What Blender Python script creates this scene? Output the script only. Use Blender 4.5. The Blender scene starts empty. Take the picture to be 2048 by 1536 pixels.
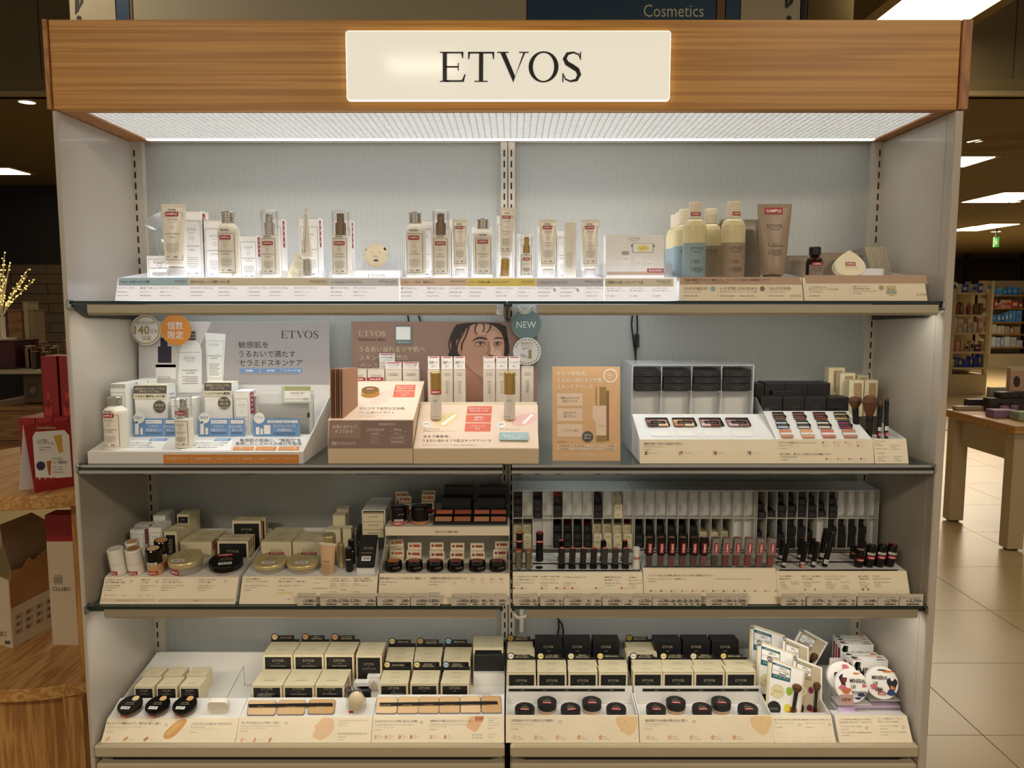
import bpy,math,random
from mathutils import Vector,Matrix,Euler
R=math.radians
random.seed(7)
S=bpy.context.scene
COL=S.collection
# ---------------------------------------------------------------- camera, world, lights, exposure
F=1550.0;PIT=R(5.9);H=1.55
cp,sp=math.cos(PIT),math.sin(PIT)
cd=bpy.data.cameras.new('camera');cam=bpy.data.objects.new('camera',cd);COL.objects.link(cam)
cd.sensor_width=36;cd.lens=F/2048*36;cd.clip_start=.05;cd.clip_end=200
cam.location=(0,0,H);cam.rotation_euler=(R(90)-PIT,0,0);S.camera=cam
S.view_settings.view_transform='Standard';S.view_settings.look='None'
S.view_settings.gamma=1;S.view_settings.use_curve_mapping=False
S.view_settings.exposure=0.0
S.cycles.max_bounces=8;S.cycles.diffuse_bounces=3;S.cycles.glossy_bounces=3
S.cycles.transparent_max_bounces=24;S.cycles.sample_clamp_indirect=4;S.cycles.caustics_reflective=False
S.cycles.caustics_refractive=False
w=bpy.data.worlds.new('world');S.world=w;w.use_nodes=True
w.node_tree.nodes['Background'].inputs[0].default_value=(1,.88,.70,1)
w.node_tree.nodes['Background'].inputs[1].default_value=.38
def area(name,loc,sx,sy,power,col,rot=(0,0,0)):
 l=bpy.data.lights.new(name,'AREA');l.shape='RECTANGLE';l.size=sx;l.size_y=sy
 l.energy=power;l.color=col
 o=bpy.data.objects.new(name,l);o.location=loc;o.rotation_euler=rot;COL.objects.link(o);return o
WARM=(1,.86,.67)
# store ceiling troffers around and behind the photographer, plus an added dim aisle fill
area('ceiling_lamp_behind',(-1.75,-1.9,3.2),1.2,.5,66,WARM)
area('ceiling_lamp_side',(1.9,-1.4,3.2),1.2,.5,70,WARM)
area('ceiling_lamp_reflected',(-.62,-2.42,3.2),.5,.38,5,WARM)
area('ceiling_lamp_far',(-3.0,.6,3.2),1.2,.5,6,WARM)
area('ceiling_lamp_aisle',(3.4,3.0,3.3),1.2,.5,18,WARM)
area('ceiling_lamp_back_aisle',(4.4,8.0,2.85),1.6,.8,60,WARM)
area('ceiling_lamp_far_aisle',(9,15,2.85),2,1,200,WARM)
area('fill_dim_aisle',(-3.2,6.6,2.85),1.2,.5,40,WARM)  # added fill light that lifts the left aisle out of black
area('ceiling_lamp_table',(-1.9,2.5,3.2),.6,.5,9,WARM)
# ---------------------------------------------------------------- helpers
def zc(Y,Z):return Y*cp-(Z-H)*sp
def X(px,Y,Z):return(px-1024)/F*zc(Y,Z)
def Zr(py,Y):
 t=(768-py)/F;return H+(t*Y*cp-Y*sp)/(cp+t*sp)
def Yr(py,Z):
 t=(768-py)/F;return-(Z-H)*(cp+t*sp)/(sp-t*cp)
CAM=Vector((0,0,H))
def ray(px,py):return Vector(((px-1024)/F,cp+(768-py)/F*sp,-sp+(768-py)/F*cp))
class Pl:
 """a real plane in the scene that print can be laid on; h() gives its point seen at a photo pixel"""
 def __init__(s,p0,n):s.p=Vector(p0);s.n=Vector(n).normalized()
 def h(s,px,py,lv=0):
  d=ray(px,py);t=(s.p-CAM).dot(s.n)/d.dot(s.n);return CAM+d*t+s.n*(lv*2.5e-4)
def slope(Y0,Z0,Y1,Z1):return Pl((0,Y0,Z0),(0,-(Z1-Z0),(Y1-Y0)))
def vert(Y):return Pl((0,Y,0),(0,-1,0))
def lin(c):return tuple((x/255/12.92 if x/255<=.04045 else((x/255+.055)/1.055)**2.4)for x in c)
MATS={}
def M(name,c=None,rough=.5,metal=0,emit=0,var=.05,sc=25,ec=None,coat=0):
 if name in MATS:return MATS[name]
 m=bpy.data.materials.new(name);m.use_nodes=True;MATS[name]=m
 nt=m.node_tree;b=nt.nodes['Principled BSDF'];L=lin(c)
 b.inputs['Roughness'].default_value=rough;b.inputs['Metallic'].default_value=metal
 b.inputs['Base Color'].default_value=(*L,1)
 if coat:b.inputs['Coat Weight'].default_value=coat;b.inputs['Coat Roughness'].default_value=.08
 if emit:
  b.inputs['Emission Color'].default_value=(*lin(ec or c),1);b.inputs['Emission Strength'].default_value=emit
 if var:
  n=nt.nodes.new('ShaderNodeTexNoise');n.inputs['Scale'].default_value=sc;n.inputs['Detail'].default_value=3
  tc=nt.nodes.new('ShaderNodeTexCoord');nt.links.new(tc.outputs['Object'],n.inputs['Vector'])
  mx=nt.nodes.new('ShaderNodeMix');mx.data_type='RGBA'
  mx.inputs['A'].default_value=(*[x*(1-var)for x in L],1);mx.inputs['B'].default_value=(*[min(1,x*(1+var))for x in L],1)
  nt.links.new(n.outputs['Fac'],mx.inputs['Factor']);nt.links.new(mx.outputs['Result'],b.inputs['Base Color'])
 return m
def clear(name,tint=(1,1,1),gl=.12,dif=.03,dc=(1,1,1),rough=.03):
 """thin clear plastic or glass sheet: lets light straight through, with a fresnel gloss and a little haze"""
 if name in MATS:return MATS[name]
 m=bpy.data.materials.new(name);m.use_nodes=True;MATS[name]=m
 nt=m.node_tree;nt.nodes.clear();N=nt.nodes.new
 out=N('ShaderNodeOutputMaterial');t=N('ShaderNodeBsdfTransparent');t.inputs[0].default_value=(*tint,1)
 g=N('ShaderNodeBsdfGlossy');g.inputs['Roughness'].default_value=rough
 d=N('ShaderNodeBsdfDiffuse');d.inputs[0].default_value=(*dc,1)
 lw=N('ShaderNodeLayerWeight');lw.inputs[0].default_value=.25
 mp=N('ShaderNodeMath');mp.operation='MULTIPLY_ADD';mp.inputs[1].default_value=.5;mp.inputs[2].default_value=gl*.4
 nt.links.new(lw.outputs['Fresnel'],mp.inputs[0])
 a=N('ShaderNodeMixShader');a.inputs[0].default_value=dif
 nt.links.new(t.outputs[0],a.inputs[1]);nt.links.new(d.outputs[0],a.inputs[2])
 b=N('ShaderNodeMixShader');nt.links.new(mp.outputs[0],b.inputs[0]);nt.links.new(a.outputs[0],b.inputs[1]);nt.links.new(g.outputs[0],b.inputs[2])
 nt.links.new(b.outputs[0],out.inputs[0]);return m
def milky(name,c):
 """translucent white acrylic sheet"""
 m=bpy.data.materials.new(name);m.use_nodes=True;nt=m.node_tree;nt.nodes.clear();N=nt.nodes.new;k=nt.links.new
 out=N('ShaderNodeOutputMaterial');d=N('ShaderNodeBsdfDiffuse');l=N('ShaderNodeBsdfTranslucent');t=N('ShaderNodeBsdfTransparent');g=N('ShaderNodeBsdfGlossy');g.inputs['Roughness'].default_value=.12
 for n in(d,l):n.inputs[0].default_value=(*lin(c),1)
 a,b,e=N('ShaderNodeMixShader'),N('ShaderNodeMixShader'),N('ShaderNodeMixShader');a.inputs[0].default_value=.45;b.inputs[0].default_value=.18
 k(d.outputs[0],a.inputs[1]);k(l.outputs[0],a.inputs[2]);k(a.outputs[0],b.inputs[1]);k(t.outputs[0],b.inputs[2])
 lw=N('ShaderNodeLayerWeight');lw.inputs[0].default_value=.2;mu=N('ShaderNodeMath');mu.operation='MULTIPLY';mu.inputs[1].default_value=.4;k(lw.outputs['Fresnel'],mu.inputs[0])
 k(mu.outputs[0],e.inputs[0]);k(b.outputs[0],e.inputs[1]);k(g.outputs[0],e.inputs[2]);k(e.outputs[0],out.inputs[0]);return m
def wood(name,c1,c2,sc=(1.5,40,40),axis='X',rough=.42):
 if name in MATS:return MATS[name]
 m=bpy.data.materials.new(name);m.use_nodes=True;MATS[name]=m
 nt=m.node_tree;N=nt.nodes.new;b=nt.nodes['Principled BSDF'];b.inputs['Roughness'].default_value=rough
 tc=N('ShaderNodeTexCoord');mp=N('ShaderNodeMapping');mp.inputs['Scale'].default_value=sc
 nt.links.new(tc.outputs['Object'],mp.inputs['Vector'])
 n1=N('ShaderNodeTexNoise');n1.inputs['Scale'].default_value=1;n1.inputs['Detail'].default_value=8;n1.inputs['Distortion'].default_value=.6
 n2=N('ShaderNodeTexNoise');n2.inputs['Scale'].default_value=4.5;n2.inputs['Detail'].default_value=4
 nt.links.new(mp.outputs[0],n1.inputs['Vector']);nt.links.new(mp.outputs[0],n2.inputs['Vector'])
 wv=N('ShaderNodeMath');wv.operation='MULTIPLY';wv.inputs[1].default_value=34
 nt.links.new(n1.outputs['Fac'],wv.inputs[0])
 sn=N('ShaderNodeMath');sn.operation='SINE';nt.links.new(wv.outputs[0],sn.inputs[0])
 ad=N('ShaderNodeMath');ad.operation='MULTIPLY_ADD';ad.inputs[1].default_value=.28
 nt.links.new(sn.outputs[0],ad.inputs[0]);nt.links.new(n2.outputs['Fac'],ad.inputs[2])
 cr=N('ShaderNodeValToRGB');cr.color_ramp.elements[0].position=.2;cr.color_ramp.elements[1].position=.85
 cr.color_ramp.elements[0].color=(*lin(c1),1);cr.color_ramp.elements[1].color=(*lin(c2),1)
 nt.links.new(ad.outputs[0],cr.inputs[0]);nt.links.new(cr.outputs[0],b.inputs['Base Color'])
 bp=N('ShaderNodeBump');bp.inputs['Strength'].default_value=.08;nt.links.new(n2.outputs['Fac'],bp.inputs['Height'])
 nt.links.new(bp.outputs[0],b.inputs['Normal']);return m
# ---- lettering geometry
TG={}
def rc(x0,y0,x1,y1):return[(x0,y0),(x1,y0),(x1,y1),(x0,y1)]
def serif_logo():
 P=[]
 a=P.append
# E
 a(rc(.02,0,.32,.03));a(rc(.02,.97,.32,1));a(rc(.11,.02,.245,.98))
 a(rc(.2,.955,.78,1));a(rc(.2,0,.80,.05));a(rc(.2,.48,.62,.525))
 a([(.70,.97),(.78,.985),(.77,.79),(.745,.79)]);a([(.80,.04),(.72,.03),(.82,.25),(.855,.25)]);a(rc(.60,.38,.63,.63))
# T
 a(rc(.93,.95,1.775,1));a(rc(1.285,.02,1.42,.97));a(rc(1.14,0,1.57,.03))
 a([(.93,.99),(1.0,.97),(.965,.76),(.935,.76)]);a([(1.705,.97),(1.775,.99),(1.77,.76),(1.74,.76)])
# V
 a(rc(1.87,.97,2.24,1));a(rc(2.58,.97,2.885,1));a([(1.97,.98),(2.13,.98),(2.46,.18),(2.40,-.02)])
 a([(2.40,-.02),(2.45,.16),(2.78,.98),(2.72,.98)])
# O
 n=28
 o=[(3.375+.485*math.cos(i*2*math.pi/n),.5+.52*math.sin(i*2*math.pi/n))for i in range(n)]
 q=[(3.375+.345*math.cos(i*2*math.pi/n),.5+.475*math.sin(i*2*math.pi/n))for i in range(n)]
 for i in range(n):a([o[i],o[(i+1)%n],q[(i+1)%n],q[i]])
# S
 c=[(4.56,.80),(4.50,.92),(4.33,.985),(4.14,.94),(4.055,.77),(4.13,.62),(4.31,.51),(4.47,.40),(4.535,.24),(4.45,.06),(4.25,.015),(4.09,.09),(4.02,.24)]
 wd=[.012,.022,.026,.05,.062,.072,.078,.074,.064,.05,.026,.022,.012]
 L,Q=[],[]
 for i,(x,y)in enumerate(c):
  x0,y0=c[max(0,i-1)];x1,y1=c[min(len(c)-1,i+1)]
  d=math.hypot(x1-x0,y1-y0);nx,ny=-(y1-y0)/d,(x1-x0)/d
  L.append((x+nx*wd[i],y+ny*wd[i]));Q.append((x-nx*wd[i],y-ny*wd[i]))
 for i in range(len(c)-1):a([L[i],L[i+1],Q[i+1],Q[i]])
 a(rc(4.545,.74,4.58,1));a(rc(3.99,-.01,4.025,.29))
 vs,fs=[],[]
 for p in P:
  fs.append(list(range(len(vs),len(vs)+len(p))));vs+=p
 return vs,fs
def tgeo(s,bold=False,res=2):
 k=(s,bold)
 if k in TG:return TG[k]
 if s=='ETVOS':v,f=serif_logo()
 else :
  c=bpy.data.curves.new('t','FONT');c.body=s;c.resolution_u=res;c.fill_mode='FRONT'
  if bold:c.offset=.018
  o=bpy.data.objects.new('t',c);COL.objects.link(o)
  me=bpy.data.meshes.new_from_object(o)
  v=[(q.co.x,q.co.y)for q in me.vertices];f=[list(p.vertices)for p in me.polygons]
  bpy.data.objects.remove(o);bpy.data.curves.remove(c);bpy.data.meshes.remove(me)
 if not v:v,f=[(0,0),(1,0),(1,.2)],[[0,1,2]]
 x0=min(q[0]for q in v);x1=max(q[0]for q in v);y0=min(q[1]for q in v);y1=max(q[1]for q in v)
 W,Hh=max(x1-x0,1e-6),max(y1-y0,1e-6)
 TG[k]=([((a-x0)/W,(b-y0)/Hh)for a,b in v],f,W/Hh);return TG[k]
# ---- mesh builder
class G:
 def __init__(s):s.v=[];s.f=[];s.m=[];s.sm=[];s.mats=[]
 def mi(s,mat):
  if mat not in s.mats:s.mats.append(mat)
  return s.mats.index(mat)
 def face(s,pts,mat,sm=False):
  n=len(s.v);s.v+=[tuple(p)for p in pts];s.f.append(tuple(range(n,n+len(pts))));s.m.append(s.mi(mat));s.sm.append(sm)
 def mesh(s,vs,fs,mat,sm=False):
  n=len(s.v);s.v+=[tuple(p)for p in vs];i=s.mi(mat)
  for f in fs:s.f.append(tuple(a+n for a in f));s.m.append(i);s.sm.append(sm)
  return s
 def box(s,x0,x1,y0,y1,z0,z1,mat,b=0):
  if b:
   b=min(b,(x1-x0)*.45,(z1-z0)*.45,(y1-y0)*.45)
   vs=[]
   for z,k in((z0,b),(z0+b,0),(z1-b,0),(z1,b)):
    a=b if k==0 else b+k*.0
    i=k
    vs+=[(x0+i+a,y0+i,z),(x1-i-a,y0+i,z),(x1-i,y0+i+a,z),(x1-i,y1-i-a,z),(x1-i-a,y1-i,z),(x0+i+a,y1-i,z),(x0+i,y1-i-a,z),(x0+i,y0+i+a,z)]
   fs=[tuple(range(7,-1,-1)),tuple(range(24,32))]
   for r in range(3):
    for i in range(8):fs.append((r*8+i,r*8+(i+1)%8,r*8+8+(i+1)%8,r*8+8+i))
   return s.mesh(vs,fs,mat)
  vs=[(x,y,z)for z in(z0,z1)for x,y in((x0,y0),(x1,y0),(x1,y1),(x0,y1))]
  return s.mesh(vs,[(3,2,1,0),(4,5,6,7),(0,1,5,4),(1,2,6,5),(2,3,7,6),(3,0,4,7)],mat)
 def ext(s,poly,a,b,mat,ax='x'):
  n=len(poly)
  def P(u,v,t):return(t,u,v)if ax=='x' else((u,t,v)if ax=='y' else(u,v,t))
  vs=[P(u,v,a)for u,v in poly]+[P(u,v,b)for u,v in poly]
  fs=[tuple(range(n-1,-1,-1)),tuple(range(n,2*n))]+[(i,(i+1)%n,n+(i+1)%n,n+i)for i in range(n)]
  return s.mesh(vs,fs,mat)
 def lathe(s,prof,mat,seg=24,c=(0,0,0),sy=1):
  """prof: (r, z) or (r, z, mat) - the material from that ring upward"""
  cur=mat
  for i in range(len(prof)-1):
   if len(prof[i])>2:cur=prof[i][2]
   (r0,z0),(r1,z1)=prof[i][:2],prof[i+1][:2]
   n=len(s.v);k=s.mi(cur)
   for r,z in((r0,z0),(r1,z1)):
    for j in range(seg):
     a=2*math.pi*j/seg;s.v.append((c[0]+r*math.cos(a),c[1]+r*sy*math.sin(a),c[2]+z))
   for j in range(seg):
    if r0<1e-7:s.f.append((n+j,n+seg+(j+1)%seg,n+seg+j))
    elif r1<1e-7:s.f.append((n+j,n+(j+1)%seg,n+seg+j))
    else :s.f.append((n+j,n+(j+1)%seg,n+seg+(j+1)%seg,n+seg+j))
    s.m.append(k);s.sm.append(True)
  return s
 def loft(s,rings,mat,caps=True,sm=True):
  n=len(s.v);m=len(rings[0]);k=s.mi(mat)
  for r in rings:s.v+=[tuple(p)for p in r]
  for i in range(len(rings)-1):
   for j in range(m):
    s.f.append((n+i*m+j,n+i*m+(j+1)%m,n+(i+1)*m+(j+1)%m,n+(i+1)*m+j));s.m.append(k);s.sm.append(sm)
  if caps:
   s.f.append(tuple(n+j for j in range(m-1,-1,-1)));s.f.append(tuple(n+(len(rings)-1)*m+j for j in range(m)))
   s.m+=[k,k];s.sm+=[False,False]
  return s
 def tube(s,pts,r,mat,seg=8):
  pts=[Vector(p)for p in pts];rings=[];rl=r if isinstance(r,(list,tuple))else[r]*len(pts)
  for i,p in enumerate(pts):
   d=(pts[min(i+1,len(pts)-1)]-pts[max(i-1,0)]).normalized()
   a=d.cross(Vector((0,0,1))if abs(d.z)<.9 else Vector((1,0,0))).normalized();b=d.cross(a)
   r=rl[i];rings.append([p+a*(r*math.cos(2*math.pi*j/seg))+b*(r*math.sin(2*math.pi*j/seg))for j in range(seg)])
  return s.loft(rings,mat)
 def text(s,t,O,U,V,mat,bold=False):
  """lettering whose bounding box is the parallelogram O, O+U, O+V"""
  v,f,_=tgeo(t,bold);O,U,V=Vector(O),Vector(U),Vector(V)
  return s.mesh([O+U*a+V*b for a,b in v],f,mat)
# print on a plane, in photo pixels
 def pr(s,pl,x0,y0,x1,y1,mat,lv=1):s.face([pl.h(*q,lv)for q in((x0,y1),(x1,y1),(x1,y0),(x0,y0))],mat);return s
 def pp(s,pl,pts,mat,lv=1):s.face([pl.h(*q,lv)for q in pts],mat);return s
 def pd(s,pl,cx,cy,rx,mat,lv=1,ry=None,n=28):
  s.face([pl.h(cx+rx*math.cos(2*math.pi*i/n),cy-(ry or rx)*math.sin(2*math.pi*i/n),lv)for i in range(n)],mat);return s
 def pt(s,pl,t,x0,y0,x1,y1,mat,lv=2,bold=False):
  O=pl.h(x0,y1,lv);return s.text(t,O,pl.h(x1,y1,lv)-O,pl.h(x0,y0,lv)-O,mat,bold)
 def xf(s,m,i0=0):
  for i in range(i0,len(s.v)):s.v[i]=tuple(m@Vector(s.v[i]))
  return s
 def build(s,name,parent=None,world=True,label=None):
  vs=s.v
  if parent is not None and world:
   r=parent
   while r.parent:r=r.parent
   inv=r.matrix_basis.inverted();vs=[inv@Vector(q)for q in vs]
  me=bpy.data.meshes.new(name);me.from_pydata(vs,[],s.f)
  for m in s.mats:me.materials.append(m)
  me.polygons.foreach_set('material_index',s.m);me.polygons.foreach_set('use_smooth',s.sm)
  if any(s.sm):me.set_sharp_from_angle(angle=R(38))
  me.update()
  o=bpy.data.objects.new(name,me);COL.objects.link(o)
  if parent is not None:o.parent=parent
  if label:o['label']=label
  return o
def thing(name,label,cat,loc=(0,0,0),rot=(0,0,0),group=None):
 o=bpy.data.objects.new(name,None);COL.objects.link(o);o.empty_display_size=.02
 o.location=loc;o.rotation_euler=rot;o['label']=label;o['category']=cat
 if group:o['group']=group
 return o
def tag(o,label,cat,group=None):
 o['label']=label;o['category']=cat
 if group:o['group']=group
 return o
def struct(o):o['kind']='structure';return o
ORD=['first','second','third','fourth','fifth','sixth','seventh','eighth','ninth','tenth','eleventh','twelfth']
# ---- shared materials
INK=M('ink',(52,46,44),.6,var=0);GREYINK=M('grey_ink',(120,112,104),.6,var=0)
WINK=M('white_ink',(245,242,236),.6,var=0);GOLDINK=M('gold_ink',(160,135,80),.5,var=0)
CREAMINK=M('cream_ink',(222,208,168),.6,var=0);DIMINK=M('dim_ink',(92,88,84),.6,var=0)
RED=M('red_sticker',(176,22,40),.45);REDSEAL=M('red_seal',(168,24,44),.5)
WHITE=M('white_plastic',(238,238,236),.32);WPAPER=M('white_paper',(242,240,234),.6)
CREAM=M('cream_card',(226,214,178),.55);IVORY=M('ivory_plastic',(246,240,222),.3)
CREAMP=M('cream_paper',(244,230,200),.6);BLACK=M('black_card',(24,23,24),.45)
BLKGLOSS=M('black_gloss',(18,17,18),.12);SILVER=M('silver_metal',(205,200,190),.25,.95)
CHROME=M('chrome',(190,190,186),.14,1);GOLD=M('gold_satin',(196,160,92),.3,.85)
PALEGOLD=M('pale_gold',(214,198,150),.32,.6);LIDGOLD=M('lid_gold',(222,204,150),.3,.35)
TAUPE=M('taupe_plastic',(166,146,122),.4);DTAUPE=M('taupe_card',(150,134,116),.55)
CLEAR=clear('clear_acrylic');FROST=clear('frosted_acrylic',(.97,.97,.97),.1,.34,(.93,.93,.93),.12)
# ================================================================ the display fixture
XL,XR,YF,YB,XC=-.912,.888,1.60,1.92,-.010
S1,S2,S3,SD=Zr(602,YF),Zr(930,YF),Zr(1213,YF),Zr(1489,YF)
ZT,ZU=Zr(40,YF),Zr(220,YF)
OAK=wood('oak_veneer',(182,124,44),(216,158,74),(.45,40,46))
OAKD=wood('oak_edge',(156,98,44),(192,132,70),(30,60,6))
PANEL=M('panel_laminate',(190,180,165),.3,var=.02,sc=3,coat=.25)
METALW=M('powder_coat',(196,188,170),.45,var=.02)
DARK=M('dark_gap',(16,14,12),.7)
def ribbed():
 m=M('ribbed_sheet',(172,178,176),.38,var=0);nt=m.node_tree;N=nt.nodes.new;b=nt.nodes['Principled BSDF']
 tc=N('ShaderNodeTexCoord');wv=N('ShaderNodeTexWave');wv.wave_type='BANDS';wv.bands_direction='X'
 wv.inputs['Scale'].default_value=56;wv.inputs['Distortion'].default_value=.0
 nt.links.new(tc.outputs['Object'],wv.inputs['Vector'])
 cr=N('ShaderNodeValToRGB');cr.color_ramp.elements[0].color=(*lin((166,168,163)),1);cr.color_ramp.elements[1].color=(*lin((182,184,177)),1)
 nt.links.new(wv.outputs['Fac'],cr.inputs[0]);nt.links.new(cr.outputs[0],b.inputs['Base Color'])
 bp=N('ShaderNodeBump');bp.inputs['Strength'].default_value=.12;bp.inputs['Distance'].default_value=.002
 nt.links.new(wv.outputs['Fac'],bp.inputs['Height']);nt.links.new(bp.outputs[0],b.inputs['Normal']);return m
RIB=ribbed()
fx=thing('display_fixture','tall white two bay cosmetics display fixture with oak canopy standing on beige floor','display stand',(XC,1.76,0))
G().box(XL-.010,XL,YF,YB+.03,.0,ZU,PANEL,.002).build('side_panel',fx)
g=G().box(XR,XR+.018,YF,YB+.03,.0,ZU,PANEL,.002);g.build('side_panel',fx)
G().box(XR-.0008,XR,YF+.0285,YF+.0294,SD,ZU-.001,METALW).build('panel_seam',fx)
for a,b in((XL+.02,XC-.013),(XC+.013,XR-.02)):
 G().box(a,b,YB,YB+.008,.12,ZU,RIB).build('back_panel',fx)
 o=M('clip_white',(225,222,210),.4)
G().box(XL-.03,XR+.04,YB+.009,YB+.03,.0,ZT,METALW).build('back_board',fx)
for x0,x1,sx in((XL,XL+.026,XL+.0075),(XC-.017,XC-.001,XC-.0085),(XC+.001,XC+.017,XC+.0085),(XR-.024,XR,XR-.0075)):
 u=G().box(x0,x1,YB-.018,YB-.0005,.12,ZU,METALW).build('upright',fx)
 g=G();z=ZU-.02
 while z>SD+.02:
  g.box(sx-.0018,sx+.0018,YB-.0186,YB-.0176,z-.015,z,DARK);z-=.0255
 g.build('slot_row',u)['kind']='stuff'
# plastic cable ducts beside the uprights
DUCT=M('duct_plastic',(226,222,208),.4)
for px,ya,yb_ in((292,ZU-.01,SD+.02),(1044,Zr(1215,YB),Zr(1262,YB))):
 x=X(px,YB,1.6);G().box(x-.006,x+.006,YB-.012,YB-.0005,yb_,ya,DUCT,.002).build('cable_duct',fx)
# canopy
cz0,cz1=ZU,ZT
g=G().box(XL-.005,XR+.001,YF-.002,YF+.018,cz0,cz1,OAK,.001);g.build('canopy_fascia',fx)
G().box(XL-.016,XL-.0062,YF-.006,YB,cz0,cz1,OAKD,.001).build('canopy_end',fx)
G().box(XR+.0022,XR+.022,YF-.006,YB,cz0,cz1,OAKD,.001).build('canopy_end',fx)
g=G();lx0,lx1,ly0,ly1=XL+.045,XR-.028,YF+.024,YB-.022
g.box(XL-.006,lx0,YF+.018,YB,cz0,cz0+.012,OAKD);g.box(lx1,XR+.002,YF+.018,YB,cz0,cz0+.012,OAKD)
g.box(lx0,lx1,YF+.018,ly0,cz0,cz0+.012,OAKD);g.box(lx0,lx1,ly1,YB,cz0,cz0+.012,METALW);g.build('canopy_rim',fx)
LAMP=M('lamp_panel',(255,250,240),.5,emit=3.6,var=0,ec=(252,250,252))
G().box(lx0,lx1,ly0,ly1,cz0+.016,cz0+.02,LAMP).build('lamp_diffuser',fx)
g=G();LOUV=M('louver_plastic',(214,214,210),.5,var=0)
n=118
for i in range(n+1):
 x=lx0+(lx1-lx0)*i/n;g.box(x-.0007,x+.0007,ly0,ly1,cz0+.003,cz0+.0145,LOUV)
for i in range(19):
 y=ly0+(ly1-ly0)*i/18;g.box(lx0,lx1,y-.0007,y+.0007,cz0+.003,cz0+.0145,LOUV)
g.build('lamp_louver',fx)['kind']='stuff'
G().box(lx0,lx1,ly1-.012,ly1-.002,cz0+.0005,cz0+.003,M('lamp_edge',(255,252,244),.5,emit=1.6,var=0)).build('lamp_strip',fx)
G().box(XL-.016,XR+.022,YF+.02,YB+.03,ZT-.004,ZT-.0005,METALW).build('canopy_top',fx)
# base deck and drawers
DECK=M('deck_laminate',(190,176,146),.35,var=.02)
for a,b in((XL+.002,XC-.006),(XC+.006,XR-.002)):
 G().box(a,b,YF-.006,YB-.02,SD-.028,SD,DECK,.004).build('deck_board',fx)
 G().box(a+.03,b-.03,YF+.015,YF+.03,SD-.045,SD-.029,DARK).build('recess',fx)
 G().box(a,b,YF-.002,YB-.05,SD-.4,SD-.044,DECK,.004).build('drawer_front',fx)
G().box(XL,XR,YF+.04,YB,.0,.11,DARK).build('plinth',fx)
# sign
SIGNM=M('sign_acrylic',(236,232,218),.08,emit=.46,var=0,ec=(255,250,234));EDGE=M('sign_edge',(255,252,240),.2,emit=1.0,var=0)
a,b=X(692,YF-.012,2.02),X(1341,YF-.012,2.02);z0,z1=Zr(201,YF-.012),Zr(61,YF-.012)
sg=thing('shop_sign','backlit white sign reading ETVOS in black serif letters on the oak canopy','sign',((a+b)/2,YF-.002,z0))
def rrect(x0,z0,x1,z1,r,n=5):
 p=[]
 for cx,cz,s0 in((x1-r,z0+r,-90),(x1-r,z1-r,0),(x0+r,z1-r,90),(x0+r,z0+r,180)):
  for i in range(n+1):p.append((cx+r*math.cos(R(s0+90*i/n)),cz+r*math.sin(R(s0+90*i/n))))
 return p
G().ext(rrect(a,z0,b,z1,.006),YF-.011,YF-.0025,EDGE,'y').build('sign_edge',sg)
G().ext(rrect(a+.0015,z0+.0015,b-.0015,z1-.0015,.005),YF-.0125,YF-.010,SIGNM,'y').build('sign_panel',sg)
pl=vert(YF-.0128);g=G();O=pl.h(880,165);U=pl.h(1162,165)-O;V=pl.h(880,103)-O
v,f,_=tgeo('ETVOS');SL=M('sign_letter',(38,30,32),.3)
g.mesh([O+U*p+V*q-Vector((0,.002,0))for p,q in v],f,SL);
for fc in f:
 for i in range(len(fc)):
  p,q=v[fc[i]],v[fc[(i+1)%len(fc)]]
  A,B=O+U*p[0]+V*p[1],O+U*q[0]+V*q[1];d=Vector((0,-.002,0));g.face([A,B,B+d,A+d],SL)
g.build('lettering',sg)
# ---- shelves
GLASS=clear('shelf_glass',(.93,.97,.95),.1,.03,(.8,.9,.86));GEDGE=M('glass_edge',(30,52,48),.15,var=0)
ALU=M('brushed_aluminium',(186,176,152),.38,.6);LEDS=M('led_strip',(255,253,246),.5,emit=11.5,var=0)
LEDW=M('led_strip_deck',(255,250,242),.5,emit=12,var=0)
BRK=M('bracket_metal',(70,66,60),.3,.8);CABLE=M('white_cable',(225,220,205),.4)
def shelf(label,x0,x1,z,kind,bx0,bx1,tip):
 t=thing('glass_shelf',label,'shelf',((x0+x1)/2,YF,z-.006))
 G().box(x0,x1,YF+.004,YB-.022,z-.006,z,GLASS).build('glass_panel',t)
 G().box(x0,x1,YF,YF+.0039,z-.006,z,GEDGE if kind!='chrome' else CHROME).build('glass_edge',t)
 if kind=='led':
  lb=G().ext([(YF+.003,z-.0075),(YF+.003,z-.024),(YF+.008,z-.0295),(YF+.014,z-.0295),(YF+.016,z-.020),(YF+.05,z-.020),(YF+.05,z-.0075)],bx0,bx1,ALU).build('light_bar',t)
  G().box(bx0+.012,bx1-.012,YF+.020,YF+.046,z-.0225,z-.0203,LEDS if z>1.4 else LEDW).build('lamp_strip',lb)
 else :
  G().ext([(YF-.003,z-.0065),(YF-.006,z-.011),(YF-.006,z-.017),(YF-.002,z-.020),(YF+.02,z-.020),(YF+.02,z-.0065)],bx0,bx1,CHROME).build('front_rail',t)
  G().box(bx0,bx1,YF-.0045,YF+.012,z-.0065,z-.0061,DARK).build('rail_groove',t)
 for xx,w_ in((x0,.006),(x1-.006,.006)):
  G().ext([(YF+.006,z-.0065),(YF+.006,z-.012),(YF+.06,z-.035),(YB-.02,z-.045),(YB-.02,z-.0065)],xx,xx+w_,BRK).build('bracket',t)
 xe=x0 if tip==0 else x1
 G().box(xe-.003,xe+.003,YF-.008,YF+.016,z-.016,z+.002,CHROME,.002).build('end_cap',t)
 return t
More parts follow.
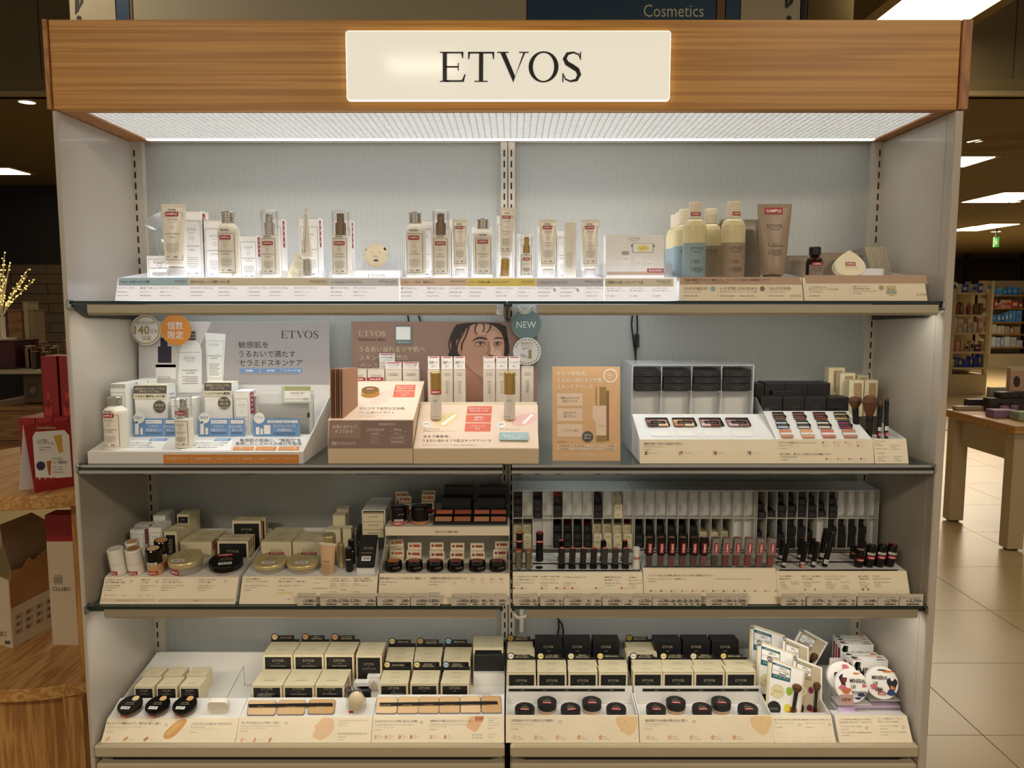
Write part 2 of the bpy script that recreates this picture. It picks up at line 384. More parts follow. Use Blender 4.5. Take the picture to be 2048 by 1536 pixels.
for z,k,nm in((S1,'led','top'),(S2,'chrome','second'),(S3,'led','third')):
 gx=.001 if nm=='top' else .010
 d='with aluminium light bar' if k=='led' else 'with chrome front rail'
 h_={'top':'holding the skincare testers','second':'under the cardboard skincare displays','third':'under the powder compacts'}[nm]
 h2={'top':'holding shampoo bottles and the travel set','second':'under the eyeshadow palettes','third':'under the lipstick racks'}[nm]
 bx0,bx1=(X(172,YF,z),X(992,YF,z))if k=='led' else(XL+.006,XC-gx)
 shelf(f'{nm} glass shelf {d} {h_}',XL+.003,XC-gx,z,k,bx0 if nm!='third' else X(206,YF,z),bx1,0)
 bx0,bx1=(X(1074,YF,z),X(1880,YF,z))if k=='led' else(XC+gx,XR-.006)
 shelf(f'{nm} glass shelf {d} {h2}',XC+gx,XR-.003,z,k,bx0 if nm!='third' else X(1052,YF,z),bx1 if nm!='third' else X(1838,YF,z),1)
# white lamp leads looped at the gap between the bars
for px,py,lb in((1001,616,'white lamp lead bundle at gap under top shelf, before the centre post'),(1050,616,'white lamp lead bundle bridging to the light bar past centre post'),(1042,1229,'white lamp lead bundle beside the centre post under third shelf')):
 Y=YF+.035;g=G()
 for k in range(3):g.tube([(X(px+u,Y,1.5),Y+.004*k,Zr(py+v+3*k,Y))for u,v in((-14,-3),(-8,4),(0,6),(8,3),(14,-4))],.0016,CABLE,6)
 tag(g.build('lamp_cable'),lb,'cable')
# black cords hanging at the back
BC=M('black_cable',(18,17,17),.4)
def cord(label,pts,r=.0022,plug=None):
 t=thing('power_cord',label,'cable',(X(pts[0][0],YB-.03,1.2),YB-.03,Zr(pts[-1][1],YB-.03)))
 Q=[(X(a,YB-.008,Zr(b,YB-.008)),YB-.008,Zr(b,YB-.008))for a,b in pts]
 G().tube(Q,r,BC,6).build('lead',t)
 if plug:
  G().tube([(X(a,YB-.01,Zr(b,YB-.01)),YB-.01,Zr(b,YB-.01))for a,b in plug],.0055,BC,8).build('plug',t)
cord('black cord hanging behind peach poster beside its inline plug',[(1265,628),(1263,650),(1268,690),(1272,720),(1268,760),(1262,800)])
cord('black cord with fat inline plug hanging behind the white eyeshadow rack',[(1274,628),(1275,660),(1272,700),(1270,735)],.0022,[(1274,668),(1274,695)])
cord('short black cord curling under top shelf above the model poster, nearer the post',[(836,625),(840,640),(845,655)])
cord('short black cord curling under top shelf above model poster, nearer the grey board',[(815,625),(817,640),(819,655)])
cord('black cord curving down the back panel behind the black foundation cases',[(1112,1232),(1124,1248),(1127,1262),(1123,1290)])
cord('thin straight black cord crossing to the case row below the third shelf',[(1117,1232),(1118,1255),(1112,1290)])
# ================================================================ product kit (local coords: base centre at origin, -Y faces the aisle)
def cyl(r):return lambda x,z:-math.sqrt(max(r*r-x*x,1e-9))
def patch(g,cx,cz,w_,h_,mat,yf,lift=.0004,n=6):
 for i in range(n):
  a,b=cx-w_/2+w_*i/n,cx-w_/2+w_*(i+1)/n
  g.face([(a,yf(a,cz-h_/2)-lift,cz-h_/2),(b,yf(b,cz-h_/2)-lift,cz-h_/2),(b,yf(b,cz+h_/2)-lift,cz+h_/2),(a,yf(a,cz+h_/2)-lift,cz+h_/2)],mat)
def ftext(g,t,cx,cz,w_,h_,mat,yf,lift=.0007,bold=False,rot=False):
 v,f,asp=tgeo(t,bold)
 if w_ is None:w_=h_*asp
 P=[]
 for a,b in v:
  if rot:x,z=cx+(b-.5)*h_,cz-(a-.5)*w_
  else :x,z=cx+(a-.5)*w_,cz+(b-.5)*h_
  P.append((x,yf(x,z)-lift,z))
 g.mesh(P,f,mat);return w_
def bars(g,cx,cz,w_,n,dz,mat,yf,th=.0006,seed=1):
 r=random.Random(seed)
 for i in range(n):patch(g,cx,cz-i*dz,w_*(1 if i<n-1 else .6)*r.uniform(.86,1),th,mat,yf,.0005,3)
def sample(root,cx,cz,w_,yf,tilt=0,h_=None):
 g=G();h_=h_ or w_*.36;patch(g,cx,cz,w_,h_,RED,yf,.0008);ftext(g,'SAMPLE',cx,cz,w_*.82,h_*.5,WINK,yf,.0012,True)
 return g.build('sample_sticker',root,False)
def tester(root,cx,cz,w_,yf,bg=WPAPER):
 g=G();patch(g,cx,cz,w_,w_*.28,bg,yf,.0006);ftext(g,'TESTER',cx,cz,w_*.8,w_*.15,INK,yf,.0010,True)
 return g.build('tester_sticker',root,False)
def skin_print(root,W,z0,z1,yf,names,mark=0,frame=DIMINK,ink=DIMINK,top=True,mini=True):
 """the printed front of the skincare line inside a thin frame"""
 g=G();Hh=z1-z0
 patch(g,0,z1,W,.0007,frame,yf);patch(g,0,z0,W,.0007,frame,yf)
 for sx in(-W/2,W/2):patch(g,sx,(z0+z1)/2,.0006,Hh,frame,yf,.0004,1)
 ftext(g,'ETVOS',0,z1-.15*Hh,W*.52,W*.115,ink,yf);ftext(g,'SKINCARE',0,z1-.21*Hh,W*.3,W*.035,ink,yf)
 for i in range(6):
  a=i*math.pi/3;patch(g,W*.09*math.cos(a),z1-.31*Hh+W*.09*math.sin(a),W*.035,W*.035,[GREYINK,GOLDINK,INK][mark%3],yf,.0005,1)
 for i,nme in enumerate(names):ftext(g,nme,0,z1-(.45+.07*i)*Hh,min(W*.86,W*.075*len(nme)),W*.065,ink,yf)
 if mini:bars(g,0,z1-.66*Hh,W*.74,6,.035*Hh,GREYINK,yf);patch(g,W*.2,z0+.06*Hh,W*.2,.002,GREYINK,yf);patch(g,-W*.2,z0+.06*Hh,W*.16,.0014,GREYINK,yf)
 return g.build('printed_label',root,False)
def place(px,yt,yb,Y):
 Zb,Zt=Zr(yb,Y),Zr(yt,Y);return(X(px,Y,(Zb+Zt)/2),Y,Zb),Zt-Zb
def wpx(n,Y,Z):return n/F*zc(Y,Z)
def lotion(label,px,yt,yb,w_,Y,names,mark=0,sam=.60,group=None,rz=0,tst=.71,rx=0):
 loc,h=place(px,yt,yb,Y);r=wpx(w_,Y,loc[2])/2
 t=thing('lotion_bottle',label,'bottle',loc,(rx,0,rz),group)
 G().lathe([(0,0),(r*.93,0),(r,.004),(r,.70*h),(r*.97,.735*h),(r*.84,.775*h),(r*.62,.81*h),(r*.52,.835*h)],IVORY,28).build('bottle_body',t,False)
 rc_=r*.6;pr=[(rc_*.9,.835*h),(rc_,.84*h)]
 for k in range(3):z=.86+.04*k;pr+=[(rc_,z*h),(rc_*.93,(z+.006)*h),(rc_*.93,(z+.014)*h),(rc_,(z+.02)*h)]
 pr+=[(rc_,.988*h),(rc_*.94,h),(0,h)]
 G().lathe(pr,SILVER,28).build('cap',t,False)
 yf=cyl(r);skin_print(t,r*1.5,.06*h,.66*h,yf,names,mark)
 if sam:sample(t,-r*.05,sam*h,r*1.05,yf)
 if tst:tester(t,-r*.05,tst*h,r*1.0,cyl(r*.99))
 return t
def pump(label,px,yt,yb,w_,Y,names,mark=0,metal=SILVER,body=.62,group=None,rz=0,sam=.5,tst=.60,rx=0):
 loc,h=place(px,yt,yb,Y);r=wpx(w_,Y,loc[2])/2
 t=thing('pump_bottle',label,'bottle',loc,(rx,0,rz),group)
 G().lathe([(0,0),(r*.95,0),(r,.003),(r,(body-.03)*h),(r*.95,body*h),(0,body*h)],IVORY,28).build('bottle_body',t,False)
 g=G().lathe([(r*.56,body*h),(r*.58,(body+.02)*h),(r*.58,(body+.19)*h),(r*.5,(body+.195)*h),(r*.40,(body+.2)*h),(r*.40,.945*h),(r*.36,.955*h),(0,.955*h)],metal,20)
 p=g.build('pump_head',t,False)
 g=G().lathe([(0,0),(r*.09,0)],BLACK,8);g.xf(Matrix.Translation((0,-r*.41,.915*h))@Matrix.Rotation(R(90),4,'X'))
 g.build('nozzle',p,False)
 G().lathe([(r*.93,(body+.004)*h),(r*.95,.985*h),(r*.9,h),(0,h)],CLEAR,24).build('overcap',t,False)
 yf=cyl(r);skin_print(t,r*1.5,.05*h,(body-.05)*h,yf,names,mark,mini=body>.5)
 if sam:sample(t,0,sam*h,r*1.15,yf)
 if tst:tester(t,0,tst*h,r*.98,yf)
 return t
def tube(label,px,yt,yb,w_,Y,names,mark=0,rz=0,ry=0,mat=IVORY,capm=WHITE,caph=.13,capw=.40,sam=.86,tst=.92,frame=DIMINK,group=None,lab='skin',rx=0):
 loc,h=place(px,yt,yb,Y);W=wpx(w_,Y,loc[2])
 t=thing('squeeze_tube',label,'tube',loc,(rx,ry,rz),group)
 c0=caph*h;n=24
 def ell(a,b,z):return[(a*math.cos(2*math.pi*i/n),b*math.sin(2*math.pi*i/n),z)for i in range(n)]
 rb=W*capw
 def half(z):k=min(1,max(0,(z-c0)/(h*.95-c0)));return rb+(W/2-rb)*k**.8,rb*(1-k)**.75+.0012
 rings=[ell(rb*.7,rb*.7,c0),ell(rb*.98,rb*.98,c0+.004)]+[ell(*half(c0+.006+(h*.95-c0-.006)*k/8),c0+.006+(h*.95-c0-.006)*k/8)for k in range(9)]
 b=G().loft(rings,mat).build('tube_body',t,False)
 G().loft([ell(W/2,.0012,h*.945),ell(W/2,.001,h)],mat,sm=False).build('crimp',t,False)
 G().lathe([(0,0),(rb*.92,0),(rb*.94,.002),(rb*.86,c0*.97),(0,c0*.97)],capm,24).build('cap',t,False)
 def yf(x,z):
  a,q=half(z);return-q*math.sqrt(max(0,1-(x/a)**2))-.0002
 if lab=='skin':skin_print(t,W*.74,c0+.10*h,.90*h if not sam else .88*h,yf,names,mark,frame)
 if sam:sample(t,-W*.04,sam*h,W*.52,yf)
 if tst:tester(t,-W*.05,tst*h,W*.42,yf,mat)
 t['h']=h
 return t,h,W,yf
def carton(label,x0,yt,x1,Y,zb,ytb=None,D=None,kind='white',names=(),group=None,seal=False,name='product_box',rz=0,logo=None,body=None,top=True,mini=True,rx=0,strip=None):
 Zt=Zr(yt,Y);a,b=X(x0,Y,Zt),X(x1,Y,Zt);W,h=b-a,Zt-zb
 if D is None:D=Yr(ytb,Zt)-Y
 t=thing(name,label,'box',((a+b)/2,Y+D/2,zb),(rx,0,rz),group)
 bm=body or{'white':WPAPER,'creamblack':CREAM,'black':BLACK,'cream':CREAM,'ivory':CREAMP}[kind]
 g=G().box(-W/2,W/2,-D/2,D/2,0,h,bm)
 g.box(-W/2+.001,W/2-.001,-D/2-.0002,-D/2+.001,h-.0012,h-.0007,GREYINK if kind!='black' else DIMINK)
 g.build('box_body',t,False)
 yf=lambda x,z:-D/2
 if seal:
  g=G();x=W/2+.0003;g.face([(x,-D*.32,h*.55),(x,D*.12,h*.55),(x,D*.12,h*.97),(x,-D*.32,h*.97)],REDSEAL)
  for i in range(4):g.face([(x+.0002,-D*.17,h*(.61+.09*i)),(x+.0002,-D*.03,h*(.61+.09*i)),(x+.0002,-D*.03,h*(.655+.09*i)),(x+.0002,-D*.17,h*(.655+.09*i))],WINK)
  g.build('red_seal',t,False)
 if kind=='white':
  skin_print(t,W*.86,.07*h,.86*h,yf,names,0,GREYINK if not strip else strip,mini=mini)
 elif kind=='creamblack':
  k=logo if logo is not None else .42
  pnl=G();patch(pnl,0,h/2-.002,W*.88,h*.86 if not strip else h*.86,BLACK,yf,.0004,1);p=pnl.build('front_panel',t,False)
  g=G();ftext(g,'ETVOS',0,h*(1-k),W*.37,W*.082,CREAMINK,yf,.0008);patch(g,0,h*(1-k)-W*.11,W*.08,.0006,CREAMINK,yf,.0007,1)
  if mini:ftext(g,names[0]if names else 'MINERAL FOUNDATION',0,h*(1-k)-W*.19,W*.5,W*.03,CREAMINK,yf,.0008)
  g.build('lettering',p,False)
 elif kind in('black','cream','ivory'):
  ik={'black':DIMINK}.get(kind,GREYINK);k=logo if logo is not None else .4
  g=G();ftext(g,'ETVOS',0,h*(1-k),min(W*.36,h*1.6),min(W*.08,h*.3),ik,yf,.0006)
  if mini:patch(g,0,h*(1-k)-W*.12,W*.2,.0005,ik,yf,.0006,1)
  g.build('lettering',t,False)
 if top and kind!='black':
  g=G();zt=lambda u,v:(u,v,h+.0004)
  v,f,asp=tgeo('ETVOS');g.mesh([(-W*.14+W*.28*p,-D*.1+W*.06*q,h+.0004)for p,q in v],f,GREYINK)
  g.face([(-W*.2,-D*.22,h+.0004),(W*.2,-D*.22,h+.0004),(W*.2,-D*.20,h+.0004),(-W*.2,-D*.20,h+.0004)],GREYINK)
  g.build('top_print',t,False)
 return t
class Pc:
 """print laid on a plane, in the pixels of an enlarged view of the photo"""
 def __init__(s,pl,ox,oy,k):s.pl,s.ox,s.oy,s.k,s.g=pl,ox,oy,k,G()
 def c(s,x,y):return s.ox+x/s.k,s.oy+y/s.k
 def r(s,x0,y0,x1,y1,m,lv=1):s.g.pr(s.pl,*s.c(x0,y0),*s.c(x1,y1),m,lv);return s
 def q(s,pts,m,lv=1):s.g.pp(s.pl,[s.c(*p)for p in pts],m,lv);return s
 def d(s,x,y,rx,m,lv=1,ry=None):cx,cy=s.c(x,y);s.g.pd(s.pl,cx,cy,rx/s.k,m,lv,(ry or rx)/s.k);return s
 def sm(s,pts,m,lv=1,it=2):
  for _ in range(it):pts=[(a[0]*u+b[0]*(1-u),a[1]*u+b[1]*(1-u))for a,b in zip(pts,pts[1:]+pts[:1])for u in(.75,.25)]
  return s.q(pts,m,lv)
 def t(s,t,x0,y0,x1,y1,m=INK,lv=3,bold=False):s.g.pt(s.pl,t,*s.c(x0,y0),*s.c(x1,y1),m,lv,bold);return s
 def ring(s,x,y,r0,r1,m,lv=2,n=36):
  for i in range(n):
   a,b=2*math.pi*i/n,2*math.pi*(i+1)/n
   s.q([(x+r0*math.cos(a),y+r0*math.sin(a)),(x+r1*math.cos(a),y+r1*math.sin(a)),(x+r1*math.cos(b),y+r1*math.sin(b)),(x+r0*math.cos(b),y+r0*math.sin(b))],m,lv)
  return s
 def done(s,name,par,label=None):return s.g.build(name,par,True,label)
def tri_dot(*a):pass
# ================================================================ top shelf
LITP=M('lit_label_paper',(244,242,240),.5,emit=.36,var=0,ec=(248,246,255));PBLUE=M('print_pale_blue',(182,212,226),.6,var=0)
LITTRAY=M('light_tray',(246,246,250),.4,emit=2.0,var=0,ec=(240,242,255))
PIVORY=M('print_ivory',(228,220,190),.6,var=0);PGREY=M('print_grey',(222,222,224),.6,var=0);PPEACH=M('print_peach',(236,212,190),.6,var=0)
PYEL=M('print_yellow',(246,226,128),.6,var=0);PLILAC=M('print_lilac',(208,206,214),.6,var=0);PCRM=M('print_cream',(226,216,190),.6,var=0)
PBROWN=M('print_brown',(190,160,134),.6,var=0)
TY0,TY1=1.612,1.630;TZ1=Zr(555,TY1)
pl1=slope(TY0,S1+.0005,TY1,TZ1)
def tray1(label,x0,x1,lit=True):
 a,b=X(x0,TY0,S1),X(x1,TY0,S1);t=thing('label_tray',label,'display tray',((a+b)/2,1.74,S1+.0004))
 z=S1+.0005;m=LITTRAY if lit else WHITE
 G().ext([(TY0,z),(TY0+.002,z),(TY1+.002,TZ1),(TY1,TZ1)],a,b,LITP if lit else CREAMP).build('label_panel',t)
 G().box(a+.001,b-.001,TY1+.004,1.88,z,TZ1-.006,m).build('tray_floor',t)
 for xx in(a,b-.002):G().ext([(TY0+.006,z),(1.885,z),(1.885,TZ1+.028),(1.80,TZ1+.02),(TY1+.003,TZ1)],xx,xx+.002,FROST).build('side_wall',t)
 return t
k1=(200,380,3.303);k2=(780,380,3.303);k3=(1320,380,3.303)
t=tray1('backlit tray with pale blue, ivory and grey header strips for washing and moisturizing line',230,798)
P=Pc(pl1,*k1)
P.r(122,580,587,632,PBLUE).r(588,582,1518,632,PIVORY).r(1519,584,1972,634,PGREY)
P.t('うるおいを保ちながら洗顔',132,598,328,617).t('WASHING',492,597,570,607,DIMINK).t('ウォッシングライン',492,610,570,618,DIMINK)
P.t('目指すのはしっとり濃密うるおい肌',600,598,858,617).t('MOISTURIZING',1383,599,1498,609,DIMINK).t('モイスチャーライン',1410,612,1498,620,DIMINK)
P.t('いつものスキンケアにプラス',1528,600,1728,618).t('SPECIAL CARE',1842,600,1957,610,DIMINK).t('スペシャルケア',1890,613,1957,620,DIMINK)
for x,a,b,c in((118,'クリアソープバー','薬用洗顔石けん','80g ¥2,200'),(265,'泡立てネット','','¥550'),(398,'モイストアミノフォーム','洗顔フォーム','90g ¥2,860'),(600,'モイスチャライジングローション','保湿化粧水','150ml ¥3,520'),(785,'モイスチャライジングローションS','保湿化粧水','75ml ¥2,420'),
(985,'モイスチャライジングセラム','保湿美容液','50ml ¥4,400'),(1120,'モイスチャライジングセラムS','保湿美容液','25ml ¥2,750'),(1285,'モイスチャライジングクリーム','保湿クリーム','30g ¥4,180'),(1525,'薬用ホワイトニングクリアセラム','美白美容液','50ml ¥5,500'),(1675,'ホワイトニングコンセントレートマスク','美白マスク','4枚 ¥2,640')):
 wd=120 if x not in(1285,1675,600)else 150
 P.t(a,x,641,x+wd,655).t(b or a,x,670,x+wd*.62,678,DIMINK).t(c,x,694,x+72,702,DIMINK)
 P.r(x-8,645,x-7,706,PGREY,1)
P.done('lettering',t)
t=tray1('backlit tray with peach, yellow and lilac header strips for balancing and vitalizing line',800,1208)
P=Pc(pl1,*k2)
P.r(66,584,512,634,PPEACH).r(512,584,965,636,PYEL).r(966,586,1412,638,PLILAC)
P.t('ニキビ・くすみ・肌荒れに',75,600,290,618).t('BALANCING',400,599,498,609,DIMINK).t('ハリ・ツヤ満ちる肌へ エイジングケア',525,600,785,618).t('VITALIZING',866,599,950,609,DIMINK).t('バイタライジングライン',855,612,950,620,DIMINK)
P.t('いつものスキンケアにプラス',978,602,1172,620).t('SPECIAL CARE',1284,600,1398,610,DIMINK).t('スペシャルケア',1330,613,1398,620,DIMINK)
for x,a,b,c in((70,'薬用 アクネVCローション','薬用保湿化粧水','150ml ¥3,960'),(248,'薬用 アクネVCクリームジェル','薬用保湿クリーム','50g ¥4,180'),(395,'バランシングVCクリアスポッツ','美容液','10g ¥2,090'),(525,'バイタライジングローション','保湿化粧水','150ml ¥4,180'),(700,'バイタライジングクリーム','保湿クリーム','30g ¥5,280'),(846,'バイタライジング ファーストクリーム','先行美容クリーム','50g ¥4,950'),
(978,'ミネラルUVセラム','保湿美容液','30g ¥3,850'),(1124,'ミネラルUV ホワイトセラム','美白美容液','30g ¥4,950'),(1297,'モイストバリアクリーム','保湿クリーム','30g ¥3,520')):
 P.t(a,x,643,x+112,657).t(b,x,672,x+80,680,DIMINK).t(c,x,697,x+70,705,DIMINK).r(x-8,648,x-7,708,PGREY,1)
for x in(1080,1232):P.t('&',x,650,x+18,672,GREYINK)
P.done('lettering',t)
t=tray1('backlit tray with cream travel set header strip under the clear box stand',1209.5,1356)
P=Pc(pl1,*k2).r(1420,586,1872,638,PCRM)
P.t('2週間のお試しスキンケア4点',1432,601,1672,620).t('TRAVEL SET',1760,599,1854,609,DIMINK).t('トラベルセット',1790,612,1854,620,DIMINK)
for x,a in((1434,'モイスチャーライン'),(1584,'バランシングライン'),(1737,'バイタライジングライン')):P.t(a,x,645,x+98,656).t('洗顔・化粧水・美容液・クリーム',x,662,x+118,670,DIMINK).t('¥1,980',x,697,x+50,705,DIMINK).r(x-9,648,x-8,708,PGREY,1)
P.done('lettering',t)
def tray1b(label,x0,x1,P,lines):
 t=tray1(label,x0,x1,False);P.done('lettering',t);return t
P=Pc(pl1,*k3).q([(130,575),(920,575),(938,625),(134,625)],PBROWN)
P.t('毛髪の補修プロセスに着目した。クレンズから始まる新感覚ヘアケア',160,587,728,603).t('ダメージ補修・うるおい保持成分配合',158,609,455,616,DIMINK)
for x,a,b,c,w_ in((155,'うるおいを守りながら頭皮を洗いあげる','リフレッシュシャンプー','230ml ¥3,080',160),(395,'もっちり泡で髪をしなやかに洗いあげる','モイストシャンプー','230ml ¥3,080',245),(525,'','モイストシャンプー(詰替)','400ml ¥4,620',0),(718,'うるおいのびろがり続く髪へ','リペアトリートメント','180g ¥3,080',150)):
 if a:P.t(a,x,640,x+w_,662,DIMINK)
 P.t(b,x,668,x+115,678).t(c,x,696,x+95,705,DIMINK)
for x in(378,705):P.r(x,640,x+1,705,PBROWN)
P.d(350,653,17,M('print_teal_dot',(150,180,186),.6,var=0)).d(676,653,17,M('print_brown_dot',(140,112,90),.6,var=0)).t('ETVOS',862,694,930,707)
tray1b('hair care label tray with brown header strip, under the shampoo bottles',1361,1607,P,0)
P=Pc(pl1,*k3).q([(952,563),(1757,563),(1768,617),(965,617)],PBROWN)
P.t('パサつく髪に潤いを与え',985,638,1102,647,DIMINK).t('艶やかなテクスチャーでしなやかな髪へ',983,651,1182,661,DIMINK).t('ヘアオイルセラム',985,668,1076,678).t('60ml ¥2,750',985,696,1055,705,DIMINK)
P.t('頭皮マッサージで、',1273,634,1378,644,DIMINK).t('お風呂の後の至福のご褒美に',1273,648,1390,657,DIMINK).t('リラクシングマッサージブラシ',1273,664,1435,674).t('¥1,980',1273,681,1330,688,DIMINK)
P.r(1258,634,1259,700,PBROWN).d(1462,646,17,M('print_rose_dot',(196,150,140),.6,var=0)).t('ETVOS',1698,685,1770,700)
P.q([(1490,632),(1556,632),(1566,690),(1530,704),(1496,690)],M('seal_print',(206,196,150),.6,var=0)).r(1494,670,1562,682,M('seal_band',(140,176,168),.6,var=0),2).t('第1位',1505,652,1548,667,GOLDINK)
t=tray1b('hair oil label tray with brown header strip nearest the grey end panel',1609,1855,P,0)
# ---- items on the top shelf
ZT1=TZ1-.0055
PL=554
YT,YB1=1.672,1.735
def box1(label,x0,yt,x1,names=(),Y=YB1,D=.034,rows=1,strip=None,first='',**kw):
 for i in range(rows):
  carton(label if i==0 else label.replace('box','box behind it' if i==1 else 'box last in row',1),x0+1.2*i,yt,x1+1.2*i,Y+i*(D+.002),ZT1,D=D,names=names,strip=strip,mini=i==0,**kw)
box1('small white soap box with a lilac stripe under the drawstring net bag',293,511,343,('CLEAR SOAP BAR',),Y=1.70,D=.05)
box1('tall white face foam box with red seal beside the first tester tube',360,422,402,('MOIST AMINO','FOAM'),seal=True,rows=3,D=.036)
box1('white moisturizing lotion box left of silver capped lotion tester',407,440,448,('MOISTURIZING','LOTION'),D=.042,rows=2)
box1('short white lotion box with red seal right of the moisturizing lotion bottle',478,471,513,('MOISTURIZING','LOTION'),D=.036,seal=True)
box1('white serum box with red seal behind moisturizing serum pump',531,437,563,('MOISTURIZING','SERUM'),D=.034,seal=True,rows=2)
box1('white cream box with red seal behind the tube turned sideways',598,436,637,('MOISTURIZING','CREAM'),D=.032,seal=True,rows=2)
box1('white clear serum box with red seal behind whitening serum pump',668,440,702,('WHITENING','CLEAR SERUM'),D=.034,seal=True)
box1('white acne lotion box with rose frame behind first balancing bottle',826,441,866,('ACNE','VC LOTION'),D=.04,strip=REDSEAL)
box1('white cream gel box with rose frame behind the balancing pump',868,438,901,('ACNE VC','CREAM GEL'),D=.034,rows=2,strip=REDSEAL)
box1('slim white spot care box with rose frame behind small balancing tube',905,456,935,('BALANCING VC','CLEAR SPOTS'),D=.032,strip=REDSEAL)
box1('white vitalizing lotion box behind the bottle with TESTER band',943,452,984,('VITALIZING','LOTION'),D=.04)
box1('white vitalizing cream box beside the centre post behind tilted tube',993,431,1028,('VITALIZING','CREAM'),D=.034)
box1('white first cream box behind the short gold pump',1034,466,1066,('VITALIZING','FIRST CREAM'),D=.034)
box1('white UV serum box with gold frame behind ring marked tube',1076,452,1110,('MINERAL','UV SERUM'),D=.034,strip=GOLDINK)
box1('white UV white serum box with gold frame behind plain white stick',1114,460,1148,('MINERAL UV','WHITE SERUM'),D=.034,strip=GOLDINK)
box1('white barrier cream box with gold frame behind last skincare tube',1166,456,1199,('MOIST BARRIER','CREAM'),D=.034,strip=GOLDINK)
tube('first big ivory foam tube with SAMPLE sticker beside drawstring net bag',350,408,PL,49,YT,('MOIST AMINO','FOAM'),0)
lotion('silver capped ivory moisturizing lotion bottle with TESTER and SAMPLE stickers',458,424,PL,43,YT,('MOISTURIZING','LOTION'),0)
pump('moisturizing serum pump with grey collar under clear cap',540,421,PL,36,YT,('MOISTURIZING','SERUM'),2)
tube('narrow ivory cream tube turned sideways on a grey metal cap',613,418,PL,24,YT,('MOISTURIZING','CREAM'),0,rz=R(-62),capm=SILVER,caph=.26,capw=.42,sam=0,tst=0)
pump('whitening serum pump with bronze collar standing left of the face mask stand',682,421,PL,37,YT,('WHITENING','CLEAR SERUM'),2,metal=M('bronze',(140,116,84),.25,.9))
lotion('ivory acne lotion bottle, first on the peach header tray',831,425,PL,42,YT,('ACNE','VC LOTION'),1)
pump('acne cream gel pump with bronze collar beside acne lotion bottle',882,421,PL,36,YT,('ACNE VC','CREAM GEL'),1,metal=MATS['bronze'])
tube('small ivory spot tube with SAMPLE sticker between balancing pump and vitalizing bottle',920,439,PL,30,YT,('BALANCING VC','CLEAR SPOTS'),1)
lotion('ivory vitalizing lotion bottle above the yellow header strip',966,438,PL,40,YT,('VITALIZING','LOTION'),2,rz=R(4))
tube('tilted ivory cream tube standing on gold cap before the centre post',1009,415,PL,31,YT,('VITALIZING','CREAM'),2,ry=R(3),rz=R(-8),capm=GOLD,caph=.27,capw=.32)
pump('short pump with gold collar right of the tilted cream tube',1053,470,PL,26,YT,('VITALIZING',),2,metal=GOLD,body=.56,sam=.42,tst=.52)
tube('ivory UV serum tube with ring mark and SAMPLE sticker',1096,439,PL,35,YT,('MINERAL','UV SERUM'),1,frame=GOLDINK)
tube('ivory barrier cream tube, last skincare tube before travel set box',1180,439,PL,35,YT,('MOIST','BARRIER','CREAM'),1,frame=GOLDINK)
loc,h=place(1140,443,PL,YT);r=wpx(25,YT,1.6)/2
t=thing('serum_stick','plain white cylindrical serum bottle between two ivory UV and barrier tubes','bottle',loc)
G().lathe([(0,0),(r,0),(r,.66*h)],IVORY).build('bottle_body',t,False);G().lathe([(r,.662*h),(r,.97*h),(r*.9,h),(0,h)],IVORY).build('cap',t,False)
g=G();bars(g,-r*.2,.42*h,r*1.2,8,.035*h,GREYINK,cyl(r));g.build('printed_label',t,False)
# net bag with soap
def blob(g,c,rx,ry,rz,mat,n=14,m=9,f=None):
 rings=[]
 for i in range(1,m):
  a=math.pi*i/m-math.pi/2;rr=math.cos(a)
  k=f(a)if f else 1
  rings.append([(c[0]+rx*rr*k*math.cos(2*math.pi*j/n),c[1]+ry*rr*k*math.sin(2*math.pi*j/n),c[2]+rz*math.sin(a))for j in range(n)])
 return g.loft(rings,mat)
BAG=clear('bag_film',(.95,.97,.96),.25,.22,(.9,.95,.95),.15)
loc,h=place(318,428,510,1.705)
t=thing('net_bag','translucent bag holding a folded foaming net on small white soap box','bag',(loc[0],1.725,loc[2]+.0005))
g=G();rr=random.Random(3);rings=[]
for i,(q,dx,zz)in enumerate(((.020,.004,0),(.024,.004,.012),(.022,.002,.03),(.017,-.004,.045),(.010,-.008,.055),(.014,-.014,.064),(.024,-.020,.076),(.030,-.006,.088))):
 rings.append([(dx+q*math.cos(2*math.pi*j/14)*(1+rr.uniform(-.1,.1)),.6*q*math.sin(2*math.pi*j/14),zz+q*.5*math.cos(2*math.pi*j/14)*(i>4))for j in range(14)])
g.loft(rings,BAG);g.build('bag_film',t,False)
g=G();blob(g,(.004,0,.020),.016,.010,.019,M('net_fibre',(206,226,206),.8));g.build('foaming_net',t,False)
g=G();g.tube([(-.012,-.004,.052),(-.006,-.008,.056),(.004,-.006,.054),(.008,.002,.056)],.0016,M('grey_ribbon',(150,170,180),.6));g.build('drawstring',t,False)
# leaning beige leaflet
loc,h=place(586,492,548,1.70)
t=thing('product_leaflet','beige printed leaflet leaning slantwise beside sideways cream tube','leaflet',(loc[0],1.70,ZT1),(R(-6),R(22),R(6)))
G().box(-.018,.018,-.0006,.0006,0,h,PIVORY).build('sheet',t,False)
g=G();yf=lambda x,z:-.0006;ftext(g,'ETVOS',0,h*.86,.02,.004,DIMINK,yf);bars(g,0,h*.7,.026,4,.004,GREYINK,yf);bars(g,0,h*.3,.026,4,.003,GREYINK,yf);g.build('printed_text',t,False)
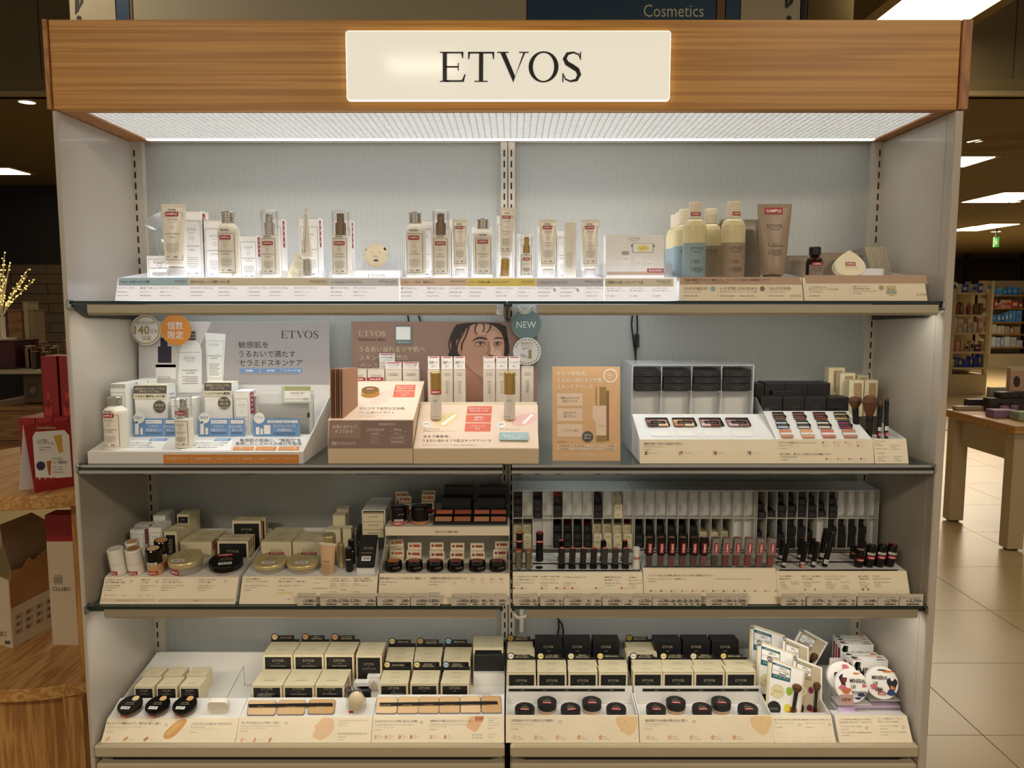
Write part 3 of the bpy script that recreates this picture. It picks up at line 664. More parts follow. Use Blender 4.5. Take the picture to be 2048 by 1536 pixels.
# face mask stand on its box
carton('flat white mask box with red seal under the clear mask stand',706,540,800,1.70,ZT1,D=.07,names=('MASK',),kind='ivory',body=WPAPER,logo=.5,mini=False)
zb=Zr(540,1.70)+.0006
t=thing('mask_stand','clear acrylic stand showing a cream face mask sheet','display stand',(X(755,1.735,1.6),1.735,zb))
xa,xb=X(723,1.735,1.6),X(781,1.735,1.6);zt=Zr(481,1.735)
G().box(xa,xb,1.734,1.737,zb,zt,CLEAR).build('acrylic_plate',t);G().box(xa-.014,xb+.012,1.7375,1.7395,zb,zb+.016,CLEAR).build('foot',t)
pl=vert(1.7335);P=Pc(pl,*k1)
MASKM=M('mask_sheet',(226,212,180),.7)
P.d(1823,432,79,MASKM).d(1755,388,12,MASKM).d(1886,386,12,MASKM)
P.q([(1782,408),(1795,412),(1808,406),(1795,415)],DIMINK,2).q([(1838,406),(1850,412),(1864,408),(1850,415)],DIMINK,2).d(1823,465,17,DIMINK,2,8).q([(1815,420),(1805,443),(1842,443),(1838,440),(1810,440)],GREYINK,2)
for a in range(8):c,s_=math.cos(a*.8),math.sin(a*.8);P.q([(1823+66*c,432+66*s_),(1823+77*c,432+77*s_),(1823+77*c+2,432+77*s_+2),(1823+66*c+2,432+66*s_+2)],GREYINK,2)
P.done('mask_sheet',t)
# acrylic holders in front of testers
for i,(x0,x1)in enumerate(((438,585-205),(465,512),(520,566),(598,645),(655,705),(808,862),(865,905),(940,990),(998,1030),(1036,1068),(1114,1166))):
 if x1<x0:x0,x1=335,376
 a,b=X(x0,1.648,1.6),X(x1,1.648,1.6);z1=Zr(541,1.648)
 t=thing('acrylic_holder',f'low clear acrylic holder, {ORD[i]} along the top shelf from the net bag','holder',((a+b)/2,1.648,ZT1))
 G().box(a,b,1.6465,1.648,ZT1,z1,CLEAR).build('front_plate',t)
 for q in(a,b-.0015):G().box(q,q+.0015,1.6482,1.69,ZT1,z1,CLEAR).build('side_plate',t)
# travel set box in its clear stand
zb=ZT1;Y=1.668;pl=slope(Y,zb+.001,Y+.012,Zr(470,Y+.012))
a,b=X(1212,Y,1.6),X(1328,Y,1.6)
t=thing('travel_set_box','white travel set gift box printed with four mini products and red sticker','box',((a+b)/2,Y+.03,zb))
zt=Zr(469,Y+.012);yo=.012
g=G();g.ext([(Y,zb+.0006),(Y+.045,zb+.0006),(Y+.057,zt),(Y+yo,zt)],a,b,WPAPER);g.build('box_body',t)
P=Pc(pl,*k2);P.t('ETVOS',1575,314,1650,328,DIMINK).t('SKINCARE',1588,333,1638,338,GREYINK)
GP1=M('print_silver_grey',(176,172,164),.6,var=0);GP2=M('print_white_pack',(248,246,240),.6,var=0)
P.r(1528,418,1582,515,GP2).r(1532,405,1578,430,GP1,2).t('ETVOS',1540,452,1570,460,DIMINK).r(1616,438,1660,515,GP2).t('ETVOS',1622,480,1652,487,DIMINK).d(1713,490,30,GP2,1,26).t('ETVOS',1696,484,1730,491,DIMINK)
P.r(1600,352,1740,414,GP1).r(1606,355,1734,410,GP2,2).d(1672,385,40,PYEL,3,20).t('ETVOS',1650,382,1694,390,DIMINK,4).r(1594,362,1600,378,INK,2).r(1740,362,1746,378,INK,2)
P.r(1432,540,1822,562,PBROWN).r(1698,520,1808,546,RED,2).t('見本(空箱)',1708,526,1798,541,WINK,4,True)
P.done('front_print',t)
t=thing('box_stand','clear acrylic stand with low front lip holding travel set box','holder',((X(1205,1.65,1.58)+X(1340,1.65,1.58))/2,1.655,ZT1))
a,b=X(1200,1.65,1.58),X(1343,1.65,1.58)
G().box(a,b,1.648,1.650,ZT1,Zr(527,1.65),CLEAR).build('front_lip',t)
for q in(a,b-.002):G().box(q,q+.002,1.6505,1.73,ZT1,Zr(527,1.65),CLEAR).build('side_plate',t)
# ---- shampoo bottles
CRB=M('bottle_cream',(228,214,168),.22);BLG=M('bottle_blue_grey',(150,170,174),.35);TPB=M('bottle_taupe',(166,144,118),.35);CAPC=M('cap_ivory',(234,222,196),.35)
def shampoo(label,px,yt,yb,w_,Y,low,lab=True,sam=True,words=('refresh','shampoo'),group=None):
 loc,h=place(px,yt,yb,Y);r=wpx(w_,Y,loc[2])/2
 t=thing('shampoo_bottle',label,'bottle',loc,(0,0,0),group)
 G().lathe([(0,0),(r*.94,0),(r,.004),(r,.46*h),(r,.46*h,CRB),(r,.62*h),(r*.97,.69*h),(r*.84,.745*h),(r*.63,.775*h),(r*.5,.78*h)],low,28).build('bottle_body',t,False)
 rq=r*.57;G().lathe([(rq,.782*h),(rq,.985*h),(rq*.94,h),(0,h)],CAPC,24).build('cap',t,False)
 yf=cyl(r)
 g=G();ftext(g,'ETVOS',0,.385*h,r*1.05,r*.24,INK,yf);ftext(g,'HAIRCARE',0,.34*h,r*.75,r*.08,INK,yf)
 if lab:
  patch(g,-r*.42,.21*h,.0006,.05*h,INK,yf,.0005,1);ftext(g,words[0],0,.225*h,None,r*.13,INK,yf);ftext(g,words[1],r*.03,.195*h,None,r*.13,INK,yf)
  bars(g,r*.15,.13*h,r*.95,4,.018*h,INK,yf,.0009);patch(g,-r*.45,.11*h,.0006,.05*h,INK,yf,.0005,1)
 g.build('printed_label',t,False)
 if sam:sample(t,-rq*.05 if low is BLG else rq*.3,.84*h,rq*1.5,cyl(rq))
 return t
yb=556
shampoo('front cream and blue-grey shampoo bottle with SAMPLE sticker on its cap',1389,405,yb,46,1.672,BLG)
for i,(px,yt)in enumerate(((1373,419),(1362,425),(1352,430))):
 shampoo(f'blue-grey shampoo bottle without sticker, {ORD[i]} behind the SAMPLE one',px-4*(i==0),yt,yb,45-2*i,1.735+.05*i,BLG,False,False)
shampoo('front cream and taupe shampoo bottle with SAMPLE sticker on its cap',1466,404,yb,47,1.672,TPB,words=('moist','shampoo'))
shampoo('cream and taupe shampoo bottle without sticker standing behind the blue-grey one',1420,418,yb,43,1.735,TPB,False,False)
POUCH=M('taupe_pouch',(112,102,82),.28,var=.03)
for i,(x0,x1,yt,Y)in enumerate(((1436,1520,428,1.765),(1425,1505,436,1.80))):
 loc,h=place((x0+x1)/2,yt,553,Y);W=wpx(x1-x0,Y,1.6)
 t=thing('refill_pouch',['glossy taupe shampoo refill pouch behind SAMPLE taupe bottle','second taupe refill pouch hidden behind the first refill pouch'][i],'pouch',(loc[0],Y,ZT1))
 rings=[]
 for j in range(9):
  k=j/8;a=W/2*(1-.06*(k>.9));d=.022*(1-k)**.7+.0015;wob=.003*math.sin(7*k+i)
  rings.append([(a*math.copysign(abs(math.cos(q))**.6,math.cos(q))+wob,d*math.copysign(abs(math.sin(q))**.8,math.sin(q))*(1+.25*math.sin(3*q+5*k)),h*k)for q in[2*math.pi*m/20 for m in range(20)]])
 G().loft(rings,POUCH).build('pouch_body',t,False)
 g=G();g.box(-W/2*.96,W/2*.96,-.0016,.0016,h*.93,h*.99,M('pouch_seal',(152,138,116),.3));g.build('top_seal',t,False)
t,h,W,yf=tube('big taupe treatment tube with flared crimp and SAMPLE sticker',1547,408,556,68,1.665,(),mat=TAUPE,capm=TAUPE,caph=.02,capw=.33,sam=.905,tst=0,lab='hair')
g=G();ftext(g,'ETVOS',-.002,.70*h,W*.42,W*.09,INK,yf);ftext(g,'HAIRCARE',-.002,.655*h,W*.3,W*.03,INK,yf);ftext(g,'repair',-.002,.46*h,None,W*.05,DIMINK,yf);ftext(g,'treatment',.003,.43*h,None,W*.05,DIMINK,yf)
bars(g,.001,.37*h,W*.32,4,.022*h,INK,yf,.0009);patch(g,-W*.2,.34*h,.0006,.07*h,INK,yf,.0005,1);patch(g,-W*.2,.45*h,.0006,.05*h,INK,yf,.0005,1);ftext(g,'FOR DAMAGED',-W*.12,.045*h,W*.2,W*.025,INK,yf);g.build('printed_label',t,False)
t['label']=t['label']
# hair oil, massage brush, their boxes and leaflets
for i,(x0,yt,x1)in enumerate(((1577,511,1640),(1641,505,1716))):
 carton(['brown hair oil box standing behind the dark oil bottle','brown hair oil box standing behind the drop shaped brush'][i],x0,yt,x1,1.73+.0*i,ZT1,D=.05,kind='cream',body=DTAUPE,logo=.3)
AMBER=M('amber_glass',(46,22,16),.08,var=0)
loc,h=place(1629,494,558,1.672);r=wpx(33,1.672,1.58)/2
t=thing('oil_bottle','small dark amber hair oil bottle with a square black cap','bottle',loc)
G().lathe([(0,0),(r,0),(r,.52*h),(r*.9,.62*h),(r*.5,.70*h),(r*.45,.74*h)],AMBER,28).build('bottle_body',t,False)
G().lathe([(r*.66,.74*h),(r*.68,.75*h),(r*.68,.98*h),(r*.64,h),(0,h)],BLACK,18).build('cap',t,False)
g=G();yf=cyl(r);patch(g,0,.24*h,r*1.7,.4*h,DTAUPE,yf,.0005,10);ftext(g,'ETVOS',0,.32*h,r*1.1,r*.24,INK,yf,.001);ftext(g,'HAIRCARE',0,.25*h,r*.8,r*.09,INK,yf,.001);g.build('printed_label',t,False)
sample(t,0,.46*h,r*1.2,yf)
Y=1.68;zb=Zr(552,Y)
t=thing('massage_brush','cream drop shaped scalp massage brush with red SAMPLE sticker','brush',(X(1702,Y,zb),Y,zb),(R(-12),0,0))
def drop(rx,h,n=28):
 p=[]
 for i in range(n):
  a=2*math.pi*i/n;p.append((rx*1.22*math.sin(a)*abs(math.sin(a/2))**.9,h*(1+math.cos(a))/2))
 return p
hh=Zr(498,Y)-zb;D0=drop(wpx(34,Y,zb),hh);DIV=M('brush_cream',(234,222,186),.4)
g=G();g.loft([[(x*.94,0,z*.97+.0008)for x,z in D0],[(x,.004,z)for x,z in D0],[(x,.014,z)for x,z in D0],[(x*.9,.02,z*.95+.001)for x,z in D0]],DIV);g.build('brush_body',t,False)
sample(t,.0,hh*.46,.022,lambda x,z:0);g=G();ftext(g,'ETVOS',.002,hh*.31,.025,.0055,CREAMINK,lambda x,z:0);g.build('lettering',t,False)
t=thing('brush_plate','white acrylic plate lying flat under massage brush','holder',(X(1710,1.70,ZT1),1.70,ZT1))
a,b=X(1652,1.66,zb),X(1812,1.66,zb)
G().box(a,b,1.658,1.76,ZT1,ZT1+.002,WHITE).build('plate',t);G().box(a,b,1.7605,1.763,ZT1,Zr(537,1.76),WHITE).build('back_lip',t)
LFG=M('leaflet_grey',(128,122,112),.5);LFE=M('leaflet_edge',(196,184,156),.6)
for i in range(8):
 Y=1.80;z0=Zr(546,Y);hgt=.072
 x=X(1722+6*i,Y,z0)
 t=thing('hair_leaflet',f'grey hair care leaflet, {ORD[i]} of the fanned stack behind massage brush','leaflet',(x,Y,ZT1+.002+.0025),(0,R(-17),R(-52)),'fanned hair leaflets')
 G().box(-.026,.026,-.0012,.0012,0,hgt,LFG if i==0 else LFE).build('sheet',t,False)
 if i==0:
  g=G();yf=lambda x,z:-.0013;patch(g,.004,hgt*.5,.03,.04,M('leaflet_photo',(100,96,92),.5),yf,.0003,1);bars(g,-.01,hgt*.9,.02,3,.004,CREAMINK,yf);g.build('printed_photo',t,False)
# ================================================================ second shelf
Z2=S2+.0006
q4,q5,q6=(140,610,3.531),(640,610,3.2),(1220,680,3.012)
CARDW=M('display_card_white',(226,222,216),.5,var=.02);PSKY=M('print_sky_blue',(112,152,200),.55,var=0);PORANGE=M('print_orange',(214,136,52),.55,var=0)
PGRY2=M('print_mauve_grey',(172,164,162),.5,var=0);PGRY3=M('print_light_grey',(214,208,204),.5,var=0);NAVY=M('print_navy',(46,42,58),.5,var=0)
# --- white ceramide display
xa,xb=X(178,1.61,Z2),X(605,1.61,Z2)
zf=Zr(904,1.61);y1=1.715;z1=zf+.020;yb_=1.872
t=thing('cardboard_display','large white cardboard display for ceramide skincare with bottle picture on back board','display',((xa+xb)/2,1.74,Z2))
G().ext([(1.61,Z2),(1.61,zf),(y1,z1),(y1,z1-.02),(yb_,z1-.02),(yb_,Z2)],xa,xb,CARDW).build('base',t)
zt=Zr(643,yb_)
G().box(xa,xb,yb_,yb_+.004,Z2,zt,CARDW).build('back_board',t)
zw=Zr(788,yb_)
for x0,x1 in((xb,xb+.002),(xa-.002,xa)):
 G().ext([(1.6105,Z2),(1.6105,zf),(yb_,zw if x0>-.6 else zw-.05),(yb_,Z2)],x0,x1,CARDW).build('side_wing',t)
P=Pc(vert(yb_-.0003),*q4)
P.q([(486,118),(1830,118),(1815,560),(486,560)],PGRY3).q([(1000,118),(1830,118),(1830,560),(900,560),(900,330)],PGRY2,2)
# serum picture
P.r(600,250,748,440,PGRY3,3).r(606,420,748,520,GP2,3).r(622,292,718,408,NAVY,4).r(640,232,690,292,NAVY,4).t('ETVOS',625,503,708,522,DIMINK,5)
P.q([(775,330),(790,275),(830,250),(890,250),(920,280),(932,330),(932,620),(760,620)],GP2,4).r(835,185,888,250,DIMINK,4).r(835,205,888,212,GP1,5).r(835,225,888,232,GP1,5)
P.t('ETVOS',808,366,884,385,DIMINK,6).t('SKINCARE',818,392,876,398,GREYINK,6).t('MOISTURIZING',795,456,905,466,INK,6).t('LOTION',820,474,880,485,INK,6).r(770,332,925,334,GREYINK,6)
P.q([(955,195),(1100,205),(1080,560),(972,560)],GP2,4).q([(962,250),(1090,252),(1074,520),(976,520)],PGRY3,5).q([(966,255),(1086,257),(1071,516),(979,516)],GP2,6).t('ETVOS',982,273,1052,289,DIMINK,7).t('MOISTURIZING',972,354,1068,364,INK,7).t('CREAM',995,371,1042,381,INK,7)
for i in range(8):P.r(985,415+11*i,1060-8*(i%3),418+11*i,GREYINK,7);
for i in range(5):P.r(795+20*(i%2),505+12*i,905,508+12*i,GREYINK,7)
P.t('ETVOS',1492,181,1755,236,INK,4)
P.t('敏感肌を',1190,258,1402,304,INK,4).t('うるおいで満たす',1194,322,1592,368,INK,4).t('セラミドスキンケア',1197,386,1640,430,INK,4)
for x0,x1,s_ in((1197,1338,'敏感肌'),(1348,1489,'乾燥肌'),(1497,1638,'インナードライ肌')):P.r(x0,448,x1,478,PSKY,4);P.t(s_,x0+(44 if len(s_)<4 else 12),456,x1-(44 if len(s_)<4 else 8),471,WINK,5,True)
P.r(1200,487,1620,489,GREYINK,4)
P.done('back_print',t)
P=Pc(slope(1.61,zf+.0002,y1,z1+.0002),*q4)
P.q([(440,955),(690,955),(645,1030),(290,1030)],GP2).q([(900,955),(1150,955),(1130,1030),(765,1030)],GP2)
P.q([(570,943),(692,943),(680,962),(555,962)],PSKY,2).q([(1035,943),(1140,943),(1128,962),(1012,962)],PSKY,2).t('敏感肌のために',575,946,672,960,WINK).t('保湿美容液',1035,946,1115,960,WINK)
for i,(a,b)in enumerate((('うるおい補給でふっくら美容','うるおい浸み込まれていくような浸透感'),('敏感に傾きやすい肌を整え','乾燥しがちな肌をすこやかに整え'),('みずみずしくうるおいのある肌へ','ハリと弾力感のある肌へ'))):
 P.t(a,412-14*i,970+16*i,580-10*i+40*(i==2),980+16*i,DIMINK).t(b,870-10*i,970+16*i,1115-24*i-20*(i==2),980+16*i,DIMINK)
P.t('敏感肌の乾燥に。“保湿力”を',1200,945,1634,968,INK).t('重視したこだわりの成分を配合',1168,969,1640,992,INK)
for x0,x1,s_ in((1150,1300,'ヒト型セラミド'),(1310,1460,'リピジュア'),(1472,1622,'ヒアルロン酸')):P.q([(x0+8,1000),(x1,1000),(x1-6,1027),(x0-4,1027)],PORANGE);P.t(s_,x0+18,1006,x1-20,1020,WINK)
P.done('base_print',t)
P=Pc(vert(1.6095),*q4)
P.r(660,1056,1616,1118,PORANGE).t('7つのフリー',688,1072,830,1096,WINK)
for x0,x1,s_ in((880,1000,'石油系界面活性剤'),(1040,1085,'鉱物油'),(1122,1172,'シリコン'),(1214,1290,'合成着色料'),(1330,1388,'合成香料'),(1428,1480,'パラベン'),(1518,1588,'アルコール')):P.t(s_,x0,1078,x1,1091,WINK).r(x0-20,1072,x0-19,1100,WINK,2)
P.r(890,1104,1400,1105,CREAMINK,2)
P.done('front_print',t)
# round badges clipped on the board edges
def badge(label,cx,cy,r,m,Y,draw,rim=None):
 pl=vert(Y);c=pl.h(cx,cy);rr=wpx(r,Y,c.z)
 t=thing('round_badge',label,'badge',(c.x,Y,c.z))
 g=G().lathe([(0,-.0004),(rr,-.0004),(rr,.0006),(0,.0006)],m,40);g.xf(Matrix.Rotation(R(90),4,'X'));g.build('disc',t,False)
 P=draw(Pc(vert(Y-.0010),0,0,1));P.done('printed_text',t)
 G().box(c.x-.003,c.x+.003,Y+.0007,Y+.0012,c.z-rr-.02,c.z,CLEAR).build('clip',t)
badge('white and gold round badge reading 140 standing at the corner of ceramide display',291.5,660,30,CARDW,yb_-.022,lambda P:P.ring(291.5,660,26,28,GOLD).t('累計販売本数',273,642,310,649,GOLDINK).t('140',269,651,299,669,GOLDINK,3,True).t('万本',300,658,316,667,GOLDINK).t('突破',285,671,303,681,GOLDINK))
badge('orange round badge with white limited quantity lettering',352,660,30.5,PORANGE,yb_-.026,lambda P:P.t('個数',335,643,366,659,WINK).t('限定',336,662,367,678,WINK))
# products on the ceramide display
YA=1.645
lotion('white moisturizing lotion bottle standing at front corner of ceramide display',232,793,896,46,YA,('MOISTURIZING','LOTION'),sam=.66,tst=.73,rz=R(-9))
pump('moisturizing serum pump standing in front of blue cards on ceramide display',368,793,893,35,YA,('MOISTURIZING','SERUM'),0,body=.58,rz=R(-4),sam=.69,tst=.60)
zc_=z1+.0003
for i,(x0,x1,w1,w2,t1,t2,ttl)in enumerate(((266.6,358,'ミニサイズ','美容液付セット','まずはお試し','約1ヶ月','化粧水'),(397,490,'ミニサイズ','化粧水付セット','まずはお試し','約1ヶ月','美容液'),(507,600.5,'モイスチャーラインを','約2週間お試し','','','トラベルセット'))):
 Y=1.70;za,zb=Zr(873,Y),Zr(837,Y);a,b=X(x0,Y,za),X(x1,Y,za);za=z1-.0027+.0003
 t=thing('blue_card',['blue lotion set card with white round tab, beside the lotion bottle','blue serum set card with white round tab, right of the serum pump','blue travel set card with white round tab under the clear pouch'][i],'card',((a+b)/2,Y,za))
 G().box(a,b,Y,Y+.001,za,zb,PSKY).build('card',t)
 P=Pc(vert(Y-.0004),0,0,1);cx=x0+11.5
 P.d(cx,836,11,GP2,2).t(ttl[:4],cx-8,832,cx+8,838,PSKY,3)
 if i<2:
  P.r(x0+25,840,x0+57,847,GP2,2).t('通常価格のままで',x0+26.5,841.5,x0+55.5,845.5,PSKY,3).r(x0+65,840,x0+90,847,GP2,2).t('トライアル',x0+68,841.5,x0+87,845.5,PSKY,3)
  P.t(w1,x0+31,849,x0+50,855,WINK).t(w2,x0+25,857,x0+56,863,WINK).t(t1,x0+63,850,x0+89,855.5,WINK).t(t2,x0+67,857,x0+87,863,WINK).r(x0+61.5,840,x0+62,872,WINK,2)
  for k in range(2):P.r(x0+25,865+2.4*k,x0+56,865.7+2.4*k,INK,2).r(x0+66,865+2.4*k,x0+88,865.7+2.4*k,INK,2)
  P.r(x0+3.5,847,x0+11,869,GP2,2).r(x0+5,843,x0+9,847,GP1,2).r(x0+14,856,x0+19,869,GP2,2).r(x0+15,853,x0+18,856,GP1,2)
 else :
  for k in range(4):P.r(x0+28+15.5*k,840.5,x0+42+15.5*k,846,GP2,2);P.t(('洗顔','化粧水','美容液','クリーム')[k],x0+30+15.5*k,841.5,x0+40+15.5*k,845,PSKY,3)
  P.t(w1,x0+41,848.5,x0+84,855,WINK).t(w2,x0+48,857,x0+79,863,WINK)
  for k in range(3):P.r(x0+40,865+2.3*k,x0+84,865.6+2.3*k,INK,2)
  P.r(x0+5,854,x0+12,869,GP2,2).r(x0+14,857,x0+19,869,GP2,2).r(x0+21,850,x0+34,868,GP2,2)
 P.done('print',t)
ZC=z1-.02+.0004
def setbox(nm,x0,x1,yt,Y,D,dark,words,circ,seal=False,first=True):
 t=carton(nm,x0,yt,x1,Y,ZC,D=D,kind='ivory',body=WPAPER,top=False,mini=False,logo=.86)
 Zt=Zr(yt,Y);a,b=X(x0,Y,Zt),X(x1,Y,Zt);h=Zt-ZC
 G().box(a-.0006,b+.0006,Y-.0006,Y+D+.0006,Zt+.0002,Zt+.0007,PIVORY).build('sleeve',t)
 if first:
  P=Pc(vert(Y-.0008),*q4)
  (l,u,r_,d_)=dark
  P.r(l,u,r_,d_,DIMINK,1).r(l,d_,r_,d_+38,PIVORY,1).t(words[0],l+12,u+10,r_-14,u+28,CREAMINK,3).t(words[1],l+40,u+32,r_-50,u+46,CREAMINK,3).t(words[2],l+10,d_+8,r_-10,d_+28,INK,3,True)
  P.d(*circ[:2],circ[2],DIMINK,3)
  for i,wd in enumerate(circ[3]):P.t(wd,circ[0]-circ[2]*.72,circ[1]-20+26*i-10*(len(circ[3])>2),circ[0]+circ[2]*.72,circ[1]-2+26*i-10*(len(circ[3])>2),CREAMINK,5)
  P.done('front_print',t)
 g=G()
 for k in range(5):g.face([(b+.0008,Y+D*.25,ZC+h*(.55+.07*k)),(b+.0008,Y+D*.75,ZC+h*(.55+.07*k)),(b+.0008,Y+D*.75,ZC+h*(.565+.07*k)),(b+.0008,Y+D*.25,ZC+h*(.565+.07*k))],GREYINK)
 g.build('side_print',t)
 return t
for r_ in range(3):
 setbox(f'lotion set box with dark band and ivory lid, {ORD[r_]} from front, behind first blue card',268,333,771,1.722+.046*r_,.045,(450,572,682,626),('敏感肌をうるおいで守る','植物性セラミド配合','うるおい浸透もっちり肌'),(632,717,44,('高保湿','ローション')),first=r_==0)
 setbox(f'serum set box with dark band and ivory lid, {ORD[r_]} from front, behind second blue card',408,463,766,1.722+.044*r_,.043,(948,548,1140,606),('敏感肌をうるおいで守る','高密度ヒト型セラミド配合','しっとりうるおう濃密肌'),(1089,692,44,('集中','保湿','美容液')),first=r_==0)
for i,(x0,x1,yt,Y,D)in enumerate(((219,250,768,1.70,.048),(246,275,764,1.75,.048),(268,295,760,1.80,.048))):
 t=carton(f'white lotion box, {ORD[i]} of row beside left wing of ceramide display',x0+1,yt,x1,Y,ZC,D=D,names=('MOISTURIZING','LOTION'),top=False,mini=i==0)
 g=G();W,h=.038,Zr(yt,Y)-ZC
 for k in range(12):g.face([(-.018+.003*k,-D/2-.0006,h*.93),(-.0168+.003*k,-D/2-.0006,h*.93),(-.0168+.003*k,-D/2-.0006,h*.99),(-.018+.003*k,-D/2-.0006,h*.99)],GREYINK)
 g.build('ribbed_top',t,False)
carton('white serum box with red seal standing between serum set boxes and the clear pouch',467,783,497,1.712,ZC,D=.05,names=('MOISTURIZING','SERUM'),seal=True)
carton('white serum box half hidden behind serum pump with clear cap',372,797,387,1.712,ZC,D=.045,names=('SERUM',),seal=False)
carton('white lotion box peeking between lotion set boxes and serum pump',341,800,356,1.712,ZC,D=.04,names=('LOTION',),seal=False)
# clear pouch with travel set card
Y=1.735;a,b=X(507,Y,1.27),X(626,Y,1.27);zt=Zr(782,Y)
VINYL=clear('pouch_vinyl',(.96,.96,.95),.05,.3,(.78,.77,.74),.35)
t=thing('vinyl_pouch','clear vinyl zip pouch with mint travel set card standing on ceramide display','pouch',((a+b)/2,Y+.01,ZC))
rings=[]
for j in range(9):
 k=j/8;d=.014*math.sin(math.pi*min(1,k*1.0+.08))**.6+.001
 rings.append([((a+b)/2+(b-a)/2*math.copysign(abs(math.cos(q))**.35,math.cos(q)),Y+.012+d*math.copysign(abs(math.sin(q))**.7,math.sin(q)),ZC+(zt-ZC)*k)for q in[2*math.pi*m/24 for m in range(24)]])
G().loft(rings,VINYL).build('pouch_body',t)
G().box(a-.002,b+.002,Y+.009,Y+.015,zt-.012,zt-.008,WHITE).build('zip',t);G().box(a-.006,a+.008,Y+.006,Y+.009,zt-.013,zt-.007,WHITE).build('zip_slider',t)
P=Pc(vert(Y-.004),*q4);P.t('ETVOS',1440,795,1556,820,DIMINK).q([(1675,765),(1692,755),(1694,790),(1678,798)],INK).done('printed_logo',t)
G().box(a+.01,b-.012,Y+.008,Y+.016,ZC+.002,zt-.03,M('pouch_filling',(176,172,162),.5)).build('product_insert',t)
P=Pc(vert(Y-.006),*q4);PMINT=M('print_mint',(190,208,190),.55,var=0)
G().box(X(566,Y,1.28),X(624,Y,1.28),Y-.0057,Y-.0049,Zr(805,Y),Zr(771,Y),PMINT).build('set_card',t)
P.r(1514,576,1700,606,M('print_olive',(170,172,122),.55,var=0)).r(1514,606,1700,682,GP2).t('TRAVEL SET',1558,615,1658,628,DIMINK).t('トラベルセット',1572,634,1642,642,DIMINK).t('モイスチャーライン2週間分',1520,656,1690,672,DIMINK).done('card_print',t)
# --- peach displays (balm highlight / skincare base)
BASEC=M('display_card_beige',(220,196,162),.5,var=.02);PEACHP=M('display_print_peach',(240,214,188),.5,var=.02);MAUVE=M('print_mauve',(142,116,106),.5,var=0);MAUVE2=M('print_mauve_pale',(158,132,118),.5,var=0);CORAL=M('print_coral',(222,108,76),.5,var=0)
xa,xb=X(656,1.61,Z2),X(825.5,1.61,Z2)
zfa,zfb=Zr(897,1.612),Zr(841,1.618);yb2=1.838;zbk=Zr(762,yb2)
t=thing('cardboard_display','peach cardboard balm highlighter display with mauve free-from panel and gold tester','display',((xa+xb)/2,1.74,Z2))
G().ext([(1.612,Z2),(1.612,zfa),(1.618,zfb),(yb2,zbk),(yb2,Z2)],xa,xb,BASEC).build('base',t)
P=Pc(slope(1.612,zfa,1.618,zfb),*q5)
P.q([(62,738),(598,738),(592,918),(52,918)],MAUVE).q([(62,738),(262,738),(258,852),(56,852)],MAUVE2,2)
P.t('お湯と石けんで',82,768,236,790,WINK).t('オフできる!',95,798,215,820,WINK).t('国産ミネラルメイク',76,874,228,896,WINK).r(372,752,488,774,MAUVE2,2).t('8つのフリー',384,757,474,770,WINK)
for i,(a,b)in enumerate((('石油系界面活性剤','鉱物油'),('合成香料','パラベン'),('シリコン','タール系色素'),('アルコール','紫外線吸収剤'))):
 P.t(a,300+25*(len(a)<6),791+26*i,410-30*(len(a)<6),803+26*i,WINK).t(b,470-15*(len(b)>4),791+26*i,520+16*(len(b)>4),803+26*i,WINK).r(290,809+26*i,412,810+26*i,CREAMINK,2).r(432,809+26*i,560,810+26*i,CREAMINK,2)
P.done('front_print',t)
P=Pc(slope(1.618,zfb+.0002,yb2,zbk+.0002),*q5)
P.q([(66,734),(596,734),(668,490),(205,490)],PEACHP)
P.sm([(330,600),(470,525),(490,560),(420,625),(350,640),(310,625)],M('print_blush',(240,200,180),.5,var=0),2)
P.q([(482,512),(612,512),(604,592),(466,592)],CORAL,2).t('乾燥による小じわを',488,520,602,530,WINK,4).t('目立たなくする',496,533,590,543,WINK,4).q([(476,550),(607,550),(606.5,553),(475,553)],PEACHP,3).t('ノンシリコン',502,562,575,572,WINK,4).t('処方',520,576,552,585,WINK,4)
P.t('光とツヤで自然な立体感。',252,655,550,672,DIMINK).t('バーム状ハイライト',246,682,478,697,DIMINK).t('ミネラルラディアントスキンバーム',240,704,425,710,GREYINK).t('4.8g ¥3,850(税込)',236,715,355,721,GREYINK)
P.done('top_print',t)
nn=(zbk-zfb)/(yb2-1.618);ang=math.atan(nn)
pl=slope(1.618,zfb,yb2,zbk);c=pl.h(741,789)
t=thing('balm_tester','round gold balm tester with red SAMPLE sticker lying on peach display','compact',c,(ang,0,R(8)))
rr=wpx(17.5,c.y,c.z)
G().lathe([(0,.0004),(rr*.97,.0004),(rr,.002),(rr,.010),(rr*.96,.0125),(0,.0128)],GOLD,36).build('lid',t,False)
g=G();i0=0;g.box(-rr*.55,rr*.55,-.004,.005,.0129,.0133,RED);v,f,a_=tgeo('SAMPLE',True);g.mesh([(-rr*.45+rr*.9*p,-.002+.005*q,.0135)for p,q in v],f,WINK);g.build('sample_sticker',t,False)
BROWNL=M('leaflet_brown',(170,128,100),.55);BROWND=M('leaflet_brown_edge',(120,84,62),.6)
for i in range(6):
 Y=1.67+.006*i
 zz=zfb+nn*(1.66-1.618)+.004
 t=thing('beauty_leaflet',f'brown beauty leaflet, {ORD[i]} of the pack standing on the peach balm display','leaflet',(X(676+4.6*i,1.655,1.33),1.659,zfb+.003),(0,R(2),R(74)),'pack of brown leaflets')
 G().box(-.034,.034,-.0013,.0013,0,.104,BROWNL if i in(0,5)else(BROWND if i%2 else BROWNL)).build('sheet',t,False)
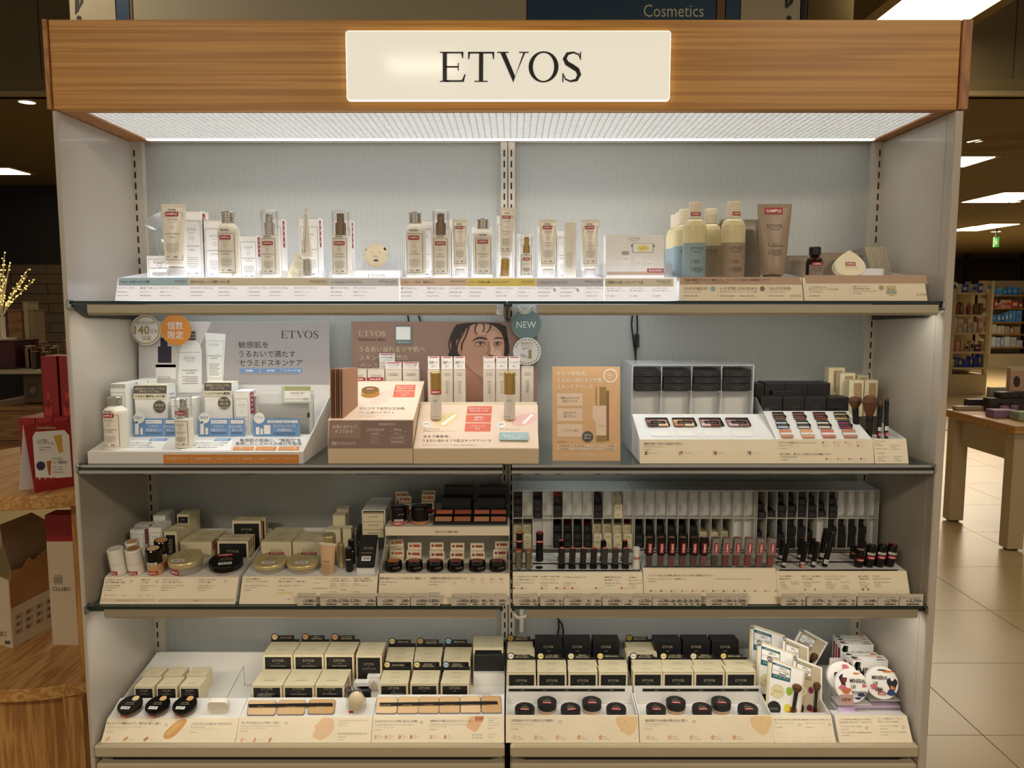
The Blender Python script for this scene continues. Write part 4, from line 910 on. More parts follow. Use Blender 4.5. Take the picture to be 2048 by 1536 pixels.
# boxes behind the balm slope
HDR=M('header_white',(240,236,230),.5)
def hbox(label,x0,yt,x1,Y,zb,D,red=False,header=None,words=()):
 t=carton(label,x0,yt,x1,Y,zb,D=D,kind='ivory',body=M('box_greige',(214,204,188),.5),logo=.45 if not header else .3,top=False,mini=False)
 P=Pc(vert(Y-.0008),0,0,1)
 for k in range(2):P.r(x0+6,yt+9+3.4*k+3*(not header),x1-6,yt+9.7+3.4*k+3*(not header),GREYINK)
 if red:P.r(x0+1,yt+17,x1-2,yt+24,RED,2).t('見本(空箱)',x0+4,yt+18.5,x1-6,yt+22.8,WINK,4,True)
 P.done('front_print',t)
 if header:
  a,b=X(x0,Y,1.4),X(x1,Y,1.4);za,zb_=Zr(yt+.4,Y),Zr(header,Y)
  G().box(a+.0005,b-.0005,Y+.001,Y+.0018,za,zb_,HDR).build('header_card',t)
  P=Pc(vert(Y+.0007),0,0,1);h_=yt-header
  P.r(x0+3,header+1,x1-3,header+2.6,RED).t(words[0],x0+3,header+h_*.35,x1-3,header+h_*.6,INK).t(words[1],x0+6,header+h_*.7,x1-6,header+h_*.88,DIMINK);P.done('header_print',t)
 return t
YB2=1.8425
for i,(x0,x1,yt,red,hd)in enumerate(((699,733,738,True,0),(735,768.5,738,True,0),(770.5,803,738,False,724),(805.5,838,738,False,724))):
 hbox(['greige balm box with red label, end of the row beside brown leaflets','greige balm box with red label, second in the row behind the balm tester','greige balm box with white header card, third in the row','greige balm box with white header card beside the slim upright boxes'][i],x0,yt,x1,YB2,zbk-.02,.019,red,hd,('ツヤやかに輝く','ハイライトバーム'))
hbox('greige balm box standing higher in the back row with white header card',758.5,724,790,YB2+.020,zbk-.02,.018,False,707,('ツヤやかに輝く','ハイライトバーム'))
# skincare base display
xa,xb=X(827,1.61,Z2),X(1077.5,1.61,Z2);zf=Zr(897.5,1.61);ys_=1.755;zs=Zr(804,ys_);yb3=1.886
t=thing('cardboard_display','peach cardboard skincare base display with model portrait on mauve back board','display',((xa+xb)/2,1.74,Z2))
G().ext([(1.61,Z2),(1.61,zf),(ys_,zs),(ys_,zs-.02),(yb3,zs-.02),(yb3,Z2)],xa,xb,BASEC).build('base',t)
zt=Zr(643,yb3);a,b=X(702,yb3,zt),X(1074,yb3,zt)
MBOARD=M('display_mauve',(152,122,106),.5,var=.02)
G().box(a,b,yb3,yb3+.003,Z2,zt,MBOARD).build('back_board',t)
P=Pc(vert(yb3-.0003),*q5)
HAIR=M('print_hair',(48,34,28),.5,var=.2,sc=200);SKIN=M('print_skin',(206,160,134),.5,var=0);SKIND=M('print_skin_shade',(176,124,100),.5,var=0);LIPM=M('print_lip',(168,92,84),.5,var=0);SKINL=M('print_skin_light',(222,180,154),.5,var=0)
P.t('ETVOS',248,165,418,200,CREAMINK,2).t('luscious skin',248,207,420,230,INK,2).t('うるおい溢れるツヤ肌へ',250,266,672,300,CREAMINK,2).t('スキンケア発想の',252,320,560,354,CREAMINK,2).t('ベース',258,374,370,402,CREAMINK,2)
SCL=M('print_sclera',(186,166,150),.5,var=0);BROW=M('print_brow',(70,46,36),.5,var=0);SKM=M('print_skin_mid',(190,144,118),.5,var=0)
P.sm([(850,165),(876,122),(960,112),(1090,112),(1180,120),(1200,190),(1216,300),(1196,335),(1178,330),(1160,220),(1100,140),(1000,140),(925,200),(905,260),(905,330),(880,345),(850,335),(812,330),(846,270),(832,215)],HAIR,1)
P.sm([(886,230),(915,160),(985,118),(1090,118),(1156,165),(1180,230),(1180,300),(1166,380),(1130,440),(1078,474),(1010,450),(936,385),(902,330)],SKM,2)
P.sm([(905,300),(925,380),(1000,452),(1050,520),(1060,600),(930,620),(925,470)],SKIND,2.3).sm([(1050,470),(1100,480),(1150,620),(1040,620)],SKM,2.2)
P.sm([(1060,180),(1120,160),(1172,220),(1174,300),(1150,390),(1110,440),(1092,380),(1104,300),(1082,240)],SKIN,3).sm([(1104,300),(1150,280),(1160,330),(1140,350),(1116,336)],SKINL,3.3).sm([(1000,130),(1080,130),(1110,180),(1040,196),(985,180)],SKIN,3.1)
P.sm([(868,226),(890,218),(908,250),(912,305),(896,330),(878,292)],SKIND,4).sm([(880,242),(894,238),(903,268),(898,302),(888,286)],SKM,4.5)
P.sm([(968,238),(990,212),(1030,200),(1072,214),(1070,224),(1028,214),(996,222)],BROW,5,1).sm([(1104,222),(1136,202),(1172,212),(1172,219),(1138,214)],BROW,5,1)
P.sm([(978,262),(1000,232),(1050,232),(1066,256),(1030,272)],SKIND,4.2).sm([(1100,262),(1118,232),(1164,232),(1170,252),(1136,270)],SKIND,4.2)
P.sm([(992,250),(1015,238),(1046,242),(1056,252),(1030,259),(1006,258)],SCL,5).d(1027,248,9,M('print_iris',(70,76,80),.4,var=0),6).d(1027,248,4,INK,7).sm([(984,250),(1014,232),(1050,238),(1060,250),(1040,243),(1012,240)],HAIR,7,1)
P.sm([(1110,249),(1134,238),(1160,244),(1136,257)],SCL,5).d(1136,248,8.5,MATS['print_iris'],6).d(1136,248,4,INK,7).sm([(1106,248),(1134,232),(1164,242),(1136,240)],HAIR,7,1)
P.sm([(1072,236),(1088,232),(1092,290),(1086,312),(1072,318),(1062,308),(1076,288)],SKIND,4.6).sm([(1088,236),(1102,236),(1118,292),(1126,308),(1112,322),(1092,314),(1094,290)],SKINL,4.8).sm([(1072,316),(1090,318),(1100,324),(1120,320),(1104,329),(1084,326)],BROW,5,1)
P.sm([(1046,352),(1078,338),(1098,342),(1120,338),(1142,354),(1120,372),(1096,378),(1068,370)],LIPM,5).sm([(1046,353),(1080,352),(1098,356),(1142,355),(1098,362)],BROW,6,1)
for q in([(1000,116),(985,160),(1002,190),(1008,188),(992,160),(1010,116)],[(1090,114),(1085,150),(1064,178),(1068,182),(1092,152),(1098,114)],[(950,120),(930,200),(905,240),(900,290),(910,292),(914,242),(938,202),(962,122)],[(1150,120),(1176,190),(1200,240),(1206,300),(1212,298),(1206,236),(1182,186),(1162,120)],[(870,124),(836,190),(818,250),(830,300),(836,296),(826,252),(848,196),(892,120)],[(1040,114),(1050,150),(1036,176),(1042,178),(1056,150),(1050,114)],[(930,130),(912,180),(880,230),(866,300),(876,300),(888,236),(920,184),(944,130)],[(1180,130),(1190,200),(1184,270),(1192,330),(1200,326),(1194,268),(1200,196),(1190,130)]):P.sm(q,HAIR,8,1)
P.done('poster_print',t)
TEAL=M('print_teal_grey',(112,132,130),.5,var=0)
G().box(X(790,yb3,1.5),X(824,yb3,1.5),yb3-.0016,yb3-.0008,Zr(688.5,yb3),Zr(651,yb3),TEAL).build('teal_card',t)
P=Pc(vert(yb3-.0018),*q5);P.r(487,140,578,222,GP2).t('使い方はこちら',503,232,566,243,WINK).done('card_print',t)
P=Pc(slope(1.61,zf+.0002,ys_,zs+.0002),*q5)
P.q([(602,916),(1397,916),(1393,640),(655,640)],PEACHP)
P.q([(945,648),(1101,648),(1098,698),(938,698)],CORAL,2).q([(936,704),(1098,704),(1094,752),(931,752)],CORAL,2).q([(930,758),(1095,758),(1090,811),(925,811)],CORAL,2)
P.t('乾燥による小じわを',952,658,1090,668,WINK,4).t('目立たなくする',962,673,1076,684,WINK,4).t('SPF31',990,716,1044,727,WINK,4,True).t('PA+++',988,732,1044,742,WINK,4,True).t('ノンシリコン',968,772,1056,783,WINK,4).t('処方',992,788,1026,798,WINK,4)
P.sm([(740,770),(760,720),(830,690),(900,690),(870,740),(800,780)],M('print_honey',(236,214,150),.4,var=0),2).q([(770,765),(860,700),(880,705),(790,772)],GP2,3)
P.sm([(1215,770),(1250,710),(1340,690),(1390,690),(1390,740),(1300,780)],M('print_pink_gel',(240,190,178),.4,var=0),2).q([(1290,760),(1350,700),(1370,700),(1310,765)],GP2,3)
P.d(682,763,26,GP2,2,17).t('人気色',664,758,700,768,DIMINK,4).d(1160,766,26,GP2,2,17).t('NEW',1144,760,1176,772,DIMINK,4)
P.t('クリアベージュ',664,790,768,802,DIMINK).t('ラベンダーベージュ',1150,791,1284,803,DIMINK).t('透明感を引き出すクリアカラー',660,806,880,812,GREYINK)
P.t('まるで美容液。',664,834,830,851,INK).t('うるおい溢れるツヤ肌スキンケアベース',655,860,1096,878,INK).t('ミネラルスキンケアベース 30mL 各¥3,850(税込)',655,894,1000,903,GREYINK)
P.done('top_print',t)
ang=math.atan((zs-zf)/(ys_-1.61))
c=Pl((0,1.61,zf),(0,-(zs-zf),ys_-1.61)).h(1028,876)
t=thing('teal_tag','small teal review tag lying on the front slope of skincare base display','tag',c+Vector((0,0,.002)),(ang,0,R(-2)))
wx=wpx(58,c.y,c.z);wz=.026
G().ext(rrect(-wx/2,-wz/2,wx/2,wz/2,.003),0.0005,.003,M('tag_teal',(160,186,186),.35,var=0),'z').build('plate',t,False)
g=G()
for i,s_ in enumerate(('使った人の96%が','「使用感に満足」','と回答!')):
 v,f,a_=tgeo(s_);ww=wx*(.8,.8,.4)[i];g.mesh([(-ww/2+ww*p,.004-.0075*i+.005*q,.0032)for p,q in v],f,WINK)
g.build('printed_text',t,False)
# slim boxes
for i,(x0,x1,hd)in enumerate(((855.5,879,1),(882.5,905.5,1),(907.5,930.5,1),(966.5,990,1),(992,1015,1),(1017,1040,1),(1043,1067,0))):
 Y=1.773;yt=738 if hd else 734
 wd=('透明感アップ','ツヤ肌ベース')if i<3 else('トーンアップ','ツヤ肌ベース')
 t=hbox(f'slim greige base box{" with white header" if hd else " without header"}, {ORD[i]} in row before portrait board',x0,yt,x1,Y,zs-.02+.0004,.022,False,713 if hd else None,wd)
 g=G();W=wpx(x1-x0,Y,1.3);h=Zr(yt,Y)-zs+.02;ftext(g,'ETVOS',0,h*.54,W*1.0,W*.22,DIMINK,lambda x,z:-.0112,rot=True);g.build('side_lettering',t,False)
GREIGE=MATS['box_greige']
for i,(px,lab)in enumerate(((872,True),(1019,False))):
 Y=1.70;zb=zf+(Y-1.61)*(zs-zf)/(ys_-1.61)-.004;zt=Zr(744,Y);r=wpx(22.5,Y,1.3)/2;h=zt-zb
 t=thing('base_tester',['gold capped greige base tester with SAMPLE sticker','gold capped greige base tester without sticker below portrait'][i],'bottle',(X(px,Y,(zb+zt)/2),Y,zb+.004))
 h-=.004
 G().lathe([(0,0),(r*.95,0),(r,.002),(r,.53*h)],GREIGE,26).build('bottle_body',t,False)
 G().lathe([(r*1.0,.532*h),(r,.985*h),(r*.93,h),(0,h)],GOLD,26).build('cap',t,False)
 g=G();yf=cyl(r);bars(g,-r*.1,.42*h,r*1.1,3,.02*h,GREYINK,yf);ftext(g,'ETVOS',(0,-r*.4)[i],.06*h,r*1.2,r*.26,INK,yf);g.build('printed_label',t,False)
 if lab:sample(t,0,.585*h,r*1.75,yf,h_=r*.75)
badge('grey teal round badge reading NEW on corner of portrait board',1052.5,649,30,TEAL,yb3-.012,lambda P:P.t('NEW',1033,643,1072,656,WINK))
def lb(P):
 for i in range(22):
  a=R(-65+310*i/21-90+0);
  x,y=1054+24*math.cos(a-R(0)),703+24*math.sin(a)
  P.q([(x+3.2*math.cos(a+.9),y+3.2*math.sin(a+.9)),(x+1.3*math.cos(a+2.4),y+1.3*math.sin(a+2.4)),(x-3.2*math.cos(a+.9),y-3.2*math.sin(a+.9)),(x-1.3*math.cos(a+2.4),y-1.3*math.sin(a+2.4))],GOLDINK,2)
 return P.t('敏感肌向け',1042,684,1066,689,GOLDINK).t('ベースメイク',1041,690,1067,694,GOLDINK).t('国内売上',1045,695,1063,699,GOLDINK).t('No.',1042,707,1055,715,GOLDINK).t('1',1057,700,1063,717,GOLDINK,3,True)
badge('white round badge with gold laurel reading No.1 below NEW badge',1054,703,28,CARDW,yb3-.016,lb)
# --- peach poster card
TANP=M('poster_tan',(226,184,136),.5,var=.02);PFOUND=M('print_foundation',(232,186,140),.45,var=0)
Y0,Y1=1.640,1.664;zt=Zr(733.5,Y1);a,b=X(1105,Y0,Z2),X(1240.5,Y0,Z2)
t=thing('poster_card','tan poster card of skincare base bottle standing on second shelf beside the eyeshadow rack','poster',((a+b)/2,1.652,Z2))
G().ext([(Y0,Z2),(Y1,zt),(Y1+.002,zt),(Y0+.002,Z2)],a,b,TANP).build('card',t)
G().ext([(Y0+.0025,Z2+.0003),(Y1-.002,Z2+(zt-Z2)*.8),(Y0+.06,Z2+.0003)],(a+b)/2-.002,(a+b)/2+.002,WPAPER).build('easel',t)
P=Pc(slope(Y0,Z2,Y1,zt),*q5)
P.t('まるで美容液。',1516,424,1708,450,WINK).t('うるおい溢れるツヤ肌',1516,466,1805,496,WINK).t('スキンケアベース',1516,510,1742,536,WINK)
P.ring(1858,452,37,45,GP2).t('No.1',1838,438,1878,458,WINK).t('国内売上',1840,464,1876,474,WINK)
for y0,y1,l in((566,646,('乾燥による小じわを','目立たなくする')),(662,743,('石けんオフで','肌にやさしい')),(762,843,('ノンシリコン処方',))):
 P.r(1517,y0,1680,y1,PEACHP)
 for i,s_ in enumerate(l):yy=(y0+y1)/2-(8 if len(l)==1 else 20)+21*i;P.t(s_,1600-6.6*len(s_),yy,1600+6.6*len(s_),yy+16,DIMINK)
P.sm([(1735,640),(1760,600),(1860,570),(1915,570),(1905,620),(1880,670),(1905,740),(1895,810),(1840,840),(1770,830),(1735,740)],PFOUND,1).q([(1745,650),(1765,640),(1770,760),(1745,730)],PEACHP,2)
P.r(1832,548,1850,870,M('print_shadow_tan',(150,110,76),.5,var=0),2).r(1765,645,1832,835,PEACHP,3).r(1765,524,1832,642,GOLDINK,3).r(1772,524,1788,642,PFOUND,4).r(1768,835,1830,874,GOLDINK,3).t('ETVOS',1776,768,1825,780,GOLDINK,4)
P.d(1713,843,36,DIMINK,3).t('SPF31',1692,827,1734,840,WINK,5).t('PA+++',1692,846,1734,858,WINK,5).t('8つのフリー',1519,870,1585,883,DIMINK)
for r_ in range(2):
 for k in range(4):P.r(1517+96*k,893+20*r_,1607+96*k,908+20*r_,PEACHP,2);P.t((('石油系界面活性剤','鉱物油','シリコン','タール系色素'),('合成香料','パラベン','アルコール','紫外線吸収剤'))[r_][k],1530+96*k,896+20*r_,1596+96*k,905+20*r_,DIMINK,4)
P.t('ETVOS',1668,946,1748,964,WINK).t('luscious skin',1668,967,1748,978,CREAMINK).done('poster_print',t)
# --- eyeshadow rack
xa,xb=X(1280,1.612,Z2),X(1555,1.612,Z2);TYA,TYB=1.624,1.735
zl=Zr(879,TYA);zk=Zr(828,TYB);yfr=1.742;ztp=Zr(732,yfr)
t=thing('eyeshadow_rack','white acrylic rack of black eyeshadow boxes above a sloping palette tray','rack',((xa+xb)/2,1.75,Z2))
G().ext([(1.612,Z2),(TYA,zl),(TYA+.002,zl),(1.614,Z2)],xa,xb,CREAMP).build('label_panel',t)
G().ext([(1.6145,Z2),(TYA+.0025,zl),(TYB,zk),(TYB,Z2)],xa+.001,xb-.001,WHITE).build('tray_base',t)
ACRW=milky('white_acrylic',(236,238,238))
xs_=[X(p,yfr,1.3)for p in(1265,1322,1382,1441.5,1503)]
G().box(xs_[0]-.003,xs_[0],yfr,1.885,Z2,ztp,ACRW).build('side_wall',t);G().box(xs_[4],xs_[4]+.003,yfr,1.885,Z2,ztp,ACRW).build('side_wall',t)
G().box(xs_[0]-.003,xs_[4]+.003,yfr,1.886,ztp,ztp+.003,FROST).build('top_panel',t);G().box(xs_[0],xs_[4],1.882,1.885,Z2,ztp,ACRW).build('back_wall',t)
zm=Zr(781,yfr);G().box(xs_[0],xs_[4],yfr+.002,1.88,zm-.004,zm-.001,ACRW).build('mid_shelf',t)
G().box(xs_[0],xs_[4],yfr+.028,yfr+.030,Z2,zm-.0045,WHITE).build('cell_back',t)  # white panel added near the front to brighten the empty lower cells
for x in xs_[1:4]:G().box(x-.0012,x+.0012,yfr+.001,1.88,Z2,ztp-.0005,ACRW).build('divider',t)
P=Pc(slope(1.612,Z2,TYA,zl),*q6)
P.t('繊細な輝きで深みと気品ある目元へ',204,617,440,632,INK).t('ミネラルクラッシィシャドー',204,638,326,648,INK).t('¥4,400(税込)',204,656,254,664,DIMINK).r(190,674,985,675,PCRM)
PALC=[[(150,110,90),(196,150,120),(90,64,54),(226,196,160)],[(206,170,110),(150,96,60),(180,130,96),(226,200,160)],[(186,140,130),(140,86,80),(220,190,180),(120,70,64)],[(170,130,130),(120,84,88),(210,180,176),(150,110,100)]]
CMAT={}
def cm(c,met=.0):
 k=tuple(c)+(met,)
 if k not in CMAT:CMAT[k]=M('shade_%d_%d_%d'%tuple(c),c,.45,met,var=.03)
 return CMAT[k]
for i,(x,s_)in enumerate(((210,'ロイヤルブラウン'),(415,'ヌーディブロンズ'),(620,'モダンローズ'),(828,'シャイニーピンク'))):
 for k in range(4):P.r(x+11*(k%2),670+11*(k//2),x+11+11*(k%2),681+11*(k//2),cm(PALC[i][k]),2)
 P.t(s_,x+28,677,x+72,686,GREYINK)
P.done('lettering',t)
tp=slope(TYA+.0025,zl+.0003,TYB,zk+.0003);tang=math.atan((zk-zl)/(TYB-TYA-.0025))
P=Pc(tp,*q6)
for x0,x1 in((232,372),(392,530),(555,690),(722,880)):P.q([(x0,545),(x1-25,545),(x1,582),(x0+18,582)],PGREY).q([(x0+4,549),(x1-27,549),(x1-5,579),(x0+20,579)],WPAPER,2)
P.done('tray_recess',t)
def quadbox(name,root,pl,pts,hgt,mat,lv=.5):
 g=G();a=[pl.h(*p,lv)for p in pts];n=pl.n*hgt;g.mesh([*a,*[q+n for q in a]],[(3,2,1,0),(4,5,6,7),(0,1,5,4),(1,2,6,5),(2,3,7,6),(3,0,4,7)],mat)
 return g.build(name,root)
for i,(p0,p1,p2,p3,nm)in enumerate((((210,477),(342,477),(362,521),(228,521),'ロイヤルブラウン'),((372,477),(504,477),(525,521),(385,521),'ヌーディブロンズ'),((535,477),(663,477),(688,521),(550,521),'モダンローズ'),((693,477),(828,477),(850,521),(716,521),'シャイニーピンク'))):
 T_=lambda p:(q6[0]+p[0]/q6[2],q6[1]+p[1]/q6[2])
 c=tp.h(*T_(((p0[0]+p2[0])/2,499)))
 t=thing('eyeshadow_palette',f'black four colour eyeshadow palette, {ORD[i]} along the tray from poster card','palette',c,(0,0,0))
 quadbox('pan_case',t,tp,[T_(q)for q in(p3,p2,p1,p0)],.004,BLACK)
 P=Pc(Pl(tp.p+tp.n*.0042,tp.n),*q6)
 lerp=lambda u,v:(p0[0]+(p1[0]-p0[0])*u+(p3[0]-p0[0])*v,p0[1]+(p3[1]-p0[1])*v)
 for k in range(4):
  u,v=(k%2)*.48+.04,(k//2)*.46+.06
  P.q([lerp(u,v+.42),lerp(u+.44,v+.42),lerp(u+.44,v),lerp(u,v)],cm(PALC[i][k]),1)
 P.done('colour_pans',t)
 quadbox('name_band',t,Pl(tp.p+tp.n*.0045,tp.n),[T_(q)for q in(lerp(.22,.62),lerp(.86,.62),lerp(.86,.34),lerp(.22,.34))],.002,BLACK)
 P=Pc(Pl(tp.p+tp.n*.0068,tp.n),*q6);a,b=lerp(.3,.55),lerp(.78,.42);P.t(nm,a[0],b[1],b[0],a[1],WINK,1).done('lettering',t)
for c_ in range(4):
 for r_ in range(3):
  yts=(739.5,754.5,768)[r_];ybs=(753.5,767.3,780.3)[r_]
  a,b=xs_[c_]+.004,xs_[c_+1]-.004;Y=yfr-.002-.002*r_;za,zb=Zr(ybs,Y),Zr(yts,Y)
  t=thing('eyeshadow_box',f'black eyeshadow box, {["topmost", "middle one", "lowest"][r_]} of three in {ORD[c_]} column of white rack','box',((a+b)/2,Y+.03,za))
  if r_==2:za=zm-.0008
  j=random.uniform(-.002,.002)
  G().box(a+j,b+j,Y,Y+.07,za,zb,BLACK,.0006).build('box_body',t)
  g=G();w_=b-a;pl=vert(Y-.0003);g.box(a+j+w_*.3,b+j-w_*.25,Y-.0004,Y-.0002,za+(zb-za)*.55,za+(zb-za)*.6,DIMINK);g.box(a+j+w_*.42,b+j-w_*.35,Y-.0004,Y-.0002,za+(zb-za)*.25,za+(zb-za)*.32,DIMINK);g.build('printed_text',t)
# --- multi powder display
xa,xb=X(1553.5,1.612,Z2),X(1748.5,1.612,Z2);TYA,TYB=1.624,1.745;zl=Zr(878.5,TYA);zk=Zr(822,TYB)
t=thing('powder_display','white display tray of twelve shadow powder pans with cream label panel','display tray',((xa+xb)/2,1.75,Z2))
G().ext([(1.612,Z2),(TYA,zl),(TYA+.002,zl),(1.614,Z2)],xa,xb,CREAMP).build('label_panel',t)
G().ext([(1.6145,Z2),(TYA+.0025,zl),(TYB,zk),(TYB,zk-.02),(1.885,zk-.02),(1.885,Z2)],xa+.001,xb-.001,WHITE).build('tray_base',t)
for x in(xa-.0005,xb-.0015):G().ext([(1.616,Z2),(TYA+.003,zl),(TYB+.02,zk+.028 if x<.6 else zk),(1.886,zk+.03 if x<.6 else zk),(1.886,Z2)],x,x+.002,FROST).build('side_wall',t)
for px,py in((1533,822),(1701,822)):p=slope(TYA,zl,TYB,zk).h(px,py);G().box(p.x-.005,p.x+.005,p.y-.003,p.y+.004,p.z+.0004,p.z+.006,CLEAR).build('flap_hinge',t)
P=Pc(slope(1.612,Z2,TYA,zl),*q6)
P.t('スキンケア発想のクリームアイシャドー',1012,612,1246,626,INK).t('ミネラルアイバーム',1014,632,1098,641,INK).t('¥2,750(税込)',1016,650,1064,657,DIMINK).t('目元も頬も、唇もさっと染め上げる多機能パウダー',1022,681,1338,694,INK).t('ミネラルマルチパウダー',1026,699,1130,710,INK).t('¥2,200(税込)',1030,718,1076,725,DIMINK).r(1010,668,1572,669,PCRM)
for i,(x,y,c)in enumerate(((1278,613,(150,80,70)),(1346,613,(226,150,130)),(1414,613,(226,130,120)),(1484,613,(220,190,176)),(1282,632,(190,200,220)),(1352,632,(214,210,214)),(1420,632,(236,226,206)),(1488,632,(180,80,120)),(1298,711,(190,80,66)),(1367,711,(210,150,120)),(1436,711,(214,90,90)),(1506,711,(110,84,80)))):
 P.r(x,y,x+10,y+10,cm(c),2).t('ブラウン',x+15,y-1,x+32,y+4,GREYINK).t('ベージュ',x+15,y+6,x+36,y+11,GREYINK)
P.done('lettering',t)
tp=slope(TYA+.0025,zl+.0003,TYB,zk+.0003)
XS=(((975,1060),(1097,1183),(1220,1310),(1345,1437)),((995,1080),(1120,1208),(1243,1333),(1370,1460)),((1018,1105),(1143,1232),(1268,1360),(1395,1490)))
YS=((440,482),(492,535),(545,590))
CC=(((130,96,70),(150,86,76),(150,70,50),(196,166,110)),((190,200,216),(214,206,206),(232,222,196),(150,70,96)),((206,140,110),(220,160,120),(196,120,100),(190,130,110)))
NN=(('ミルクココア','ピンクブラウン','アプリコット','ハニーゴールド'),('ムーンライト','パールヴェール','シャンパン','ワイルドベリー'),('シアーピンク','コーラル','ウォームピンク','フィグブラウン'))
for r_ in range(3):
 for c_ in range(4):
  x0,x1=XS[r_][c_];y0,y1=YS[r_];T_=lambda x,y:(q6[0]+x/q6[2],q6[1]+y/q6[2])
  t=thing('powder_pan',f'square shadow powder pan with {"pale" if r_ == 2 else "black"} name band, {ORD[c_]} in {["back", "middle", "front"][r_]} row','palette',tp.h(*T_((x0+x1)/2,(y0+y1)/2)))
  quadbox('pan_case',t,tp,[T_(x0+16,y1),T_(x1,y1),T_(x1-18,y0),T_(x0,y0)],.003,BLACK if r_<2 else cm(CC[r_][c_]))
  P=Pc(Pl(tp.p+tp.n*.0032,tp.n),*q6);P.q([(x0+18,y1-4),(x1-4,y1-4),(x1-20,y0+3),(x0+4,y0+3)],cm(CC[r_][c_]));P.done('powder',t)
  ym=(y0+y1)/2;quadbox('name_band',t,Pl(tp.p+tp.n*.0036,tp.n),[T_(x0+12,ym+6),T_(x1+3,ym+6),T_(x1-2,ym-6),T_(x0+8,ym-6)],.0015,BLACK if r_<2 else WHITE)
  P=Pc(Pl(tp.p+tp.n*.0053,tp.n),*q6);P.t(NN[r_][c_],x0+18,ym-3,x1-12,ym+3,WINK if r_<2 else INK,1).done('lettering',t)
Zf=zk-.02+.0005
def bk(label,x0,yt,x1,Y,D,zb=None):return carton(label,x0,yt,x1,Y,zb or Zf,D=D,kind='black',logo=.45)
for i,(x0,x1)in enumerate(((1522.5,1565),(1567,1608.5),(1610,1653),(1655,1698))):bk(f'black powder box in front row, {ORD[i]} from rack behind the pan tray',x0,794.5,x1,1.752,.045)
for i,(x0,x1)in enumerate(((1530,1570),(1571,1615),(1616,1661))):bk(f'black powder box in tall back row, {ORD[i]} from the white rack',x0,766,x1,1.812,.055)
bk('black powder box in back row partly hidden by the white eyeshadow rack',1513,768,1528,1.812,.05)
t=bk('low black powder box lying on front row boxes',1545,782,1593,1.80,.011)
for i,(x0,x1,yt,Y)in enumerate(((1658,1690,735,1.845),(1681,1711,746,1.82),(1717,1738,750,1.848),(1699,1728,760,1.793),(1730,1756,760,1.80))):
 if i==2:x0,x1,Y=1714,1738,1.85
 zb=Z2 if X(x1,Y,1.3)>xb else Zf
 t=carton(['tallest cream brush box behind black powder boxes','cream brush box second in height beside the tallest','cream brush box at back nearest slotted post','cream brush box in front with tan window beside powder boxes','cream brush box in front with tan window above kabuki brushes'][i],x0,yt,x1,Y,Zf,D=.024,kind='ivory',body=CREAM,top=False,logo=.72,mini=False)
 P=Pc(vert(Y-.0004),0,0,1);w_=x1-x0;P.r(x0+w_*.3,yt+6,x1-w_*.15,yt+48,M('window_tan',(170,140,100),.5,var=0));P.r(x0+w_*.5,yt+24,x1-w_*.35,yt+24.8,CREAMINK,3);P.done('front_print',t)
# brush stand
xa,xb=X(1750.5,1.612,Z2),X(1817.5,1.612,Z2);zl=Zr(878,1.628)
t=thing('brush_stand','small white stand with cream price panel holding make-up brushes','display tray',((xa+xb)/2,1.66,Z2))
G().ext([(1.612,Z2),(1.628,zl),(1.630,zl),(1.614,Z2)],xa,xb,CREAMP).build('label_panel',t)
G().ext([(1.6145,Z2),(1.629,zl-.004),(1.71,zl-.004),(1.71,Z2)],xa+.001,xb-.001,WHITE).build('tray_base',t)
for x in(xa,xb-.0015):G().ext([(1.617,Z2),(1.631,zl),(1.75,zl+.02),(1.75,Z2)],x,x+.0015,WHITE).build('side_wall',t)
P=Pc(slope(1.612,Z2,1.628,zl),*q6)
for i,(x0,x1,y,a)in enumerate(((1592,1656,605,'フェイスカブキ'),(1594,1625,619,'ブラシ'),(1690,1752,631,'スキンフィット'),(1692,1722,643,'ブラシ'),(1602,1670,651,'パウダーブラシ'),(1612,1668,701,'アイライナー'),(1612,1642,713,'ブラシ'),(1708,1764,699,'アイシャドー'),(1710,1742,711,'ブラシ'))):P.t(a,x0,y,x1,y+9,INK)
for x,y in((1598,632),(1696,656),(1608,678),(1614,725),(1712,724)):P.t('¥3,300(税込)',x,y,x+48,y+7,DIMINK)
P.r(1678,606,1679,735,PCRM).done('lettering',t)
BRH=M('brush_hair',(92,56,30),.7,var=.25,sc=300);BRB=M('brush_black',(22,20,20),.2)
def brush(label,px,yt,yb,w_,Y,hairf,tilt=0,sticker=False,slim=False):
 loc,h=place(px,yt,yb,Y);loc=(loc[0],loc[1],zl-.0035);h=Zr(yt,Y)-loc[2];r=wpx(w_,Y,1.3)/2
 t=thing('makeup_brush',label,'brush',loc,(R(-3),R(tilt),0))
 b=(1-hairf)*h;hr=r*(.42 if not slim else .9)
 G().lathe([(0,0),(hr*.8,0),(hr,.01),(hr,b*.7),(hr*1.15,b*.93),(hr*1.1,b)],BRB,18).build('handle',t,False)
 pr=[(hr*1.05,b),(r*(.75 if not slim else .8),b+hairf*h*.3),(r,b+hairf*h*.65),(r*.85,b+hairf*h*.88),(r*.45,b+hairf*h*.98),(0,h)]
 if slim:pr=[(hr*.95,b),(r,b+hairf*h*.4),(r*.5,b+hairf*h*.85),(0,h)]
 G().lathe(pr,BRH,20,sy=.75).build('bristles',t,False)
 if sticker:
  g=G();yf=cyl(hr);patch(g,0,h*.24,hr*1.7,h*.10,WPAPER,yf,.0005);ftext(g,'TESTER',0,h*.24,h*.08,hr*.6,INK,yf,.0009,rot=True);g.build('tester_sticker',t,False)
  g=G();patch(g,0,h*.10,hr*1.7,h*.09,RED,yf,.0005);ftext(g,'SAMPLE',0,h*.10,h*.08,hr*.6,WINK,yf,.0009,rot=True);g.build('sample_sticker',t,False)
